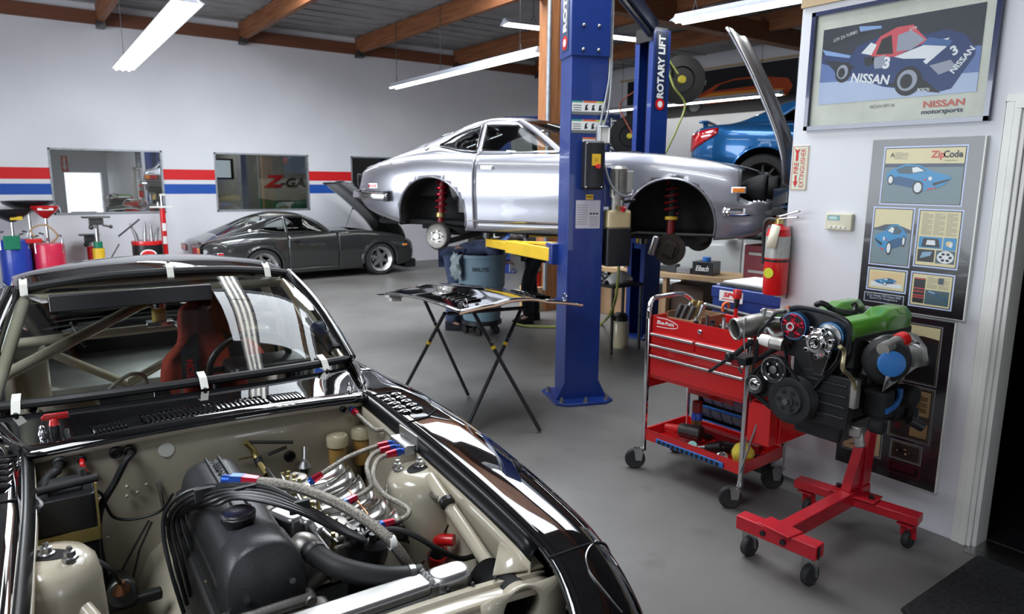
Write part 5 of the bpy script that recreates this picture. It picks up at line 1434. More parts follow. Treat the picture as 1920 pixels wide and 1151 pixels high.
# maker's lettering on the column sides
def vlabel(p, ex, nz, z0, z1, wd, parent, col='lift_dark_blue'):
    """vertical decal reading upwards; ex: direction of increasing text height"""
    up = V((0, 0, 1)); o = V(p) + nz*.002
    m = MB().add([o+ex*a+V((0, 0, z)) for a, z in ((-wd/2, z0), (wd/2, z0), (wd/2, z1), (-wd/2, z1))], [(0, 1, 2, 3)])
    d = m.build('maker_decal', col, parent, w=True, ang=0)
    t = MB(); t.text('ROTARY LIFT', o + V((0, 0, z0*.45+z1*.55)), up, -ex if up.cross(-ex).dot(nz) > 0 else ex, wd*.72, bold=.035, width=(z1-z0)*.80, lift=.002); t.build('decal_lettering', 'paper', d, w=True, ang=0)
    q = o + V((0, 0, z0+.06)); MB().lathe([(wd*.36, 0), (wd*.36, .003), (0, .003)], q, nz, 18).build('decal_badge', 'red_paint', d, w=True)
    MB().lathe([(wd*.2, 0), (wd*.2, .004), (0, .004)], q, nz, 14).build('badge_centre', 'paper', d, w=True)
vlabel(p1 - w1*.157, n1, -w1, 2.70, 3.60, .14, e1_)
nz2 = -w2_ if True else w2_
vlabel(p2 - w2_*.147, n2, -w2_, 2.50, 3.30, .17, c2)

# second lift behind, between the silver car and the back wall
la, lb_ = V((7.8, 11.1, 0)), V((9.42, 9.9, 0))
dl = (lb_-la).normalized(); nl = V((-dl.y, dl.x, 0))
lf2 = thing('two_post_lift', 'unused blue two post lift far behind the silver car', 'car lift', tuple((la+lb_)/2))
ca, pa, wa, na = lift_column(lf2, la, (nl.x, nl.y), 2.85, 1)
cb_, pb, wb2, nb2 = lift_column(lf2, lb_, (-nl.x, -nl.y), 2.95, 1)
MB().beam(pa+V((0, 0, 2.85)), pb+V((0, 0, 2.92)), .08, .10).build('overhead_beam', 'lift_blue', lf2, w=True, bev=.006)
# decal faces the camera on the nearer column
fcn = V((-lb_.x, -lb_.y, 0)).normalized()
best = max((s*v for s in (1, -1) for v in (wb2, nb2)), key=lambda q: q.dot(fcn))
off = .147 if abs(best.dot(wb2)) > .5 else .122
exx = V((0, 0, 1)).cross(best)
vlabel(pb + best*off, exx, best, 1.85, 2.93, .19, cb_)

# hose reels
def reel(p, ax, r, label, hose_mat, pts):
    t = thing('hose_reel', label, 'hose reel', p, 0, None); p = V(p); ax = V(ax).normalized()
    d = MB().lathe([(0, -.05), (r, -.05), (r*1.02, -.03), (r*.75, -.02), (r*.75, .02), (r*1.02, .03), (r, .05), (r*.55, .055), (r*.5, .03), (0, .03)], p, ax, 32).build('reel_drum', 'black_plastic', t, w=True)
    MB().lathe([(r*.86, -.02), (r*.88, 0), (r*.86, .02)], p, ax, 30, False).build('wound_hose', hose_mat, t, w=True)
    MB().cyl(p-ax*.02, p-ax*.14, .04).build('reel_bracket', 'dark_steel', t, w=True)
    MB().cyl(p+ax*.03, p+ax*.07, .05, .04, 14).build('reel_hub', 'yellow_rag', t, w=True)
    MB().tube(pts, .012, 8, sm=6).build('hose', hose_mat, t, w=True)
    return t
mat('hose_green', (.30, .34, .08), .5); mat('hose_red', (.42, .10, .06), .5)
rp = wD(1277, 150, 8.15)
reel(rp, (-.55, -.83, 0), .27, 'black hose reel with yellow hose beside the far lift column', 'hose_green',
     [rp+V((-.12, -.06, .05)), wD(1250, 110, 8.05), wD(1262, 160, 7.95), wD(1284, 195, 8.0), wD(1270, 240, 8.0), wD(1244, 295, 8.05), wD(1237, 315, 8.1)])
rp = wD(1180, 255, 12.3)
reel(rp, (-.6, -.8, 0), .34, 'black hose reel with a hanging red hose near the back corner', 'hose_red', [rp+V((.05, -.1, .0)), wD(1187, 252, 12.1), wD(1180, 240, 12.1), wD(1163, 205, 12.2), wD(1170, 185, 12.2), wD(1210, 160, 12.1)])

# ================================================================ red tool cart
ct = thing('tool_cart', 'red rolling tool cart with chrome legs and drawers in front of the white wall', 'tool cart', (3.075, 2.865, 0), math.radians(-87.4))
W_, D_ = .685, .41
fr = MB()
for x in (.0, W_):
    for y in (.0, D_):
        leg = MB().box((x, y, .535), (.026, .026, .83)).build('leg', 'chrome', ct, bev=.006)
        cs_ = MB().tube([(x, y, .13), (x-.03, y-.03, .115), (x-.045, y-.045, .065)], .008, 8).rbox((x-.01, y-.01, .125), (.05, .05, .012), .01)
        for s in (-1, 1): cs_.prism([(-.018, -.012), (.018, -.012), (.03, .06), (-.03, .06)], V((x-.02, y-.02, .068))+V((.014*s, -.014*s, 0)), V((.7, .7, 0)), V((0, 0, 1)), V((.002, -.002, 0)))
        co_ = cs_.build('castor_fork', 'steel', leg)
        MB().lathe([(.02, -.012), (.055, -.016), (.0625, -.010), (.0625, .010), (.055, .016), (.02, .012)], (x-.035, y-.035, .0625), (.7, -.7, 0), 24).build('castor_wheel', 'tyre', co_)
MB().tube([(.0, .0, .95), (.0, .0, 1.005), (-.02, .04, 1.045), (-.03, .10, 1.06), (-.03, D_-.10, 1.06), (-.02, D_-.04, 1.045), (.0, D_, 1.005), (.0, D_, .95)], .015, 10, sm=4).build('push_handle', 'chrome', ct)
bx = MB()
bx.bb((.012, .012, .585), (W_-.012, .02, .965)).bb((.012, D_-.02, .585), (W_-.012, D_-.012, .965)).bb((.012, .012, .585), (.02, D_-.012, .965)).bb((W_-.02, .012, .585), (W_-.012, D_-.012, .965)).bb((.012, .012, .585), (W_-.012, D_-.012, .595)).bb((.02, .02, .85), (W_-.02, D_-.02, .86))
bx.build('cabinet', 'red_paint', ct, bev=.003)
def drawer(x0, x1, z0, z1):
    d = MB().bb((x0, .002, z0), (x1, .012, z1)).build('drawer', 'red_paint', ct, bev=.003)
    MB().rbox(((x0+x1)/2, -.006, z1-.010), (x1-x0-.004, .018, .014), .006).build('drawer_pull', 'aluminium', d, bev=.003)
drawer(.02, .333, .802, .866); drawer(.345, W_-.02, .802, .866); drawer(.02, W_-.02, .737, .798); drawer(.02, W_-.02, .605, .733)
lg = MB(); lg.text('Blue-Point', (.115, .0115, .930), (1, 0, 0), (0, 0, 1), .030, bold=.03, width=.125, shear=.2, lift=.001)
lg.tube([(.05, .0115, .958), (.13, .0115, .955), (.19, .0115, .94), (.205, .0115, .925), (.19, .0115, .912), (.13, .0115, .905), (.05, .0115, .903)], .0022, 6, sm=5)
lg.build('cart_logo', 'paper', ct, ang=0)
MB().lathe([(.014, 0), (.014, .006), (.009, .008), (0, .008)], (.36, .012, .925), (0, -1, 0), 16).build('lock', 'chrome', ct)
tr = MB().bb((.0, .0, .19), (W_, D_, .198)).bb((0, 0, .19), (W_, .008, .258)).bb((0, D_-.008, .19), (W_, D_, .258)).bb((0, 0, .19), (.008, D_, .258)).bb((W_-.008, 0, .19), (W_, D_, .258)).build('lower_tray', 'red_paint', ct, bev=.003)
ss = MB().bb((.10, -.012, .195), (.575, -.001, .225)).build('socket_rail', 'blue_plastic', tr, bev=.003)
sk = MB()
for k in range(13): sk.bb((.12+k*.034, -.016, .200), (.14+k*.034, -.012, .220))
sk.build('rail_clips', 'black_plastic', ss, ang=0)
MB().bb((-.045, .03, .50), (-.033, D_-.03, .945)).bb((-.045, .03, .50), (-.005, .036, .945)).bb((-.045, D_-.036, .50), (-.005, D_-.03, .945)).build('folding_side_shelf', 'red_paint', ct, bev=.004)
MB().bb((.02, D_-.03, .42), (.36, D_-.024, .60)).build('back_skirt', 'red_paint', ct, bev=.003)
pb_ = MB().bb((W_+.03, -.02, .405), (W_+.038, .26, .62)).bb((W_+.03, -.02, .405), (W_+.16, -.012, .62)).bb((W_+.152, -.02, .405), (W_+.16, .26, .62)).bb((W_+.03, -.02, .405), (W_+.16, .26, .413)).bb((W_+.16, .06, .40), (W_+.17, .42, .56)).build('side_box', 'red_paint', ct, bev=.003)
MB().cyl((W_+.10, .0, .60), (W_+.03, -.06, .23), .006).build('box_strut', 'steel', pb_)
TC = RM[ct.name]
def inC(x, y, z): return TC @ V((x, y, z))
# things standing in the cart
random.seed(5)
def cartthing(mb, name, m, label, cat, group=None, **k):
    o = mb.build(name, m, **k); o.data.transform(TC); return tag(recenter(o), label, cat, group)
cartthing(MB().bb((.05, .10, .911), (.30, .32, .916)).bb((.05, .10, .911), (.054, .32, .985)).bb((.296, .10, .911), (.30, .32, .985)).bb((.05, .316, .911), (.30, .32, .985)).bb((.05, .10, .911), (.30, .104, .955)), 'cardboard_box', 'cardboard', 'open cardboard box of parts on top of the red cart', 'box', ang=0)
for k in range(7):
    x, y = .08+.03*(k % 5)+.012*(k//5), .14+.05*(k % 3)
    o = cartthing(MB().tube([(x, y, .935), (x+.03, y+.02, 1.03+.008*(k % 3))], .017, 10), 'metal_tube_part', ['dark_steel', 'steel', 'brass'][k % 3], 'loose metal part sticking out of the open cardboard box on the cart', 'part', 'loose parts in the cardboard box')
for k in range(15):
    x = .24 + .028*k; y = .055 + .035*(k % 2) + (.03 if k % 4 == 3 else 0); h = [.045, .075, .06, .09][k % 4]; r = .0115 + .003*(k % 3)
    z = .9105
    o = cartthing(MB().lathe([(r, 0), (r, h*.5), (r*.8, h*.55), (r*.8, h), (r*.45, h), (r*.4, h*.8), (0, h*.8)], (x, y, z), (0, 0, 1), 12), 'impact_socket', ['dark_steel', 'steel', 'black_plastic'][k % 3], 'impact socket standing in the front row on top of the red cart', 'socket', 'sockets on top of the cart')
cartthing(MB().rbox((.40, .24, .9265), (.13, .09, .03), .03), 'magnetic_dish', 'dark_steel', 'dark dish under the red handled tool on the cart', 'dish', bev=.006)
t = thing('pry_tool', 'upright red and black handled tool standing on the red cart', 'hand tool', tuple(inC(.42, .25, .942)))
b0 = inC(.42, .25, .942)
MB().cyl(b0, b0+V((0, 0, .10)), .011).build('shaft', 'red_paint', t, w=True); MB().cyl(b0+V((0, 0, .10)), b0+V((.004, 0, .155)), .014, .017).build('grip', 'black_plastic', t, w=True)
MB().lathe([(.024, 0), (.026, .03), (.024, .05), (.014, .052)], b0+V((.004, 0, .155)), (.05, 0, 1), 14).build('collar', 'red_paint', t, w=True)
cartthing(MB().rbox((.55, .33, .934), (.24, .05, .045), .012), 'tool_rail', 'red_paint', 'red rail lying across the back of the cart top', 'rail', bev=.004)
# lower tray contents
im = thing('impact_wrench', 'black and red impact wrench lying in the lower tray of the cart', 'power tool', tuple(inC(.20, .16, .198)))
MB(TC).cyl((.06, .13, .255), (.15, .15, .26), .024, .030).build('wrench_nose', 'red_paint', im, w=True); MB(TC).cyl((.15, .15, .26), (.29, .18, .265), .042, .05).build('motor_housing', 'dark_steel', im, w=True, bev=.01); MB(TC).beam((.24, .17, .25), (.27, .30, .215), .045, .035).build('handle', 'black_plastic', im, w=True, bev=.01)
sc = thing('spray_can', 'spray can with dark red cap standing in the lower tray', 'can', tuple(inC(.16, .30, .1985)))
q = inC(.16, .30, .1985)
MB().lathe([(.033, 0), (.033, .13), (.028, .145)], q, (0, 0, 1), 20).build('can_body', 'drum_blue', sc, w=True); MB().lathe([(.0335, .06), (.0335, .10)], q, (0, 0, 1), 20, False).build('can_band', 'brass', sc, w=True); MB().lathe([(.031, .147), (.031, .21), (.028, .215), (0, .215)], q, (0, 0, 1), 20).build('can_cap', 'dark_red', sc, w=True)
cartthing(MB().rbox((.36, .35, .222), (.44, .05, .045), .015), 'tool_case', 'dark_red', 'long dark red case along the back of the lower tray', 'case', bev=.006)
cartthing(MB().tube([(.34, .19, .207), (.42, .215, .207), (.45, .225, .207)], .008, 8), 'ratchet_bar', 'steel', 'steel ratchet bar lying across the lower tray', 'hand tool')
dg_ = thing('air_drill', 'black air drill lying in the middle of the lower tray', 'power tool', tuple(inC(.43, .13, .198)))
MB(TC).cyl((.38, .10, .225), (.46, .14, .245), .026, .038).build('drill_body', 'black_plastic', dg_, w=True, bev=.008); MB(TC).beam((.45, .14, .24), (.50, .22, .22), .04, .04).build('drill_handle', 'black_plastic', dg_, w=True, bev=.01); MB(TC).cyl((.34, .085, .218), (.38, .10, .225), .012, .02).build('drill_chuck', 'steel', dg_, w=True)
ah = MB(TC); ah.tube([(.34, .25, .212), (.40, .30, .212), (.50, .29, .212), (.56, .24, .212), (.63, .27, .212)], .012, 8, sm=5); tag(recenter(ah.build('air_hose', 'rubber')), 'coiled black air hose in the lower tray', 'hose')
tl_ = thing('tape_reel', 'pale turquoise disc lying at the front of the lower tray', 'disc', tuple(inC(.33, .045, .2)))
MB(TC).lathe([(.028, 0), (.028, .012), (0, .014)], (.33, .045, .235), (.2, -.8, .5), 20).build('disc', pal('8fc7c0'), tl_, w=True); MB(TC).cyl((.33, .05, .199), (.33, .05, .235), .02).build('disc_base', 'black_plastic', tl_, w=True)
rg = MB(TC); G = []
for i in range(9):
    a = PI*i/8; G.append([V((.615 + .055*math.cos(2*PI*j/14)*math.sin(a)*(1+.18*math.sin(3*j+i)), .11 + .07*math.sin(2*PI*j/14)*math.sin(a)*(1+.12*math.sin(2*j)), .268 - .062*math.cos(a) + .004*math.sin(5*j))) for j in range(15)])
tag(recenter(rg.grid(G).build('shop_rag', 'yellow_rag', ang=80)), 'crumpled yellow rag in the lower tray of the cart', 'rag')
ft = thing('flashlight', 'flashlight with a bright lens lying beside the yellow rag', 'flashlight', tuple(inC(.51, .05, .2)))
MB(TC).cyl((.49, .07, .225), (.535, .035, .235), .02, .024).build('torch_body', 'dark_steel', ft, w=True); MB(TC).lathe([(.030, 0), (.032, .02), (.028, .022), (0, .018)], (.535, .035, .235), (.6, -.7, .3), 18).build('torch_lens', 'chrome', ft, w=True)
# parts bins rack behind the cart
TB = TC; TC = Matrix.Translation((-.005, .36, 0)) @ TC
br = thing('bin_rack', 'dark rack of small grey parts bins on the floor behind the cart', 'rack', tuple(TC @ V((.61, D_+.17, 0))))
MB(TC).bb((.36, D_+.24, 0), (.86, D_+.25, .62)).bb((.36, D_+.10, .0), (.37, D_+.25, .62)).bb((.85, D_+.10, 0), (.86, D_+.25, .62)).bb((.36, D_+.09, .0), (.86, D_+.25, .20)).build('rack_frame', 'black_plastic', br, w=True, ang=0)
for r in range(4):
    MB(TC).bb((.36, D_+.095, .205+r*.095), (.86, D_+.115, .218+r*.095)).build('rack_rail', 'blue_plastic', br, w=True, ang=0)
    for k in range(6):
        x = .375+k*.079
        MB(TC).prism([(0, .0), (.10, .0), (.13, .05), (.13, .07), (.0, .07)], (x, D_+.245, .225+r*.095), (0, -1, 0), (0, 0, 1), (.066, 0, 0)).build('parts_bin', mat('bin_grey', (.42, .44, .46), .5) if 'bin_grey' not in MATS else 'bin_grey', br, w=True, bev=.003)
TC = TB
# blue tool chest with sticker, bar and pliers
bc_ = thing('tool_chest', 'blue tool chest with a white and red sticker behind the cart', 'tool chest', (4.0, 2.72, 0))
ch = MB().bb((3.78, 2.46, .0), (4.26, 2.95, .66)).bb((3.77, 2.45, .67), (4.27, 2.96, 1.06)).build('chest_body', 'lift_blue', bc_, w=True, bev=.008)
MB().bb((3.765, 2.44, 1.0), (4.275, 2.97, 1.075)).build('chest_lid', 'lift_blue', bc_, w=True, bev=.008)
st_ = MB().bb((3.763, 2.72, .985), (3.7645, 2.90, 1.055)).build('sticker', 'paper', bc_, w=True, ang=0)
t_ = MB(); t_.text('SPC', (3.762, 2.81, 1.028), (0, -1, 0), (0, 0, 1), .04, bold=.04, width=.11, shear=.3, lift=.001); t_.bb((3.7615, 2.74, .998), (3.7625, 2.88, 1.003)); t_.build('sticker_lettering', 'red_paint', st_, w=True, ang=0)
MB().bb((3.768, 2.50, .86), (3.7695, 2.62, .895)).build('yellow_label', 'yellow_paint', bc_, w=True, ang=0)
for y in (2.55, 2.66): MB().bb((3.768, y-.05, .74), (3.7695, y+.045, .835)).build('white_card', 'paper', bc_, w=True, ang=0)
MB().cyl((3.76, 2.52, .91), (3.745, 2.52, .91), .016, n=10).build('chest_knob', 'black_plastic', bc_, w=True)
bar = thing('hanging_rail', 'black tube rail with hooks along the front of the blue chest', 'rail', (3.69, 2.6, .93))
MB().tube([V((3.68, 2.93, .955)), V((3.68, 2.40, .925))], .016, 12).build('rail_tube', 'dark_steel', bar, w=True)
MB().cyl((3.68, 2.93, .955), (3.68, 2.945, .956), .017, n=12).build('rail_cap', 'chrome', bar, w=True)
MB().beam((3.68, 2.915, .90), (3.68, 2.915, .60), .02, .02).beam((3.68, 2.42, .92), (3.68, 2.42, .60), .02, .02).beam((3.68, 2.915, .60), (3.68, 2.915, .0), .02, .02).beam((3.68, 2.42, .60), (3.68, 2.42, .0), .02, .02).build('rail_bracket', 'black_plastic', bar, w=True)
o = MB().tube([V((3.65, 2.78, .94)), V((3.655, 2.78, .985)), V((3.705, 2.78, .985)), V((3.71, 2.785, .90)), V((3.68, 2.80, .84))], .009, 8, sm=5); tag(recenter(o.build('orange_hook', 'orange')), 'orange hook hanging on the black rail', 'hook')
o = MB().tube([V((3.66, 2.52, .92)), V((3.66, 2.52, .965)), V((3.70, 2.52, .965)), V((3.70, 2.515, .91)), V((3.68, 2.51, .88))], .005, 8, sm=5); tag(recenter(o.build('chrome_hook', 'chrome')), 'chrome hook hanging on the black rail', 'hook')
pos = [wX(x, y, 3.60) for x, y in ((1455, 590), (1462, 590), (1471, 586), (1478, 583), (1486, 584), (1492, 584), (1452, 596))]
for k, p in enumerate(pos):
    t = thing('pliers', 'orange handled pliers upright in the holder by the blue chest', 'pliers', (p.x, p.y, p.z-.10), 0, 'orange pliers')
    MB().cyl((p.x, p.y, p.z-.10), (p.x, p.y, p.z-.04), .007).build('pliers_shaft', 'steel', t, w=True)
    MB().tube([V((p.x, p.y, p.z-.05)), V((p.x, p.y, p.z)), V((p.x, p.y, p.z+.03))], [.008, .0095, .008], 10).build('grip', 'orange', t, w=True)
hx = MB().rbox((3.60, sum(p.y for p in pos)/7, pos[0].z-.13), (.07, .24, .07), .01); tag(recenter(hx.build('pliers_holder', 'black_plastic', bev=.004)), 'black holder strip carrying the orange pliers', 'holder')
lp = thing('clipboard', 'white papers on a dark clipboard lying on the blue chest', 'clipboard', (3.95, 2.72, 1.075))
MB().bb((3.80, 2.50, 1.076), (4.18, 2.93, 1.10)).build('board', 'dark_steel', lp, w=True, bev=.004); MB().bb((3.81, 2.54, 1.101), (4.15, 2.91, 1.110)).build('papers', 'paper', lp, w=True, ang=0); MB().bb((3.84, 2.50, 1.10), (4.05, 2.545, 1.122)).build('clip', 'black_plastic', lp, w=True, bev=.004)
# ================================================================ engine on its red stand
es = thing('engine_stand', 'red engine stand on castors carrying the green topped engine', 'engine stand', (3.15, 1.70, 0))
YS = 1.70
fa, fb_ = V((2.69, 1.875, .185)), V((2.72, 1.49, .185))
sq = lambda p, q, w, h, nm, par=None, m='stand_red': MB().beam(p, q, w, h).build(nm, m, par or es, w=True, bev=.004)
o = sq(fa, fb_, .075, .065, 'front_leg')
MB().beam(fb_+V((.0, .003, 0)), fb_+V((.002, -.0015, 0)), .058, .048).build('tube_opening', 'black_matte', o, w=True)
m_ = (fa+fb_)/2; bk_ = V((3.46, 1.725, .175))
sq(m_+V((.02, 0, .0)), bk_, .065, .075, 'spine')
MB().box(tuple(m_+V((.005, 0, .035))), (.10, .17, .008), -.08).build('front_plate', 'stand_red', o, w=True, bev=.002)
b = MB()
for y in (-.05, .05): b.cyl(m_+V((-.035, y, .0)), m_+V((-.052, y, .0)), .013, n=6)
b.build('plate_bolt', 'black_plastic', o, w=True)
ra, rb2 = V((3.345, 1.995, .165)), V((3.43, 1.40, .165))
r_ = sq(ra, rb2, .085, .045, 'rear_leg')
MB().box((3.39, 1.70, .195), (.12, .22, .008), .14).build('rear_plate', 'stand_red', r_, w=True, bev=.002)
for y in (1.62, 1.79): MB().cyl((3.39, y, .19), (3.39, y, .215), .015, n=6).build('plate_bolt', 'black_plastic', r_, w=True)
po_ = sq(V((3.455, 1.725, .14)), V((3.535, 1.725, .98)), .075, .075, 'post')
MB().prism([(0, 0), (-.11, 0), (-.015, .22), (0, .22)], (3.44, 1.70, .215), (1, 0, 0), (0, 0, 1), (0, .05, 0)).build('post_gusset', 'stand_red', po_, w=True, bev=.003)
MB().beam((3.42, 1.725, .175), (3.50, 1.725, .18), .09, .10).cyl((3.42, 1.725, .225), (3.42, 1.725, .255), .012, n=8).build('post_socket', 'stand_red', po_, w=True, bev=.004)
MB().cyl((3.44, 1.725, .93), (3.58, 1.725, .93), .05, n=20).cyl((3.42, 1.725, .93), (3.44, 1.725, .93), .13, n=24).build('mounting_head', 'stand_red', es, w=True)
for p, kind in ((fa+V((.02, -.03, 0)), 1), (fb_+V((.0, .05, 0)), 1), (ra+V((.01, -.06, 0)), 0), (rb2+V((-.01, .05, 0)), 0)):
    z0 = p.z-.032; h = z0
    c = MB().box((p.x, p.y, z0-.004), (.075, .075, .008))
    for s in (-1, 1): c.beam((p.x+.01, p.y+s*.02, z0-.008), (p.x+.02, p.y+s*.02, .05), .003, .035, (0, 1, 0))
    co_ = c.build('castor_fork', 'steel' if kind else 'stand_red', es, w=True)
    r = .05 if kind else .042
    MB().lathe([(.015, -.014), (r*.9, -.016), (r, -.01), (r, .01), (r*.9, .016), (.015, .014)], (p.x+.022, p.y, r), (.1, 1, 0), 22).build('castor_wheel', 'tyre', co_, w=True)
# ---- the engine: long axis along +X, front face towards -X
eg = thing('car_engine', 'turbocharged car engine with green cam covers bolted to the red stand', 'engine', (3.1, 1.68, .60))
E_ = lambda mb, nm, m, par=None, **k: mb.build(nm, m, par or eg, w=True, **k)
bl = MB().bb((2.90, 1.56, .70), (3.40, 1.80, .98)).bb((2.90, 1.52, .96), (3.40, 1.84, 1.10))
for k in range(6): bl.bb((2.94+k*.075, 1.545, .74), (2.965+k*.075, 1.815, .95))
E_(bl, 'engine_block', 'undercoat', bev=.008)
pn = MB().prism([(-.11, 0), (.11, 0), (.13, .10), (-.13, .10)], (2.93, 1.68, .60), (0, 1, 0), (0, 0, 1), (.25, 0, 0)).prism([(-.08, .04), (.08, .04), (.12, .10), (-.12, .10)], (3.17, 1.68, .60), (0, 1, 0), (0, 0, 1), (.22, 0, 0))
E_(pn, 'oil_pan', 'black_plastic', bev=.012)
fc = MB().bb((2.855, 1.50, .70), (2.90, 1.72, .93))
for k in range(4): fc.bb((2.848, 1.51, .74+k*.048), (2.856, 1.70, .755+k*.048))
E_(fc, 'front_belt_cover', 'black_plastic', bev=.005)
P = [wX(x, y, 2.84) for x, y in ((1478, 579), (1500, 577), (1545, 586), (1583, 603), (1589, 622), (1583, 655), (1560, 690), (1535, 715), (1500, 712), (1478, 650), (1462, 600))]
bp_ = MB().prism([(p.y, p.z) for p in P], (2.865, 0, 0), (0, 1, 0), (0, 0, 1), (.012, 0, 0)); E_(bp_, 'timing_back_plate', 'black_plastic', bev=.003)
rim = MB().tube([V((2.855, p.y, p.z)) for p in P[:8]], .012, 8, sm=4); E_(rim, 'timing_cover_rim', 'black_plastic')
def gear(c, r, mface, teeth, par, x=2.80, spokes=True):
    Pn = []
    for k in range(teeth):
        for q, rr in ((0, r*.965), (.25, r), (.55, r), (.8, r*.965)):
            a = 2*PI*(k+q)/teeth; Pn.append((rr*math.cos(a), rr*math.sin(a)))
    o = E_(MB().prism(Pn, (x+.006, c[0], c[1]), (0, 1, 0), (0, 0, 1), (.03, 0, 0)), 'cam_gear', mat('gear_blue', (.10, .28, .55), .3, metal=.8) if 'gear_blue' not in MATS else 'gear_blue', par, ang=25)
    E_(MB().lathe([(r*.90, .0), (r*.88, -.006), (r*.40, -.006), (r*.36, -.012), (r*.30, -.012)], (x+.004, c[0], c[1]), (1, 0, 0), 36), 'gear_face', mface, o)
    if spokes:
        for k in range(5):
            a = 2*PI*k/5 + .95; d = V((0, math.cos(a), math.sin(a))); e = V((0, -math.sin(a), math.cos(a)))
            E_(MB().prism([(-.010, .42*r), (.010, .42*r), (.016, .84*r), (-.016, .84*r)], V((x-.0035, c[0], c[1])), e, d, (.001, 0, 0)), 'gear_slot', 'black_matte', o)
            a += .63; E_(MB().cyl((x-.004, c[0]+.72*r*math.cos(a), c[1]+.72*r*math.sin(a)), (x-.010, c[0]+.72*r*math.cos(a), c[1]+.72*r*math.sin(a)), .0065, n=10), 'gear_bolt', 'chrome', o)
    E_(MB().lathe([(.020, 0), (.020, -.014), (.012, -.014), (.012, .0), (0, .0)], (x-.006, c[0], c[1]), (1, 0, 0), 10), 'gear_hub', 'aluminium', o)
    return o
gear((1.755, 1.122), .062, 'red_anod', 44, eg)
g2_ = gear((1.600, 1.100), .062, 'steel', 44, eg, x=2.83, spokes=False)
cas = MB().lathe([(.062, 0), (.060, -.02), (.048, -.03), (.046, -.045), (.030, -.05), (.028, -.056), (.018, -.056), (.016, -.04), (0, -.04)], (2.815, 1.622, 1.075), (1, 0, 0), 26)
for k in range(7):
    a = 2*PI*k/7+.2; cas.cyl((2.80, 1.622+.062*math.cos(a), 1.075+.062*math.sin(a)), (2.775, 1.622+.062*math.cos(a), 1.075+.062*math.sin(a)), .011, n=10)
cas.prism([(-.055, 0), (.05, 0), (.02, -.12), (-.025, -.12)], (2.80, 1.625, 1.05), (0, 1, 0), (0, 0, 1), (.02, 0, 0))
E_(cas, 'cam_trigger_housing', 'chrome', bev=.002)
tb = MB().ribbon([V((2.83, 1.818, 1.115)), V((2.83, 1.80, 1.0)), V((2.83, 1.765, .84))], .02, .006, (0, 1, 0)).ribbon([V((2.84, 1.54, 1.09)), V((2.84, 1.56, 1.0)), V((2.84, 1.66, .84))], .02, .006, (0, 1, 0)); E_(tb, 'timing_belt', 'rubber')
def pulley(c, r, m, x0=2.80, wdt=.035, par=None, nm='pulley', grooves=4):
    pr = [(r*.55, -.004), (r*.62, -.0), (r*.90, -.006), (r, -.004)]
    for k in range(grooves): pr += [(r, wdt*(k+.2)/grooves), (r*.965, wdt*(k+.6)/grooves)]
    pr += [(r, wdt), (0, wdt)]
    o = E_(MB().lathe([(0, .008), (r*.5, .008)] + pr, (x0, c[0], c[1]), (1, 0, 0), 36), nm, m, par)
    return o
o = pulley((1.736, .786), .105, 'rubber', 2.79, .06, nm='crank_pulley', grooves=6)
E_(MB().lathe([(.065, -.002), (.062, -.012), (.03, -.012), (.028, -.02), (0, -.02)], (2.79, 1.736, .786), (1, 0, 0), 24), 'pulley_face', 'dark_steel', o)
for k in range(6): a = 2*PI*k/6; E_(MB().cyl((2.778, 1.736+.045*math.cos(a), .786+.045*math.sin(a)), (2.776, 1.736+.045*math.cos(a), .786+.045*math.sin(a)), .011, n=10), 'pulley_hole', 'black_matte', o)
E_(MB().cyl((2.77, 1.736, .786), (2.755, 1.736, .786), .014, n=6), 'pulley_bolt', 'steel', o)
o = pulley((1.826, .909), .066, 'black_plastic', 2.79, .03, nm='pump_pulley')
E_(MB().lathe([(.059, -.006), (.058, -.010), (.055, -.008)], (2.79, 1.826, .909), (1, 0, 0), 30, False), 'pulley_edge', 'chrome', o)
for k in range(4): a = 2*PI*k/4+.6; E_(MB().sphere((2.787, 1.826+.034*math.cos(a), .909+.034*math.sin(a)), .008, 8), 'pulley_bolt', 'steel', o)
E_(MB().lathe([(.018, 0), (.018, -.008), (0, -.010)], (2.792, 1.826, .909), (1, 0, 0), 12), 'pulley_hub', 'steel', o)
al = E_(MB().cyl((2.83, 1.915, .82), (2.98, 1.915, .82), .072, n=22), 'alternator', 'undercoat', bev=.006)
fnr = MB()
for k in range(16): a = 2*PI*k/16; fnr.box((2.832, 1.915+.05*math.cos(a), .82+.05*math.sin(a)), (.01, .012, .012))
E_(fnr, 'alternator_slots', 'dark_steel', al, ang=0)
o = pulley((1.922, .816), .045, 'dark_steel', 2.79, .03, al, 'alternator_pulley'); E_(MB().lathe([(.03, -.002), (.022, -.010), (.012, -.012), (0, -.012)], (2.79, 1.922, .816), (1, 0, 0), 16), 'pulley_face', 'chrome', o)
vb = MB()
for a, b_, in (((1.885, .93), (1.955, .84)), ((1.945, .775), (1.83, .72)), ((1.78, .955), (1.66, .84)), ((1.95, .79), (1.81, .72))): vb.ribbon([V((2.80, *a)), V((2.80, *b_))], .022, .005, (0, -(b_[1]-a[1]), b_[0]-a[0]))
E_(vb, 'drive_belt', 'rubber')
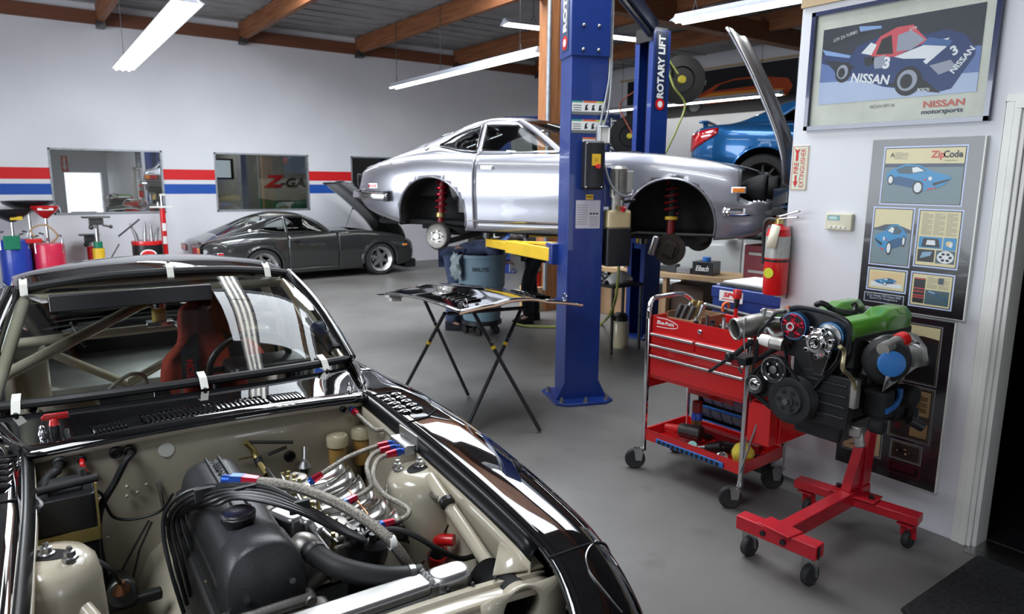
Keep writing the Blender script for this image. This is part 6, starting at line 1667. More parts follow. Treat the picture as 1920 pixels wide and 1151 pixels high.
# heads and green cam covers
E_(MB().bb((2.88, 1.53, 1.02), (3.40, 1.85, 1.10)), 'cylinder_head', 'dark_steel', bev=.01)
def camcover(y0, y1, z0, z1, nm):
    prof = [(y0, z0), (y1, z0), (y1, z1-.03), (y1-.025, z1), (y0+.025, z1), (y0, z1-.03)]
    G = []
    for x, k, dz in ((2.885, 1, -.01), (2.90, 1, 0), (3.16, 1, 0), (3.22, 1.06, .022), (3.38, 1.06, .022), (3.40, .95, .008)):
        ym = (y0+y1)/2
        G.append([V((x, ym+(y-ym)*k, z + (dz if z > z0+.01 else 0))) for y, z in prof])
    m = MB().grid([r + [r[0]] for r in G]).poly(G[0][::-1]).poly(G[-1])
    return E_(m, nm, 'green_engine', bev=.006)
camcover(1.525, 1.655, 1.085, 1.165, 'cam_cover'); camcover(1.745, 1.85, 1.085, 1.165, 'cam_cover')
E_(MB().bb((2.92, 1.655, 1.09), (3.38, 1.745, 1.135)), 'coil_cover', 'black_plastic', bev=.006)
hs_ = [wX(x, y, X) for x, y, X in ((1530, 572, 2.93), (1537, 568, 2.93), (1548, 571, 2.95), (1562, 580, 3.0), (1590, 586, 3.10), (1602, 585, 3.14), (1604, 575, 3.16), (1600, 568, 3.16))]
E_(MB().tube(hs_, .013, 10, sm=5), 'breather_pipe', 'black_plastic')
E_(MB().tube([p+V((.02, -.015, -.012)) for p in hs_[2:7]], .010, 8, sm=5), 'breather_pipe', 'black_plastic')
E_(MB().bb(*[wX(1545, 577, 3.05), wX(1553, 566, 3.08)]), 'cover_fitting', 'black_plastic')
# intake side
tbp = wX(1387, 616, 2.80); tb_ = V((tbp.x+.02, tbp.y-.02, tbp.z))
pipe = [V((2.78, 2.045, 1.058)), V((2.84, 2.02, 1.068)), V((2.92, 1.975, 1.09)), V((3.02, 1.93, 1.10))]
ip = E_(MB().tube(pipe, [.052, .052, .048, .055], 18, sm=4, cap=False), 'throttle_pipe', 'cast_aluminium', solid=.004)
dpi = (pipe[1]-pipe[0]).normalized()
E_(MB().cyl(pipe[0]+dpi*.03, pipe[0]+dpi*.031, .046, n=20), 'pipe_bore', 'black_matte', ip)
E_(MB().lathe([(.054, 0), (.055, .012), (.052, .014)], pipe[0], dpi, 20, False), 'pipe_bead', 'aluminium', ip)
E_(MB().tube([V((3.0, 1.93, 1.09)), V((3.38, 1.93, 1.09))], .06, 16).bb((2.98, 1.85, 1.02), (3.38, 1.92, 1.08)), 'intake_plenum', 'cast_aluminium', bev=.01)
E_(MB().rbox((2.93, 1.955, 1.135), (.07, .08, .03), .01).cyl((2.90, 1.97, 1.12), (2.90, 1.97, 1.16), .012), 'throttle_linkage', 'steel', bev=.003)
E_(MB().tube([V((2.80, 2.0, 1.12)), V((2.78, 1.99, 1.06)), V((2.78, 1.985, 1.0)), V((2.79, 1.98, .95))], .004, 6, sm=4), 'earth_wire', 'steel')
ac = [wX(x, y, 2.80) for x, y in ((1420, 634), (1428, 636), (1436, 638))]
sv = E_(MB().tube([ac[0], ac[0]+V((0, -.012, -.001)), ac[1]+V((0, .006, 0)), ac[1], ac[2], ac[2]+V((0, -.03, -.003))], [.006, .006, .012, .026, .028, .028], 14), 'idle_valve', 'white_plastic')
E_(MB().cyl(ac[2]+V((0, -.03, -.003)), ac[2]+V((.01, -.085, -.006)), .030, n=16), 'valve_motor', 'cast_aluminium', sv)
E_(MB().tube([wX(x, y, 2.82) for x, y in ((1473, 584), (1455, 588), (1440, 605), (1424, 622), (1420, 650), (1418, 680))], .008, 8, sm=5), 'vacuum_hose', 'rubber')
E_(MB().tube([wX(x, y, 2.85) for x, y in ((1460, 652), (1440, 662), (1410, 680))], .012, 8).tube([wX(x, y, 2.80) for x, y in ((1410, 640), (1374, 667))], .013, 8).tube([wX(x, y, 2.80) for x, y in ((1374, 667), (1330, 696))], .009, 8), 'support_rod', 'black_plastic')
E_(MB().rbox(wX(1390, 672, 2.84), (.10, .12, .04), .01).lathe([(.020, 0), (.020, .03), (.014, .03)], wX(1372, 668, 2.80), (-1, .3, 0), 14), 'bracket', 'black_plastic', bev=.006)
E_(MB().rbox(wX(1380, 680, 2.80), (.02, .05, .03), .008), 'red_connector', 'dark_red')
E_(MB().tube([wX(x, y, 2.80) for x, y in ((1416, 640), (1412, 690), (1406, 730), (1408, 755))], .004, 6, sm=5).tube([wX(x, y, 2.80) for x, y in ((1385, 690), (1391, 700))], .006, 6), 'loom_wire', 'black_plastic')
E_(MB().tube([wX(x, y, 2.82) for x, y in ((1470, 625), (1452, 628), (1440, 615), (1435, 623))], .010, 8, sm=4).tube([wX(x, y, 2.84) for x, y in ((1465, 600), (1450, 600), (1438, 607))], .014, 8, sm=4), 'coolant_pipe', 'steel')
# exhaust side: heat shield, turbo, downpipe
hsd = MB(); G = []
for i in range(9):
    q = i/8; a = wX(1588+q*92, 655-q*40, 3.02+q*.30); b_ = wX(1596+q*72, 690-q*38 - 10*math.sin(q*7), 2.98+q*.26); a.y = 1.50; b_.y = 1.415 + .02*math.sin(q*9); 
    z1_, z0_ = 1.06, .955 + .03*q
    x = 2.96 + .36*q
    G.append([V((x, 1.525, 1.085)), V((x, 1.46, 1.08-.01*math.sin(q*9))), V((x-.03, 1.40, 1.03)), V((x-.06, 1.375, .985+.02*math.sin(q*6))), V((x-.07, 1.38, .90+.08*q))])
E_(hsd.grid(G), 'heat_shield', 'aluminium', solid=.003, ang=70)
E_(MB().bb((2.98, 1.46, .92), (3.36, 1.53, 1.04)).tube([V((3.0, 1.47, .97)), V((3.36, 1.44, .96))], .035, 12), 'exhaust_manifold', 'dark_steel', bev=.01)
tcn = wY(1668, 680, 1.385)
tu = E_(MB().lathe([(.052, -.02), (.060, -.0), (.085, .01), (.096, .035), (.092, .07), (.05, .085)], tcn, V((.62, .55, 0)), 30), 'turbo_compressor', 'undercoat')
axs = V((-.72, -.68, .05)).normalized()
E_(MB().lathe([(.053, -.004), (.054, .030), (.048, .034), (0, .036)], tcn, axs, 28), 'blue_tape_cap', mat('blue_tape', (.03, .17, .48), .45, bump=.1), tu)
sc_ = tcn + V((.085, .02, -.005))
E_(MB().tube([sc_ + V((.0, .03, 0)) + V((.080*math.cos(a)*.75, -.080*math.cos(a)*.55, .080*math.sin(a))) for a in [2*PI*i/26 for i in range(22)]], [.022 + .016*i/22 for i in range(22)], 12), 'compressor_scroll', 'dark_steel', tu)
E_(MB().cyl(tcn+V((.07, .05, 0)), tcn+V((.19, .11, .01)), .062, .045, 22), 'turbine_housing', 'cast_aluminium', tu)
rc0, rc1 = wY(1655, 655, 1.40), wY(1685, 640, 1.40)
E_(MB().cyl(rc0, rc1, .027, n=18), 'outlet_pipe', 'cast_aluminium', tu)
dr_ = (rc1-rc0).normalized(); E_(MB().lathe([(.031, -.006), (.033, .004), (.033, .042), (.028, .048), (0, .05)], rc1, dr_, 20), 'red_cap', 'red_paint', tu)
wg = wY(1714, 657, 1.42)
wo = E_(MB().lathe([(.0, -.006), (.012, -.006), (.014, 0), (.030, 0), (.036, .008), (.037, .03), (.030, .045), (.0, .046)], wg, (.5, .75, -.05), 22), 'wastegate_actuator', 'steel', tu)
E_(MB().tube([wY(1702, 641, 1.42), wY(1715, 639, 1.42), wY(1722, 643, 1.42), wY(1724, 650, 1.42)], .004, 6, sm=4), 'wastegate_line', 'chrome', wo)
E_(MB().tube([wY(x, y, 1.42) for x, y in ((1688, 728), (1686, 745), (1676, 762), (1660, 772))], .013, 10, sm=5), 'blue_hose', mat('hose_blue', (.02, .11, .33), .4), eg)
E_(MB().tube([wY(x, y, 1.44) for x, y in ((1575, 650), (1583, 660), (1580, 690), (1592, 703), (1600, 715), (1604, 730))], .009, 10, sm=5), 'oil_feed_pipe', mat('zinc_gold', (.50, .44, .26), .3, metal=.9), eg)
E_(MB().rbox((3.05, 1.47, .80), (.10, .10, .12), .02).cyl((2.98, 1.46, .72), (2.98, 1.40, .72), .035).rbox((3.25, 1.49, .76), (.16, .10, .14), .02).cyl((3.2, 1.45, .82), (3.2, 1.38, .82), .05, n=18), 'oil_filter_bracket', 'undercoat', bev=.01)
E_(MB().cyl((2.93, 1.49, .70), (2.93, 1.47, .62), .022).rbox((2.93, 1.49, .69), (.06, .05, .05), .012), 'engine_mount', 'cast_aluminium', bev=.006)
E_(MB().cyl((3.20, 1.40, .71), (3.24, 1.36, .68), .022).rbox((3.26, 1.42, .72), (.05, .05, .06), .01), 'drain_fitting', 'black_plastic')
E_(MB().cyl((3.40, 1.70, .90), (3.43, 1.70, .90), .17, n=28), 'flywheel_housing', 'cast_aluminium')
E_(MB().bb((2.86, 1.475, .80), (2.90, 1.52, .93)), 'side_bracket', 'cast_aluminium', bev=.006)

# ================================================================ pictures and fittings on the right wall
WXx = XR
def wp(y, z, d=0.): return V((WXx - d, y, z))
def rect(mb, y0, y1, z0, z1, d, c):
    """y0 is the left edge as seen (larger Y)"""
    mb.c = c; mb.poly([wp(y0, z0, d), wp(y1, z0, d), wp(y1, z1, d), wp(y0, z1, d)])
def inkpoly(mb, box, pts, d, c):
    y0, y1, z0, z1 = box
    mb.c = c; mb.poly([wp(y0 + (y1-y0)*a, z0 + (z1-z0)*b_, d) for a, b_ in pts])
def inktext(mb, s, box, a, b_, size, c, d, ang=0., bold=.0, width=None, shear=0.):
    y0, y1, z0, z1 = box; mb.c = c
    ex = V((0, -math.cos(ang), math.sin(ang))); ey = V((0, math.sin(ang), math.cos(ang)))
    mb.text(s, wp(y0+(y1-y0)*a, z0+(z1-z0)*b_, d), ex, ey, size, bold=bold, width=width, shear=shear, lift=0)
def ell(cx, cy, rx, ry, n=20, a0=0, a1=2*PI): return [(cx+rx*math.cos(a0+(a1-a0)*i/n), cy+ry*math.sin(a0+(a1-a0)*i/n)) for i in range(n)]
# racing poster
pf = thing('framed_poster', 'large framed racing car poster with dark blue frame at the top right', 'framed picture', (XR, 1.88, 2.03))
F0, F1, Z0, Z1 = 2.335, 1.417, 2.032, 2.652
f_ = MB()
for a in ((F0, F0-.022, Z0, Z1), (F1+.022, F1, Z0, Z1), (F0, F1, Z0, Z0+.022), (F0, F1, Z1-.022, Z1)): f_.bb((XR-.028, a[1], a[2]), (XR, a[0], a[3]))
f_.build('picture_frame', mat('frame_navy', (.012, .022, .085), .2, coat=.8), pf, w=True, ang=0, bev=.004)
mb = MB(); rect(mb, F0-.02, F1+.02, Z0+.02, Z1-.02, .006, 0); mb.build('mount', mat('mount_card', (.62, .64, .56), .6), pf, w=True, ang=0)
B = (2.27, 1.487, 2.167, 2.556)
inks = ['a9b9d4', '1b2230', '5c73a8', '123266', '0c1526', 'c74a55', 'd8dde0', '2c4f86', '0a0d14', '8f97a5', '3b5f96', '7fa0cf']
mb = MB()
inkpoly(mb, B, [(0, 0), (1, 0), (1, 1), (0, 1)], .008, 0)
inkpoly(mb, B, [(0, .58), (1, .50), (1, 1), (0, 1)], .0082, 1)
inkpoly(mb, B, [(0, .30), (1, .22), (1, .52), (0, .60)], .0083, 2)
inkpoly(mb, B, [(.02, .72), (.0, .56), (.08, .50), (.11, .40), (.22, .34), (.45, .16), (.78, .0+.03), (.86, .06), (.97, .42), (.97, .50), (.90, .68), (.80, .76), (.68, .74), (.60, .78), (.40, .80), (.25, .72), (.22, .62)], .0085, 3)
inkpoly(mb, B, [(.02, .60), (.20, .52), (.25, .44), (.12, .40)], .0087, 4)
inkpoly(mb, B, [(.02, .78), (.02, .72), (.20, .80), (.36, .88), (.40, .92), (.30, .96), (.24, .98), (.25, .93)], .0087, 4)
inkpoly(mb, B, [(.0, .74), (.03, .66), (.20, .58), (.21, .61)], .0088, 11)
inkpoly(mb, B, [(.25, .97), (.26, .90), (.40, .90), (.40, .93)], .0088, 11)
inkpoly(mb, B, [(.32, .60), (.40, .80), (.50, .88), (.60, .88), (.64, .78), (.70, .66), (.50, .52), (.36, .56)], .0088, 5)
inkpoly(mb, B, [(.38, .58), (.41, .76), (.47, .80), (.49, .56)], .009, 8)
inkpoly(mb, B, [(.51, .58), (.51, .78), (.59, .82), (.68, .68), (.60, .58)], .009, 9)
inkpoly(mb, B, [(.50, .52), (.72, .64), (.82, .66), (.74, .44), (.56, .48)], .0089, 6)
inkpoly(mb, B, [(.28, .62), (.34, .74), (.38, .70), (.35, .58)], .009, 6)
inkpoly(mb, B, [(.30, .56), (.37, .56), (.37, .46), (.32, .44)], .009, 8)
inkpoly(mb, B, [(.36, .54), (.44, .56), (.46, .40), (.38, .40)], .009, 9)
inkpoly(mb, B, [(.68, .42), (.78, .58), (.81, .56), (.70, .38)], .0091, 6)
inkpoly(mb, B, [(.72, .36), (.84, .40), (.88, .30), (.78, .24)], .0091, 9)
inkpoly(mb, B, [(.46, .18), (.66, .26), (.72, .16), (.80, .02), (.60, .10)], .0086, 8)
inkpoly(mb, B, [(.66, .62), (.70, .70), (.84, .62), (.82, .56)], .0091, 10)
for cx, cy, rx, ry in ((.165, .40, .055, .13), (.60, .20, .085, .18)):
    inkpoly(mb, B, ell(cx, cy, rx, ry), .0091, 8); inkpoly(mb, B, ell(cx-.005, cy+.01, rx*.72, ry*.72), .0092, 9); inkpoly(mb, B, ell(cx-.01, cy, rx*.45, ry*.5), .0093, 8)
inktext(mb, 'NISSAN', B, .355, .275, .062, 6, .0094, -.16, .03, .20)
inktext(mb, '3', B, .455, .45, .075, 6, .0094, -.1, .04)
inktext(mb, '3', B, .855, .50, .06, 6, .0094, .5, .04); inktext(mb, 'NISSAN', B, .905, .38, .038, 6, .0094, .9, .03, .13)
inktext(mb, 'GTP ZX-TURBO', B, .16, .87, .022, 6, .0094, .22, .0, .13); inktext(mb, 'GTP', B, .60, .83, .02, 6, .0094, .1); inktext(mb, 'BOSCH', B, .70, .075, .022, 6, .0094, -.06, .02, .055)
mb.build('poster_print', [pal(h, .4) for h in inks], pf, w=True, ang=0)
mb = MB(); FB_ = (F0, F1, Z0, Z1)
inktext(mb, 'NISSAN NPT-90', FB_, .455, .165, .024, 2, .008, 0, 0, .125)
inktext(mb, 'NISSAN', FB_, .775, .150, .042, 0, .008, 0, .03, .185); inktext(mb, 'motorsports', FB_, .77, .095, .030, 1, .008, 0, .015, .185, .15)
mb.build('poster_lettering', [pal('c8746a'), pal('2c3350'), pal('8b8a80')], pf, w=True, ang=0)
MB().bb((XR-.0115, F1+.02, Z0+.02), (XR-.0105, F0-.02, Z1-.02)).build('picture_glass', 'picture_glass', pf, w=True, ang=0)

def article_board(label, Y0, Y1, Z0, Z1, panels, plaque):
    t = thing('article_board', label, 'framed picture', (XR, (Y0+Y1)/2, Z0), 0)
    MB().bb((XR-.022, Y1, Z0), (XR, Y0, Z1)).build('board', mat('board_dark', (.016, .013, .016), .22, coat=.35) if 'board_dark' not in MATS else 'board_dark', t, w=True, ang=0)
    MB().bb((XR-.024, Y1-.006, Z0), (XR, Y1, Z1)).bb((XR-.021, Y1-.004, Z0-.004), (XR, Y0, Z0)).build('board_edge', 'trim_white', t, w=True, ang=0)
    for y0, y1, z0, z1, fn in panels:
        mb = MB()
        rect(mb, y0, y1, z0, z1, .0226, 0); rect(mb, y0-.007, y1+.007, z0+.007, z1-.007, .0230, 1); rect(mb, y0-.011, y1+.011, z0+.011, z1-.011, .0234, 2)
        fn(mb, (y0-.012, y1+.012, z0+.012, z1-.012))
        mb.build('article_page', [pal(h, .35) for h in PINK], t, w=True, ang=0)
    y0, y1, z0, z1, cols, lines = plaque
    mb = MB(); rect(mb, y0, y1, z0, z1, .0226, 0); rect(mb, y0-.004, y1+.004, z0+.004, z1-.004, .023, 1)
    if lines:
        for k, s in enumerate(lines): inktext(mb, s, (y0, y1, z0, z1), .5, .72-.27*k, .016-.004*k, 0, .0234, 0, .01, (y0-y1)*(.86 if k == 0 else .7))
    else:
        for k in range(3): rect(mb, y0-.02, y1+.03, z1-.016-.011*k, z1-.012-.011*k, .0234, 0)
    mb.build('plaque', [pal(h, .3) for h in cols], t, w=True, ang=0)
    return t
PINK = ['b9c4e4', '15130f', 'cfc49a', '3d5560', '2f86b8', '1d4f78', '1a1d22', 'd6dadb', 'c23a3a', '8a8570', '6c7f86', 'd5b98a', '3f4a5a', '26506e', '7c9fb8', 'a09a80']
def zcar(mb, b_, cx, cy, s, flip=1, d=.0250):
    q = lambda pts, c, k: inkpoly(mb, b_, [(cx + flip*x*s, cy + y*s) for x, y in pts], d + k*.0003, c)
    q([(-.5, .02), (-.42, -.12), (.05, -.24), (.12, -.27), (.40, -.16), (.52, .0), (.48, .07), (.22, .16), (.02, .30), (-.20, .33), (-.40, .22), (-.5, .12)], 4, 0)
    q([(-.5, .0), (-.42, -.12), (.05, -.24), (.10, -.10), (-.05, -.02), (-.3, .05)], 5, 1)
    q([(-.36, .20), (-.20, .29), (.0, .27), (.14, .17), (-.12, .10), (-.30, .12)], 3, 2)
    q([(-.1, .24), (-.02, .26), (.1, .17), (-.08, .13)], 7, 3)
    q([(.24, -.10), (.50, -.0), (.47, -.05), (.26, -.16)], 6, 2)
    q(ell(.02, -.20, .085, .15), 6, 2); q(ell(.02, -.20, .06, .11), 7, 3); q(ell(-.43, -.03, .05, .12), 6, 2); q(ell(-.43, -.03, .035, .085), 7, 3)
    q(ell(.20, .0, .03, .045), 7, 3); q([(.17, -.22), (.30, -.19), (.29, -.22), (.17, -.25)], 8, 3); q([(.10, -.02), (.14, .0), (.14, -.04), (.10, -.05)], 8, 3)
def textcols(mb, b_, x0, x1, y0, y1, n, rows):
    for i in range(n):
        a = x0+(x1-x0)*i/n; w_ = (x1-x0)/n*.88
        for k in range(rows):
            yy = y1-(y1-y0)*k/rows; inkpoly(mb, b_, [(a, yy-(y1-y0)/rows*.55), (a+w_*(1 if (k*7+i*3) % 5 else .55), yy-(y1-y0)/rows*.55), (a+w_*(1 if (k*7+i*3) % 5 else .55), yy), (a, yy)], .0240, 15)
def pg1(mb, b_):
    inkpoly(mb, b_, [(0, 0), (1, 0), (1, .72), (0, .72)], .0238, 10); inkpoly(mb, b_, [(0, .66), (1, .66), (1, .72), (0, .73)], .0240, 12)
    zcar(mb, b_, .45, .45, .82)
    inktext(mb, 'Zip', b_, .68, .88, .045, 8, .0242, 0, .03); inktext(mb, 'Code', b_, .86, .88, .045, 6, .0242, 0, .03, .085)
    textcols(mb, b_, .12, .32, .80, .94, 1, 8); inktext(mb, 'A', b_, .09, .885, .03, 6, .0242, 0, .02); inktext(mb, 'Supplement', b_, .84, .775, .012, 9, .0242)
def pg2(mb, b_):
    inkpoly(mb, b_, [(0, 0), (1, 0), (1, .62), (0, .66)], .0238, 10); inkpoly(mb, b_, [(0, .64), (.3, .72), (.6, .74), (1, .64), (1, .58), (0, .62)], .0240, 12); zcar(mb, b_, .48, .46, .85, -1)
def pg3(mb, b_):
    textcols(mb, b_, .06, .98, .56, .97, 3, 20)
    inkpoly(mb, b_, [(.03, .32), (.62, .32), (.62, .53), (.03, .53)], .0238, 4); inkpoly(mb, b_, [(.10, .34), (.58, .34), (.52, .50), (.14, .50)], .0240, 6); inkpoly(mb, b_, [(.22, .38), (.46, .38), (.44, .47), (.24, .47)], .0242, 7)
    inkpoly(mb, b_, [(.65, .30), (.97, .30), (.97, .53), (.65, .53)], .0238, 4); inkpoly(mb, b_, ell(.80, .42, .09, .05), .0240, 11); inkpoly(mb, b_, ell(.84, .40, .04, .05), .0242, 7)
    inkpoly(mb, b_, [(.03, .06), (.46, .06), (.46, .29), (.03, .29)], .0238, 6); inkpoly(mb, b_, [(.10, .12), (.36, .18), (.40, .26), (.15, .24)], .0240, 14)
    inkpoly(mb, b_, [(.50, .05), (.97, .05), (.97, .29), (.50, .29)], .0238, 3); inkpoly(mb, b_, ell(.74, .17, .21, .115), .0240, 7)
    for k in range(6):
        a = k*PI/3; inkpoly(mb, b_, ell(.74+.12*math.cos(a), .17+.065*math.sin(a), .045, .025, 10), .0242, 6)
def pg4(mb, b_):
    inkpoly(mb, b_, [(.06, .12), (.94, .12), (.94, .90), (.06, .90)], .0238, 11); inkpoly(mb, b_, [(.06, .12), (.94, .12), (.94, .34), (.06, .38)], .0240, 7); zcar(mb, b_, .48, .42, .62, -1, .0243)
def pg5(mb, b_):
    textcols(mb, b_, .38, .98, .56, .95, 2, 10); inkpoly(mb, b_, [(.04, .06), (.34, .06), (.34, .88), (.04, .88)], .0238, 6)
    for z in (.84, .52, .42, .29, .22): inkpoly(mb, b_, [(.05, z), (.33, z), (.33, z+.035), (.05, z+.035)], .0240, 8)
    inkpoly(mb, b_, [(.36, .05), (.97, .05), (.97, .52), (.36, .52)], .0238, 3); inkpoly(mb, b_, [(.40, .44), (.62, .36), (.94, .18), (.94, .26), (.62, .44), (.44, .50)], .0240, 13); inkpoly(mb, b_, [(.42, .46), (.58, .40), (.62, .44), (.46, .50)], .0242, 14)
    inkpoly(mb, b_, [(.66, .74), (.80, .74), (.80, .93), (.66, .93)], .0242, 12)
article_board('black board of blue car magazine pages headed Zip Code', 1.936, 1.42, 1.108, 1.966,
    [(1.874, 1.484, 1.642, 1.930, pg1), (1.899, 1.691, 1.330, 1.630, pg2), (1.676, 1.470, 1.342, 1.628, pg3), (1.899, 1.695, 1.197, 1.317, pg4), (1.679, 1.475, 1.142, 1.318, pg5)],
    (1.905, 1.70, 1.135, 1.185, ('b5bccb', '10131c'), ('Z Car Garage 1973 Datsun 240Z', 'Sport Z Magazine')))
PINK = ['77777c', '15130f', 'cfc49a', '17181a', '15161a', '0f1012', '090a0c', 'b49a76', '591a1c', '6a5a44', '3a3c3e', '9f8358', '23262b', '2c2320', '2c2a28', '7c6a4c']
def qg1(mb, b_):
    inkpoly(mb, b_, [(0, 0), (1, 0), (1, .80), (0, .84)], .0238, 12); inkpoly(mb, b_, [(0, 0), (1, 0), (1, .34), (0, .38)], .0240, 3); inkpoly(mb, b_, [(0, .80), (.3, .86), (.5, .79), (.8, .83), (1, .80), (1, .72), (0, .74)], .0242, 13); inktext(mb, 'zoom', b_, .70, .50, .035, 15, .0244, 0, .02)
def qg2(mb, b_):
    inkpoly(mb, b_, [(0, 0), (1, 0), (1, 1), (0, 1)], .0238, 13); inkpoly(mb, b_, [(.52, .48), (.96, .48), (.96, .96), (.52, .96)], .0240, 11); textcols(mb, b_, .56, .94, .52, .88, 1, 16)
    inkpoly(mb, b_, [(.52, .06), (.96, .06), (.96, .34), (.52, .34)], .0240, 11); inkpoly(mb, b_, ell(.28, .70, .16, .10), .0240, 8); inkpoly(mb, b_, ell(.28, .70, .08, .05), .0242, 10); inkpoly(mb, b_, [(.02, .05), (.48, .05), (.44, .28), (.05, .34)], .0240, 14); inkpoly(mb, b_, ell(.2, .2, .1, .06), .0242, 8)
def qg3(mb, b_):
    inkpoly(mb, b_, [(0, 0), (1, 0), (1, 1), (0, 1)], .0238, 13); zcar(mb, b_, .5, .5, .7, 1, .0243)
def qg4(mb, b_):
    inkpoly(mb, b_, [(0, 0), (1, 0), (1, 1), (0, 1)], .0238, 7); textcols(mb, b_, .06, .96, .2, .96, 1, 14); inkpoly(mb, b_, [(.1, .05), (.7, .09), (.6, .14)], .0242, 8)
article_board('black board of dark magazine pages hung low behind the engine stand', 1.977, 1.452, .216, 1.088,
    [(1.90, 1.500, .752, 1.060, qg1), (1.712, 1.500, .449, .742, qg2), (1.69, 1.53, .33, .435, qg3), (1.95, 1.73, .30, .74, qg4)],
    (1.69, 1.53, .255, .318, ('6a2030', '1a0508'), None))
th_ = thing('thermostat', 'beige thermostat on the white wall left of the article board', 'thermostat', (XR, 2.083, 1.492))
MB().rbox((XR-.014, 2.083, 1.54), (.028, .150, .092), .006).build('thermostat_case', 'cream', th_, w=True, bev=.006)
mb = MB(); rect(mb, 2.145, 2.075, 1.548, 1.575, .0286, 0); rect(mb, 2.135, 2.09, 1.553, 1.569, .0289, 1); mb.build('thermostat_display', [pal('7fa7a8'), pal('b9d2cf')], th_, w=True, ang=0)
for k in range(4): MB().rbox((XR-.030, 2.125-k*.026, 1.512), (.006, .016, .010), .003).build('thermostat_button', 'white_plastic', th_, w=True)
sg_ = thing('extinguisher_sign', 'vertical red and white fire extinguisher sign with an arrow on the wall end', 'sign', (XR, 2.352, 1.705))
MB().bb((XR-.004, 2.302, 1.705), (XR, 2.403, 1.952)).build('sign_plate', pal('cdd6c0'), sg_, w=True, ang=0)
mb = MB(); S_ = (2.403, 2.302, 1.705, 1.952)
for a in (((.03, .01), (.97, .01), (.97, .02), (.03, .02)), ((.03, .98), (.97, .98), (.97, .99), (.03, .99)), ((.03, .01), (.06, .01), (.06, .99), (.03, .99)), ((.94, .01), (.97, .01), (.97, .99), (.94, .99))): inkpoly(mb, S_, a, .0045, 0)
inktext(mb, 'FIRE', S_, .30, .50, .040, 0, .0045, PI/2, .02, .062); inktext(mb, 'EXTINGUISHER', S_, .68, .50, .040, 0, .0045, PI/2, .01, .215)
inkpoly(mb, S_, [(.22, .66), (.38, .66), (.38, .84), (.48, .95), (.30, .90), (.12, .95), (.22, .84)], .0045, 0); inkpoly(mb, S_, [(.24, .34), (.36, .34), (.36, .20), (.46, .20), (.30, .06), (.14, .20), (.24, .20)], .0045, 0)
mb.build('sign_lettering', [pal('c01f2b')], sg_, w=True, ang=0)
def extinguisher(base, r, h, label, wall=None):
    t = thing('fire_extinguisher', label, 'fire extinguisher', tuple(base)); b_ = V(base)
    MB().lathe([(r*.9, 0), (r, .012), (r, h*.80), (r*.85, h*.88), (r*.4, h*.93), (r*.35, h*.95)], b_, (0, 0, 1), 26).build('cylinder', 'red_paint', t, w=True)
    MB().lathe([(r*1.008, h*.50), (r*1.012, h*.79)], b_, (0, 0, 1), 26, False).build('body_label', mat('ext_label_%d' % (r*1000), (.42, .42, .40), .4, metal=.3, scale=30), t, w=True)
    MB().lathe([(r*1.02, h*.45), (r*1.03, h*.48)], b_, (0, 0, 1), 26, False).build('retaining_strap', 'black_plastic', t, w=True)
    hd = MB().cyl(b_+V((0, 0, h*.94)), b_+V((0, 0, h*1.02)), r*.34, n=14).build('valve', 'brass', t, w=True)
    MB().beam(b_+V((0, 0, h*1.02)), b_+V((.0, -r*1.7, h*1.05)), .022, .010).beam(b_+V((0, 0, h*1.05)), b_+V((0, -r*1.8, h*1.13)), .022, .010).build('handle', 'steel', hd, w=True, bev=.003)
    MB().tube([b_+V((0, r*.3, h*1.0)), b_+V((-.01, r*1.0, h*1.0)), b_+V((-.015, r*1.3, h*.90)), b_+V((-.012, r*1.22, h*.62)), b_+V((-.012, r*1.15, h*.40))], .011, 10, sm=6).build('discharge_hose', 'rubber', t, w=True)
    return t
eb = V((XR-.078, 2.405, 1.105))
ex = extinguisher(eb, .068, .43, 'red fire extinguisher with a paper tag hung at the end of the white wall')
MB().poly([eb+V((-.075, .03, .28)), eb+V((-.075, -.035, .27)), eb+V((-.06, -.05, .40)), eb+V((-.06, .005, .41))]).build('inspection_tag', 'cream', ex, w=True, solid=.001)
dcl = MB(); q_ = eb+V((-.0700, .0, .13)); dcl.lathe([(.030, 0), (.030, .002), (0, .002)], q_, (-1, -.1, 0), 16); dcl.build('yellow_decal', pal('c8cf2a'), ex, w=True)
MB().bb((XR-.02, 2.37, 1.08), (XR, 2.44, 1.50)).build('wall_bracket', 'steel', ex, w=True, ang=0)
# floor mat, toilet in the dark bathroom
fm = MB().rbox((3.245, .72, .006), (.76, .98, .012), .02); tag(recenter(fm.build('floor_mat', 'mat_black', bev=.003)), 'black rough floor mat in front of the dark doorway', 'mat')
tp = V((5.35, 1.15, .012))
tt_ = thing('toilet', 'white toilet standing in the dark bathroom beyond the doorway', 'toilet', tuple(tp))
G = []
for z, a, b_, dx in ((0, .13, .12, .06), (.06, .12, .11, .05), (.20, .12, .12, .03), (.32, .19, .17, -.02), (.39, .24, .18, -.04), (.40, .24, .18, -.04)):
    G.append([tp + V((dx + a*math.cos(t), b_*math.sin(t), z)) for t in [2*PI*i/24 for i in range(25)]])
MB().grid(G).poly(G[-1][:-1]).build('bowl', 'porcelain', tt_, w=True)
MB().prism(ell(-.04, 0, .245, .185, 24), tp+V((0, 0, .401)), (1, 0, 0), (0, 1, 0), (0, 0, .03)).build('seat_lid', 'porcelain', tt_, w=True, bev=.008)
MB().rbox(tp+V((.30, 0, .56)), (.19, .42, .36), .03).rbox(tp+V((.30, 0, .755)), (.21, .44, .03), .03).rbox(tp+V((.28, 0, .30)), (.2, .2, .2), .03).build('cistern', 'porcelain', tt_, w=True, bev=.01)

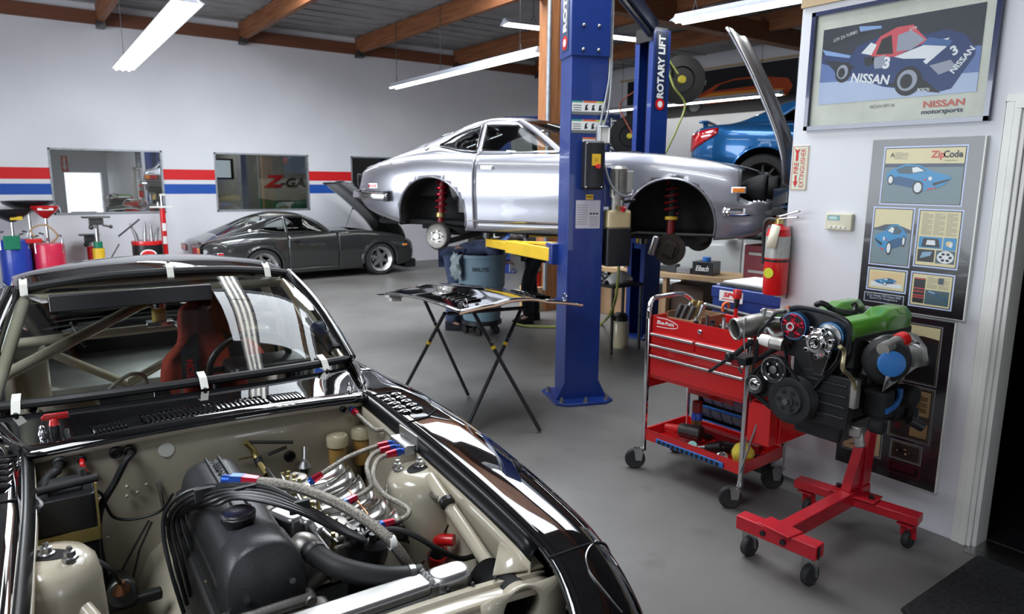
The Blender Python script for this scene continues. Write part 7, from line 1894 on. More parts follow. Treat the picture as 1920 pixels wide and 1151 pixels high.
# ================================================================ the race car's bonnet lying on its folding stand
hz = .845
hb_ = thing('car_bonnet', 'glossy black race car bonnet lying on the folding stand', 'car bonnet')
hC, hF, hR_ = V((2.385, 3.907, .895)), V((-.02, 1.22, -.045)), V((1.05, -.04, -.045))
Hm = Matrix((hF.normalized(), -hR_.normalized(), hF.cross(-hR_).normalized())).transposed().to_4x4(); Hm.translation = hC + hF*.5 + hR_*.5
def hoodpt(q, f):
    x = -.61 + 1.22*q - .03*f*f*(1-q) + .05*q*(1-f*f)
    return V((x, .525*f*(1-.05*q), .040*(1-abs(f)**2.2) + .022*math.exp(-(abs(f)/.33)**4) + .030*math.sin(PI*q)))
H = [[hoodpt(i/22, -1+j/13) for j in range(27)] for i in range(23)]
bo = MB().grid(H).build('bonnet_skin', 'black_paint', hb_, ang=60, solid=.010)
HB = BVHTree.FromPolygons([v.co for v in bo.data.vertices], [tuple(p.vertices) for p in bo.data.polygons])
hzz = lambda u, v, d=0.: (HB.ray_cast(V((u, v, 2)), V((0, 0, -1)))[0] or V((u, v, .05))) + V((0, 0, d))
MB().tube([p + V((0, 0, -.008)) for p in ([r[0] for r in H] + H[-1][1:])], .008, 6).build('bonnet_return_edge', 'white_plastic', bo)
MB().tube([p + V((0, 0, -.012)) for p in H[0]], .009, 6).build('rear_edge', mat('fibreglass_edge', (.42, .27, .18), .5), bo)
for sg in (1, -1):
    MB().grid([[hzz(-.45+.36*i/4, sg*(.23+.16*j/4), .003) for j in range(5)] for i in range(5)]).build('bonnet_vent', 'black_matte', bo)
    lv = MB()
    for k in range(6): lv.ribbon([hzz(-.44+k*.062, sg*.24, .006), hzz(-.44+k*.062, sg*.38, .006)], .03, .004, (.5, 0, 1))
    lv.build('vent_slat', 'black_paint', bo)
    p = hzz(-.55, sg*.43, .0)
    MB().lathe([(.028, 0), (.028, .003), (.0, .004)], p, (0, 0, 1), 16).tube([p+V((.022*math.cos(a), 0, .028+.026*math.sin(a))) for a in [2*PI*i/16 for i in range(16)]], .0035, 6, closed=True).tube([p+V((0, 0, -.03)), p+V((0, 0, .02))], .004, 6).build('bonnet_pin_clip', 'chrome', bo)
MB().bb((.52, .36, -.03), (.60, .48, -.005)).bb((.50, .38, -.055), (.55, .47, -.03)).build('hinge_bracket', 'white_plastic', bo, bev=.003)
MB().sphere((.58, .52, .0), .02, 8, (1, 2, .5)).build('edge_seal', 'rubber', bo)
hb_.matrix_world = Hm; RM[hb_.name] = Hm.copy()
sd_ = thing('folding_stand', 'black folding X leg stand under the glossy black bonnet', 'stand', (2.75, 4.3, 0))
for a0, a1, b0, b1 in ((wZ(878, 741, .012), wZ(793, 556, .83), wZ(748, 757, .012), wZ(838, 588, .83)), (wZ(1013, 808, .012), wZ(887, 584, .84), wZ(872, 822, .012), wZ(983, 577, .82))):
    for p, q, off in ((a0, a1, 0), (b0, b1, .03)):
        l_ = MB().tube([p+V((0, off, 0)), q+V((0, off, 0))], .0135, 10).build('leg', 'black_plastic', sd_, w=True)
        m_ = p.lerp(q, .70)+V((0, off, 0)); d_ = (q-p).normalized(); MB().cyl(m_-d_*.012, m_+d_*.012, .017, n=10).build('leg_clip', 'yellow_paint', l_, w=True); MB().cyl(m_+d_*.05+V((0, -.03, 0)), m_+d_*.05+V((0, .03, 0)), .006, n=8).build('leg_bolt', 'steel', l_, w=True)
tops = [(wZ(793, 556, .83), wZ(887, 584, .84)), (wZ(838, 588, .83), wZ(983, 577, .82))]
for p, q in tops: MB().tube([p, q], .0135, 10).build('top_rail', 'black_plastic', sd_, w=True)
# ================================================================ things along the back wall
def at(x, y, Y): return wY(x, y, Y)
YD = 12.75
def px2m(p): return (p - V((0, 0, CAMH))).dot(_f) / 1321.6      # metres per photo pixel there
def drain(x, ytop, yfun, wpx, fw, drum_m, fun_m, label, extra=None, Y=YD):
    b = at(x, ytop, Y); s = px2m(b); r = wpx*s/2; zt_ = b.z; o = V((b.x, b.y, 0))
    t = thing('oil_drain_tank', label, 'oil drain', tuple(o))
    MB().lathe([(r*.97, .10), (r, .12), (r, zt_-.03), (r*.95, zt_), (0, zt_+.01)], o, (0, 0, 1), 28).build('tank', drum_m, t, w=True)
    for a in (.3, 2.4, 4.5):
        c = o+V((r*.8*math.cos(a), r*.8*math.sin(a), 0)); MB().cyl(c+V((0, 0, .0)), c+V((0, 0, .10)), .035, n=12).build('castor', 'black_plastic', t, w=True)
    zf = at(x, yfun, Y).z; fr_ = fw*s/2
    MB().cyl(o+V((0, 0, zt_)), o+V((0, 0, zf-.12)), .022, n=12).build('pole', 'chrome', t, w=True)
    f = MB().lathe([(.03, -.16), (fr_*.55, -.10), (fr_*.95, -.02), (fr_, .02), (fr_*.97, .02), (fr_*.5, -.08), (0, -.12)], o+V((0, 0, zf)), (0, 0, 1), 28).build('funnel', fun_m, t, w=True)
    for sg in (-1, 1):
        c = o+V((sg*r*.85, -r*.3, 0)); MB().tube([c+V((0, -.04, zt_-.14)), c+V((0, -.02, zt_+.02)), c+V((0, 0, zt_+.10)), c+V((-sg*.05, .05, zt_+.12))], .014, 8, sm=3).build('handle', 'steel', t, w=True)
    return t, o, r, zt_, zf, fr_
t, o, r, zt_, zf, fr_ = drain(26, 449, 396, 50, 66, 'drum_blue', 'black_plastic', 'blue oil drain tank with a big black funnel at the far left')
MB().bb((o.x-.02, o.y-fr_*.62, zf-.12), (o.x+.13, o.y-fr_*.60, zf-.07)).build('yellow_sticker', 'yellow_paint', t, w=True, ang=0)
tag(recenter(MB().rbox((o.x-.03, o.y-r-.02, zt_-.03), (.20, .03, .20), .01).build('green_rag', 'green_jack', bev=.008)), 'green rag draped over the front of the blue oil drain tank', 'rag')
MB().tube([o+V((-r*.9, -r*.2, zt_+.06)), o+V((-r*1.25, -r*.3, zt_-.05)), o+V((-r*1.25, -r*.4, .3)), o+V((-r*.8, -r*.8, .15))], .016, 8, sm=5).build('drain_hose', 'galvanized', t, w=True)
t, o, r, zt_, zf, fr_ = drain(91, 456, 389, 50, 46, 'drum_red', 'red_paint', 'bright red oil drain tank with a small red funnel by the first window')
lt = MB(); lt.bb((o.x-.10, o.y-fr_*.93, zf-.035), (o.x+.10, o.y-fr_*.92, zf-.002)); lt.build('funnel_lettering', 'paper', t, w=True, ang=0)
MB().rbox((o.x-r*.95, o.y-.05, zt_+.05), (.22, .18, .06), .02).build('side_tray', 'red_paint', t, w=True, bev=.008)
MB().tube([o+V((.03, -.05, zt_)), o+V((.12, -.1, zt_+.12)), o+V((-.02, -.1, zt_+.28)), o+V((-.2, -.05, zt_+.22)), o+V((-.15, -.05, zt_+.05))], .014, 8, sm=5).build('drain_hose', 'bench_top', t, w=True)
t, o, r, zt_, zf, fr_ = drain(60, 452, 379, 44, 84, 'dark_red', 'black_plastic', 'dark red drain tank with a wide black pan standing behind the other two', Y=13.2)
def jack(x, ytop, ycyl, body, label, Y=YD, plate=46, cylw=15):
    tp_ = at(x, ytop, Y); s = px2m(tp_); o = V((tp_.x, tp_.y, 0)); zc_ = at(x, ycyl, Y).z
    t = thing('transmission_jack', label, 'jack', tuple(o))
    MB().cyl(o+V((0, 0, .08)), o+V((0, 0, zc_)), cylw*s/2, n=18).build('cylinder', body, t, w=True)
    MB().cyl(o+V((0, 0, zc_)), o+V((0, 0, tp_.z-.1)), cylw*s/4, n=14).build('ram', 'chrome', t, w=True)
    MB().box(o+V((0, 0, tp_.z)), (plate*s, .22, .02)).box(o+V((0, 0, tp_.z-.07)), (plate*s*.5, .14, .10)).cyl(o+V((plate*s*.2, -.06, tp_.z-.12)), o+V((plate*s*.48, -.06, tp_.z-.15)), .016).sphere(o+V((plate*s*.5, -.06, tp_.z-.15)), .03, 8).sphere(o+V((-plate*s*.2, -.06, tp_.z-.15)), .04, 8).build('saddle', 'dark_steel', t, w=True, bev=.006)
    for a in (.5, 2.6, 3.8, 5.8):
        d = V((math.cos(a), math.sin(a), 0)); l = MB().beam(o+V((0, 0, .09)), o+d*.38+V((0, 0, .07)), .05, .05).build('leg', body, t, w=True); MB().cyl(o+d*.38+V((0, -.015, .035)), o+d*.38+V((0, .015, .035)), .035).build('castor', 'black_plastic', l, w=True)
    return t, o, zc_, tp_.z
t, o, zc_, zt_ = jack(179, 407, 453, 'green_jack', 'green transmission jack with a flat saddle under the first window')
MB().tube([o+V((.08, -.05, .35)), o+V((.28, -.1, .70))], .010, 8).build('pump_handle', 'dark_steel', t, w=True); MB().lathe([(.085, zc_-.30), (.085, zc_-.10)], o, (0, 0, 1), 18, False).build('yellow_label', 'yellow_paint', t, w=True)
jack(167, 440, 462, 'red_paint', 'small red jack with a dark saddle behind the green jack', 13.3, 34, 12)
b = at(276, 452, YD); s = px2m(b); r = 26*s; o = V((b.x, b.y, 0))
t = thing('drum', 'black drum with red rim and oval red emblem below the window corner', 'drum', tuple(o))
MB().lathe([(r, .0), (r*1.01, .25), (r, .3), (r, b.z-.02), (r*.9, b.z-.02)], o, (0, 0, 1), 30).build('barrel', 'black_plastic', t, w=True)
MB().lathe([(r*1.03, b.z-.05), (r*1.05, b.z-.02), (r*1.03, b.z+.01), (r*.95, b.z+.01), (0, b.z-.005)], o, (0, 0, 1), 30).build('rim', 'red_paint', t, w=True)
em = MB(); c = o+V((-.03, -r*1.02, b.z-.20)); em.prism(ell(0, 0, .12, .085, 24), c, (1, 0, 0), (0, 0, 1), (0, -.004, 0)); em.build('emblem', 'paper', t, w=True)
MB().prism(ell(0, 0, .10, .065, 24), c+V((0, -.005, 0)), (1, 0, 0), (0, 0, 1), (0, -.003, 0)).build('emblem_centre', 'red_paint', t, w=True)
for k, (dx, dz, lx) in enumerate(((-.14, .30, -.10), (-.04, .33, .02), (.06, .28, .0), (.12, .22, .06))):
    MB().tube([o+V((dx, -.05, b.z-.02)), o+V((dx+lx*.3, -.05, b.z+.12)), o+V((dx+lx, -.05, b.z+dz))], [.03, .03, .010], 8).build('pump_tool', 'steel', t, w=True)
tag(recenter(MB().tube([o+V((-.42, -.12, b.z+.10)), o+V((-.10, -.10, b.z+.36))], .014, 8).build('pry_bar', 'dark_steel')), 'dark bar propped across the top of the black drum', 'bar')
b = at(304, 390, 13.15); s = px2m(b); o = V((b.x, b.y, 0)); zt_ = b.z
t = thing('strut_compressor', 'tall red post tool with chrome rod at the window corner', 'workshop tool', tuple(o))
MB().cyl(o, o+V((0, 0, zt_)), .045, n=14).box(o+V((0, 0, .02)), (.4, .4, .04)).build('post', 'red_paint', t, w=True)
MB().cyl(o+V((0, 0, zt_)), o+V((0, 0, zt_+.22)), .022).cyl(o+V((-.06, 0, zt_)), o+V((-.06, 0, zt_+.1)), .016).build('rod', 'chrome', t, w=True)
MB().box(o+V((-.03, -.05, zt_+.02)), (.34, .05, .03)).box(o+V((.02, 0, zt_+.22)), (.10, .05, .03)).build('cross_bar', 'white_plastic', t, w=True, bev=.004)
for z in (zt_-.30, zt_-.52): MB().bb((o.x-.03, o.y-.047, z-.08), (o.x+.03, o.y-.044, z+.05)).build('post_label', 'paper', t, w=True, ang=0)
# red bar on the floor beside the grey car
q0, q1 = wZ(800, 490, .03), wZ(845, 487, .12)
tag(recenter(MB().beam((8.0, 13.2, .30), (9.2, 13.15, .30), .06, .05).beam((8.05, 13.2, .0), (8.05, 13.2, .3), .05, .05).beam((8.6, 13.2, 0), (8.6, 13.2, .3), .05, .05).beam((9.15, 13.15, 0), (9.15, 13.15, .3), .05, .05).build('wheel_stop', 'red_paint', bev=.005)), 'low red bar standing on the floor along the far wall', 'bar')
# office behind the second window
wt = YB+1.1
s0, s1 = at(398, 300, wt), at(440, 333, wt)
tv = thing('wall_screen', 'lit flat screen hanging inside the office behind the second window', 'screen', ((s0.x+s1.x)/2, wt, s1.z))
MB().box(((s0.x+s1.x)/2-.02, wt+.03, (s0.z+s1.z)/2), (abs(s1.x-s0.x)+.06, .05, abs(s0.z-s1.z)+.07), .25).build('screen_case', 'black_plastic', tv, w=True, bev=.006)
MB().box(((s0.x+s1.x)/2-.035, wt-.0, (s0.z+s1.z)/2), (abs(s1.x-s0.x)-.03, .006, abs(s0.z-s1.z)), .25).build('screen_panel', 'screen_light', tv, w=True, ang=0)
MB().box(((s0.x+s1.x)/2-.1, wt+.2, (s0.z+s1.z)/2+.1), (.05, .4, .05)).build('wall_arm', 'dark_steel', tv, w=True)
wb2_ = YB+2.2
b0, b1 = at(488, 335, wb2_), at(585, 395, wb2_)
bn = thing('shop_banner', 'white garage banner with red Z and green graphics inside the office', 'banner', ((b0.x+b1.x)/2+.2, wb2_, .4))
MB().bb((b0.x-.05, wb2_, .4), (b1.x+.9, wb2_+.03, b0.z)).build('banner_sheet', mat('banner_white', (.55, .55, .50), .6), bn, w=True, ang=0)
tx = MB(); cx = at(514, 341, wb2_); tx.text('Z', cx+V((0, -.01, 0)), (1, 0, 0), (0, 0, 1), .34, bold=.05, width=.42, shear=.3); tx.build('banner_letter_z', 'red_paint', bn, w=True, ang=0)
tx = MB(); cx = at(562, 343, wb2_); tx.text('-GARAGE', cx+V((.25, -.01, 0)), (1, 0, 0), (0, 0, 1), .26, bold=.03, width=1.35, shear=.25); tx.build('banner_lettering', pal('3a3a3a'), bn, w=True, ang=0)
tx = MB(); c_ = at(505, 382, wb2_); tx.prism([(-.22, -.20), (.55, -.22), (.35, .0), (-.05, .10), (-.22, .12)], c_+V((0, -.006, 0)), (1, 0, 0), (0, 0, 1), (0, -.003, 0)); c_ = at(560, 382, wb2_); tx.prism([(-.2, -.1), (.5, -.1), (.4, .06), (.1, .10), (-.1, .06)], c_+V((0, -.006, 0)), (1, 0, 0), (0, 0, 1), (0, -.003, 0)); tx.build('banner_green_shape', 'green_jack', bn, w=True, ang=0)
for k in range(3): MB().bb((b0.x+.12, wb2_-.006, b0.z-.50-.16*k), (b0.x+1.5-.3*k, wb2_-.003, b0.z-.47-.16*k)).build('banner_rule', pal('55554f'), bn, w=True, ang=0)

# ================================================================ banner with the orange car on the far side wall
ob_ = thing('car_banner', 'long dark banner with an orange sports car on the far side wall', 'banner', (XS, 10.5, 3.2))
def sp_(y, z, d=.012): return V((XS-d, y, z))
Ya, Yb, Za, Zb = 12.95, 8.35, 3.18, 4.12
mb = MB(); mb.bb((XS-.02, Yb, Za), (XS-.004, Ya, Zb)); mb.build('banner_sheet', pal('17181b'), ob_, w=True, ang=0)
def bpoly(mb, pts, c, d): mb.c = c; mb.poly([sp_(Ya+(Yb-Ya)*a, Za+(Zb-Za)*b_, d) for a, b_ in pts])
mb = MB()
bpoly(mb, [(.0, 0), (1, 0), (1, .22), (0, .25)], 4, .021)
bpoly(mb, [(.36, .24), (.40, .40), (.50, .50), (.58, .66), (.68, .74), (.80, .74), (.88, .68), (.96, .62), (.985, .45), (.96, .26)], 0, .022)
bpoly(mb, [(.42, .34), (.55, .48), (.80, .46), (.95, .42), (.90, .30), (.60, .26)], 1, .0225)
bpoly(mb, [(.56, .52), (.61, .66), (.69, .71), (.78, .70), (.80, .54)], 2, .023)
for cx in (.46, .87): bpoly(mb, ell(cx, .24, .052, .20), 2, .0235); bpoly(mb, ell(cx, .24, .034, .135), 3, .024)
mb.build('banner_print', [pal('b4451a'), pal('d98a2a'), pal('141418'), pal('77787a'), pal('2a2a2c')], ob_, w=True, ang=0)
mb = MB(); mb.text('MADE TO FIT', sp_(10.9, 3.86, .022), (0, -1, 0), (0, 0, 1), .13, bold=.02, width=.75); mb.build('banner_lettering', pal('c9c9c9'), ob_, w=True, ang=0)
struct(MB().bb((XS-.05, 8.0, 4.14), (XS, 13.2, 4.18)).build('trim_4', 'raw_wood', ang=0))

# ================================================================ middle of the workshop floor
o = V((4.40, 6.70, 0))
t = thing('trash_can', 'large grey round trash can on a black wheeled dolly', 'trash can', tuple(o))
MB().lathe([(0, .16), (.205, .16), (.215, .18), (.245, .52), (.262, .56), (.272, .80), (.282, .885), (.300, .89), (.300, .925), (.275, .925), (.262, .85), (.235, .5), (.2, .20), (0, .19)], o, (0, 0, 1), 36).build('can_body', 'bin_blue_grey', t, w=True)
G = MB()
for a0_, a1_ in ((3.5, 4.35), (4.75, 5.7)): G.tube([o+V((.262*math.cos(a0_+(a1_-a0_)*k/14), .262*math.sin(a0_+(a1_-a0_)*k/14), .585)) for k in range(15)], .007, 6)
G.build('body_rib', 'bin_blue_grey', t, w=True)
dl_ = MB().lathe([(.20, .12), (.235, .12), (.235, .16), (.20, .17)], o, (0, 0, 1), 30).build('dolly', 'black_plastic', t, w=True)
for k in range(5):
    a = 2*PI*k/5+.2; c = o+V((.19*math.cos(a), .19*math.sin(a), .05)); MB().cyl(c-V((.014, 0, 0)), c+V((.014, 0, 0)), .048, n=16).cyl(c, c+V((0, 0, .075)), .012).build('castor', 'black_plastic', dl_, w=True)
cd_ = V((-.585, -.811, 0)); lx = V((.811, -.585, 0))
tx = MB(); tx.text('BRUTE', o + cd_*.277 + V((0, 0, .765)), lx, (0, 0, 1), .062, bold=.012, width=.19); vv = []
for p in tx.v:
    q = p - o; k = q.dot(lx); vv.append(o + lx*(k*.98) + cd_*(math.sqrt(max(.2735**2-k*k, 0))+.003) + V((0, 0, q.z)))
tx.v = vv; tx.build('can_lettering', pal('1d2630'), t, w=True, ang=0)
G = []
for i in range(9):
    q = i/8; row = []
    for j in range(8):
        a = 2.75 + .62*j/7; rr = .305 + .03*math.sin(q*9+j*1.7) + .05*math.sin(q*PI)
        row.append(o + V((rr*math.cos(a), rr*math.sin(a), .935 - .30*q + .02*math.sin(j*2.1))))
    G.append(row)
tag(recenter(MB().grid(G).build('plastic_bag', mat('bag_plastic', (.40, .47, .50), .3, bump=.4, scale=9, bscale=14), solid=.004)), 'crumpled pale plastic bag hanging over the left rim of the trash can', 'bag')
# tyres
random.seed(3)
for k in range(5):
    q = V((6.66+.02*random.uniform(-1, 1), 8.37+.03*random.uniform(-1, 1), .215*k))
    t = thing('tyre_casing', 'black car tyre in the stack behind the blue lift column', 'tyre', tuple(q), 0, 'stacked tyres')
    R_ = .33
    MB().lathe([(R_*.62, .0), (R_*.9, -.0), (R_, .05), (R_, .16), (R_*.9, .21), (R_*.62, .21), (R_*.58, .17), (R_*.58, .04), (R_*.62, 0)], q, (0, 0, 1), 34, False).build('tyre_carcass', 'tyre', t, w=True)
    MB().lathe([(R_*1.004, .06), (R_*1.004, .075), (R_*.99, .08), (R_*1.004, .085), (R_*1.004, .125), (R_*.99, .13), (R_*1.004, .135), (R_*1.004, .15)], q, (0, 0, 1), 34, False).build('tread', 'rubber', t, w=True)
eb2 = wD(1003, 536, 9.6)
tag(recenter(MB().bb((eb2.x-.16, eb2.y-.14, 0), (eb2.x+.16, eb2.y+.14, eb2.z-.002)).build('wooden_block', 'bench_top', bev=.004)), 'wooden block carrying the red fire extinguisher by the tyres', 'block')
extinguisher(eb2, .075, .42, 'red fire extinguisher standing on a wooden block beside the stacked tyres')
# low bench with boxes
A_, B_ = wZ(1105, 498, .64), wZ(1412, 527, .64)
dB = (B_-A_); dB.z = 0; Lb = dB.length; dB.normalize(); nB = V((-dB.y, dB.x, 0))
if nB.dot(V((A_.x, A_.y, 0))) < 0: nB = -nB
bt_ = thing('workbench', 'long low brown workbench behind the far lift column', 'workbench', (A_.x, A_.y, 0))
MB().prism([(0, 0), (Lb, 0), (Lb, .62), (0, .62)], A_+V((0, 0, -.06)), dB, nB, (0, 0, .06)).build('bench_top', 'bench_top', bt_, w=True, bev=.004)
for x in (.05, Lb*.5, Lb-.05):
    for y in (.05, .57):
        p = A_+dB*x+nB*y; MB().bb((p.x-.03, p.y-.03, 0), (p.x+.03, p.y+.03, .58)).build('leg', 'cardboard', bt_, w=True)
RB = Matrix((dB, nB, V((0, 0, 1)))).transposed()
def onbench(px_, w_, d_, h_, m, nm, label, dep=.18, grp=None, z=.64, fn=None):
    a = wZ(px_, 505, .64); k = (a-A_).dot(dB); p = A_+dB*k+nB*dep; p.z = z
    o = MB().box(p+V((0, 0, h_/2+.001)), (w_, d_, h_), RB).build(nm, m, bev=.004); tag(recenter(o), label, 'box', grp); return p
p = onbench(1362, .26, .24, .16, 'black_plastic', 'parts_box', 'black box with white brush lettering on the right of the bench', .2)
mb = MB(); mb.text('Eibach', p+dB*.0+V((0, 0, .08))-nB*.1215, dB, (0, 0, 1), .09, bold=.02, width=.16, shear=.2); o = mb.build('box_lettering', 'paper', ang=0)
bxo = [x for x in COL.objects if x.name.startswith('parts_box')][-1]
o.data.transform(Matrix.Translation(-bxo.location)); o.parent = bxo
tag(recenter(MB().cyl(p+V((0, .0, .163)), p+V((0, 0, .21)), .05, n=18).build('tape_roll', 'blue_plastic')), 'blue tape roll on top of the black box', 'tape')
onbench(1315, .18, .16, .07, mat('grey_box', (.22, .22, .23), .5), 'parts_box', 'flat grey box next to the black box on the bench', .16)
onbench(1285, .12, .12, .10, 'black_plastic', 'parts_box', 'small black box in the middle of the bench', .14)
onbench(1261, .14, .16, .07, 'black_plastic', 'parts_box', 'low black box near the blue lift column on the bench', .2)
onbench(1174, .20, .26, .30, 'cardboard', 'parts_box', 'tall cardboard box on the bench left of the far lift column', .35)
onbench(1133, .22, .22, .16, 'paper', 'parts_box', 'white box at the left end of the bench', .2)
pp = onbench(1239, .10, .20, .018, 'paper', 'paper_stack', 'white papers lying on the bench beside the lift column', .2)
for k, (px_, y_, w_, h_, m, lb_) in enumerate(((1243, 560, .34, .30, 'cardboard', 'brown cardboard box on the floor under the bench'), (1325, 580, .42, .50, mat('dark_card', (.10, .06, .04), .7), 'dark brown box under the right half of the bench'), (1135, 560, .5, .42, 'cardboard', 'wide cardboard box under the left end of the bench'))):
    a = wZ(px_, 505, .64); k_ = (a-A_).dot(dB); p = A_+dB*k_+nB*.32
    o = MB().box((p.x, p.y, h_/2), (w_, .42, h_), RB).build('cardboard_box', m, bev=.005); tag(recenter(o), lb_, 'box')
# odd items left of the far column
p = wD(1160, 524, 7.3)
o_ = thing('low_stool', 'small black shelf stand with a white part left of the far column', 'stand', (p.x, p.y, 0))
MB().bb((p.x-.22, p.y-.15, p.z-.06), (p.x+.22, p.y+.15, p.z-.03)).build('stand_top', 'black_plastic', o_, w=True, bev=.004)
for sx in (-.2, .2):
    for sy in (-.13, .13): MB().bb((p.x+sx-.012, p.y+sy-.012, 0), (p.x+sx+.012, p.y+sy+.012, p.z-.06)).build('leg', 'dark_steel', o_, w=True, ang=0)
G = []
for i in range(8):
    q = i/7; rr = .02+.07*math.sin(PI*min(1, q*.9+.1)); G.append([p+V((-.17+.36*q, rr*math.cos(a), -.028+max(0, rr*.9*math.sin(a))*(1+q))) for a in [PI*k/9 for k in range(10)]])
tag(recenter(MB().grid(G).build('plastic_moulding', 'white_plastic', solid=.004)), 'white plastic moulding lying on the small black stand', 'part')
p = wD(1163, 604, 7.5); p.z = 0
t = thing('glass_jar', 'clear jar with a black lid on the floor beside the far column', 'jar', tuple(p))
MB().lathe([(.09, .0), (.095, .02), (.095, .26), (.08, .29)], p, (0, 0, 1), 24).build('jar_body', 'clear_plastic', t, w=True); MB().lathe([(.083, .29), (.083, .34), (.05, .37), (0, .38)], p, (0, 0, 1), 20).build('jar_lid', 'black_plastic', t, w=True)
tag(recenter(MB().tube([wD(1161, 485, 7.0), wD(1159, 520, 7.0), wD(1154, 560, 6.95), wD(1143, 590, 6.9), wZ(1128, 606, .02), wZ(1112, 612, .02), wZ(1000, 612, .02), wZ(960, 606, .02)], .014, 8, sm=6).build('air_hose', 'hose_green')), 'yellow green air hose hanging and running across the floor', 'hose')
p = wD(1468, 500, 6.0)
t = thing('tool_trolley', 'pale red drawer trolley behind the wall mounted extinguisher', 'tool trolley', (p.x, p.y, 0))
mat('faded_red', (.42, .09, .11), .45)
MB().bb((p.x-.2, p.y-.22, .08), (p.x+.3, p.y+.25, 1.22)).build('trolley_body', 'faded_red', t, w=True, bev=.006)
for k in range(7): d_ = MB().bb((p.x-.208, p.y-.20, .14+.15*k), (p.x-.2, p.y+.23, .27+.15*k)).build('drawer', 'faded_red', t, w=True, bev=.003); MB().rbox((p.x-.215, p.y+.01, .25+.15*k), (.016, .36, .022), .006).build('drawer_pull', 'white_plastic', d_, w=True)
for sx in (-.15, .25):
    for sy in (-.17, .2): MB().cyl((p.x+sx, p.y+sy-.015, .042), (p.x+sx, p.y+sy+.015, .042), .04).build('castor', 'black_plastic', t, w=True)

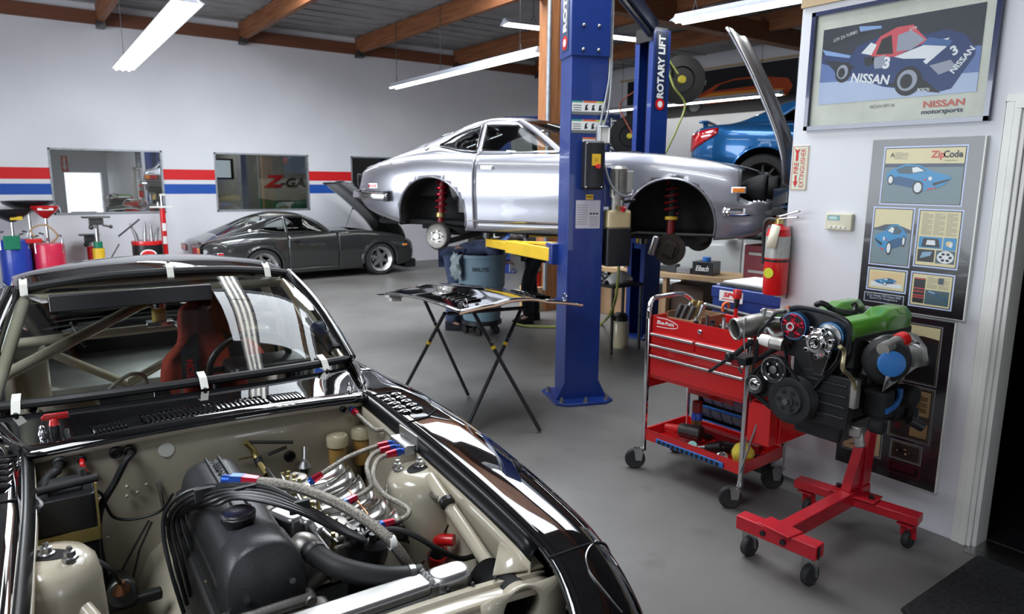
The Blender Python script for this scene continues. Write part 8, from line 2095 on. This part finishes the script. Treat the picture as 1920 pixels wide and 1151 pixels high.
# ================================================================ two mechanics bending under the raised car
def person(label, foot, yaw, lean, top_m, leg_m, shoe_m, gap=.11, step=.12, reach=.35, piping=False):
    t = thing('person', label, 'person', (foot.x, foot.y, 0), yaw)     # local +x: facing
    L = math.radians(lean)
    hip = V((-.06, 0, .90)); sp = V((math.sin(L), 0, math.cos(L)))
    ch = hip + sp*.30; sh = hip + sp*.46; nk = hip + sp*.54; hd0 = nk + (sp+V((.25, 0, -.1))).normalized()*.06; hd1 = hd0 + (sp + V((.35, 0, -.25))).normalized()*.17
    def skin(name, V_, E_, R_, m, sub=2, parent=t):
        me = bpy.data.meshes.new(name); me.from_pydata([tuple(v) for v in V_], E_, []); o = bpy.data.objects.new(name, me); COL.objects.link(o)
        md = o.modifiers.new('skin', 'SKIN'); md.use_smooth_shade = True; md.branch_smoothing = .3
        for i, r_ in enumerate(R_): me.skin_vertices[0].data[i].radius = r_ if isinstance(r_, tuple) else (r_, r_)
        me.skin_vertices[0].data[0].use_root = True
        s_ = o.modifiers.new('sub', 'SUBSURF'); s_.levels = s_.render_levels = sub
        dg = bpy.context.evaluated_depsgraph_get(); nm_ = bpy.data.meshes.new_from_object(o.evaluated_get(dg)); nm_.name = name
        bpy.data.objects.remove(o); bpy.data.meshes.remove(me)
        nm_.materials.clear(); nm_.materials.append(MATS[m]); nm_.polygons.foreach_set('use_smooth', [True]*len(nm_.polygons))
        q = bpy.data.objects.new(name, nm_); COL.objects.link(q); q.parent = parent; RM[q.name] = RM[parent.name]; return q
    legs = {}
    for sg in (1, -1):
        legs[sg] = [hip+V((0, sg*.09, -.03)), V((.02+sg*step*.4, sg*gap, .50)), V((-.02+sg*step*.5, sg*gap, .09)), V((.14+sg*step*.5, sg*(gap+.02), .035))]
    arms = {}
    for sg in (1, -1):
        s0 = sh + V((0, sg*.18, 0)); el = s0 + V((.12, sg*.03, -.22)); wr = V((hip.x+.46+reach*.3, sg*.12, el.z+.02))
        arms[sg] = [s0, el, wr]
    # one continuous body
    VV = [hip, ch, sh, nk, hd0, hd1]; EE = [(0, 1), (1, 2), (2, 3), (3, 4), (4, 5)]; RR = [(.13, .10), (.14, .10), (.13, .09), .055, .062, .085]
    for sg in (1, -1):
        n = len(VV); VV += legs[sg]; EE += [(0, n), (n, n+1), (n+1, n+2), (n+2, n+3)]; RR += [.085, .058, .040, .022]
        n = len(VV); VV += arms[sg]; EE += [(2, n), (n, n+1), (n+1, n+2)]; RR += [.055, .042, .030]
        w_ = arms[sg][2]; n0 = n+2; pm = w_ + V((.055, 0, .015)); VV.append(pm); EE.append((n0, len(VV)-1)); RR.append((.034, .016)); pi_ = len(VV)-1
        for k, (dy, ln) in enumerate(((-.028, .070), (-.010, .080), (.010, .076), (.027, .060))):
            VV += [pm + V((.035, dy, .004)), pm + V((.035+ln*.55, dy*1.1, .006)), pm + V((.035+ln, dy*1.1, -.012))]; m0 = len(VV)-3; EE += [(pi_, m0), (m0, m0+1), (m0+1, m0+2)]; RR += [.010, .009, .008]
        VV += [w_+V((.035, -sg*.035, 0)), w_+V((.065, -sg*.055, -.005))]; m0 = len(VV)-2; EE += [(pi_, m0), (m0, m0+1)]; RR += [.011, .009]
    body = skin('body', VV, EE, RR, 'skin')
    hc = hd1
    fx = (V((.75, 0, -.55))).normalized(); 
    MB().sphere(hc+V((-.012, 0, .022)), .112, 16, (1, .88, 1)).build('hair', 'hair', t)
    fc_ = MB(); fc_.sphere(hc+V((.075, 0, -.06)), .018, 8, (1.2, .8, 1))
    fc_.build('nose', 'skin', body)
    for sg in (1, -1): MB().sphere(hc+V((.082, sg*.035, -.022)), .011, 8).build('eye', 'white_plastic', body); MB().sphere(hc+V((-.005, sg*.098, -.03)), .026, 8, (.7, .35, 1)).build('ear', 'skin', body)
    MB().sphere(hc+V((.055, 0, -.105)), .022, 8, (.5, 1.1, .35)).build('mouth', 'dark_red', body)
    TV = [hip]; TE = []; TRr = [(.15, .115)]
    for sg in (1, -1):
        n = len(TV); TV += [legs[sg][0]+V((0, 0, 0)), legs[sg][1], legs[sg][2]+V((-.01, 0, -.02))]; TE += [(0, n), (n, n+1), (n+1, n+2)]; TRr += [.105, .080, .080]
    skin('trousers', TV, TE, TRr, leg_m)
    SV = [hip+V((-.0, 0, -.02))+sp*.02, ch, sh, nk-sp*.02]; SE = [(0, 1), (1, 2), (2, 3)]; SR = [(.165, .13), (.165, .125), (.150, .11), .075]
    for sg in (1, -1):
        n = len(SV); SV += [arms[sg][0], arms[sg][1], arms[sg][1].lerp(arms[sg][2], .75)]; SE += [(2, n), (n, n+1), (n+1, n+2)]; SR += [.080, .062, .052]
    so_ = skin('shirt', SV, SE, SR, top_m)
    if piping:
        for sg in (1, -1): MB().tube([hip+V((.03, -.155*sg, .0)), ch+V((0, -.168*sg, -.02)), sh+V((0, -.165*sg, -.03))], .010, 6, sm=4).build('red_piping', 'red_paint', so_)
    for sg in (1, -1):
        a = legs[sg][2]; f_ = legs[sg][3]
        s_ = MB(); G = []
        for u_, w_, h_ in ((-.07, .030, .08), (-.05, .042, .11), (.0, .046, .12), (.06, .047, .085), (.13, .050, .065), (.18, .040, .050), (.205, .015, .03)):
            G.append([V((a.x+u_, a.y + w_*math.cos(th), max(.0, .02 + h_*math.sin(th)) if math.sin(th) > 0 else .0)) for th in [-.35+ (PI+.7)*k/10 for k in range(11)]])
        s_.grid(G).poly([r_[5] for r_ in G][:3]).build('shoe', shoe_m, t, solid=.006)
    return t
p1_ = wZ(856, 606, 0); person('person in blue grey work clothes bending towards the trash can', V((4.28, 7.05, 0)), -.55, 80, 'jeans', 'jeans', 'dark_cloth', gap=.07, step=.10)
person('person in black trousers and navy shirt bending behind the trash can', V((5.25, 6.90, 0)), 2.85, 78, 'blue_cloth', 'dark_cloth', 'black_matte', gap=.10, step=.16, piping=True)

# small arrow sign on the front wall (seen mirrored in the first window)
sx = 2.0*0 + 27.2 + 6.5
q = wY(121, 307, YB); k_ = (2*YB - YF)/YB; q = V((q.x*k_, YF, CAMH + (q.z-CAMH)*k_))
t = thing('wall_sign', 'small red arrow sign on the front wall, mirrored in the first window', 'sign', tuple(q))
MB().bb((q.x-.12, YF, q.z-.32), (q.x+.12, YF+.004, q.z+.32)).build('sign_plate', 'red_paint', t, w=True, ang=0)
MB().prism([(-.03, .25), (.03, .25), (.03, -.10), (.08, -.10), (0, -.27), (-.08, -.10), (-.03, -.10)], (q.x, YF+.0045, q.z), (1, 0, 0), (0, 0, 1), (0, .001, 0)).build('sign_arrow', 'paper', t, w=True, ang=0)
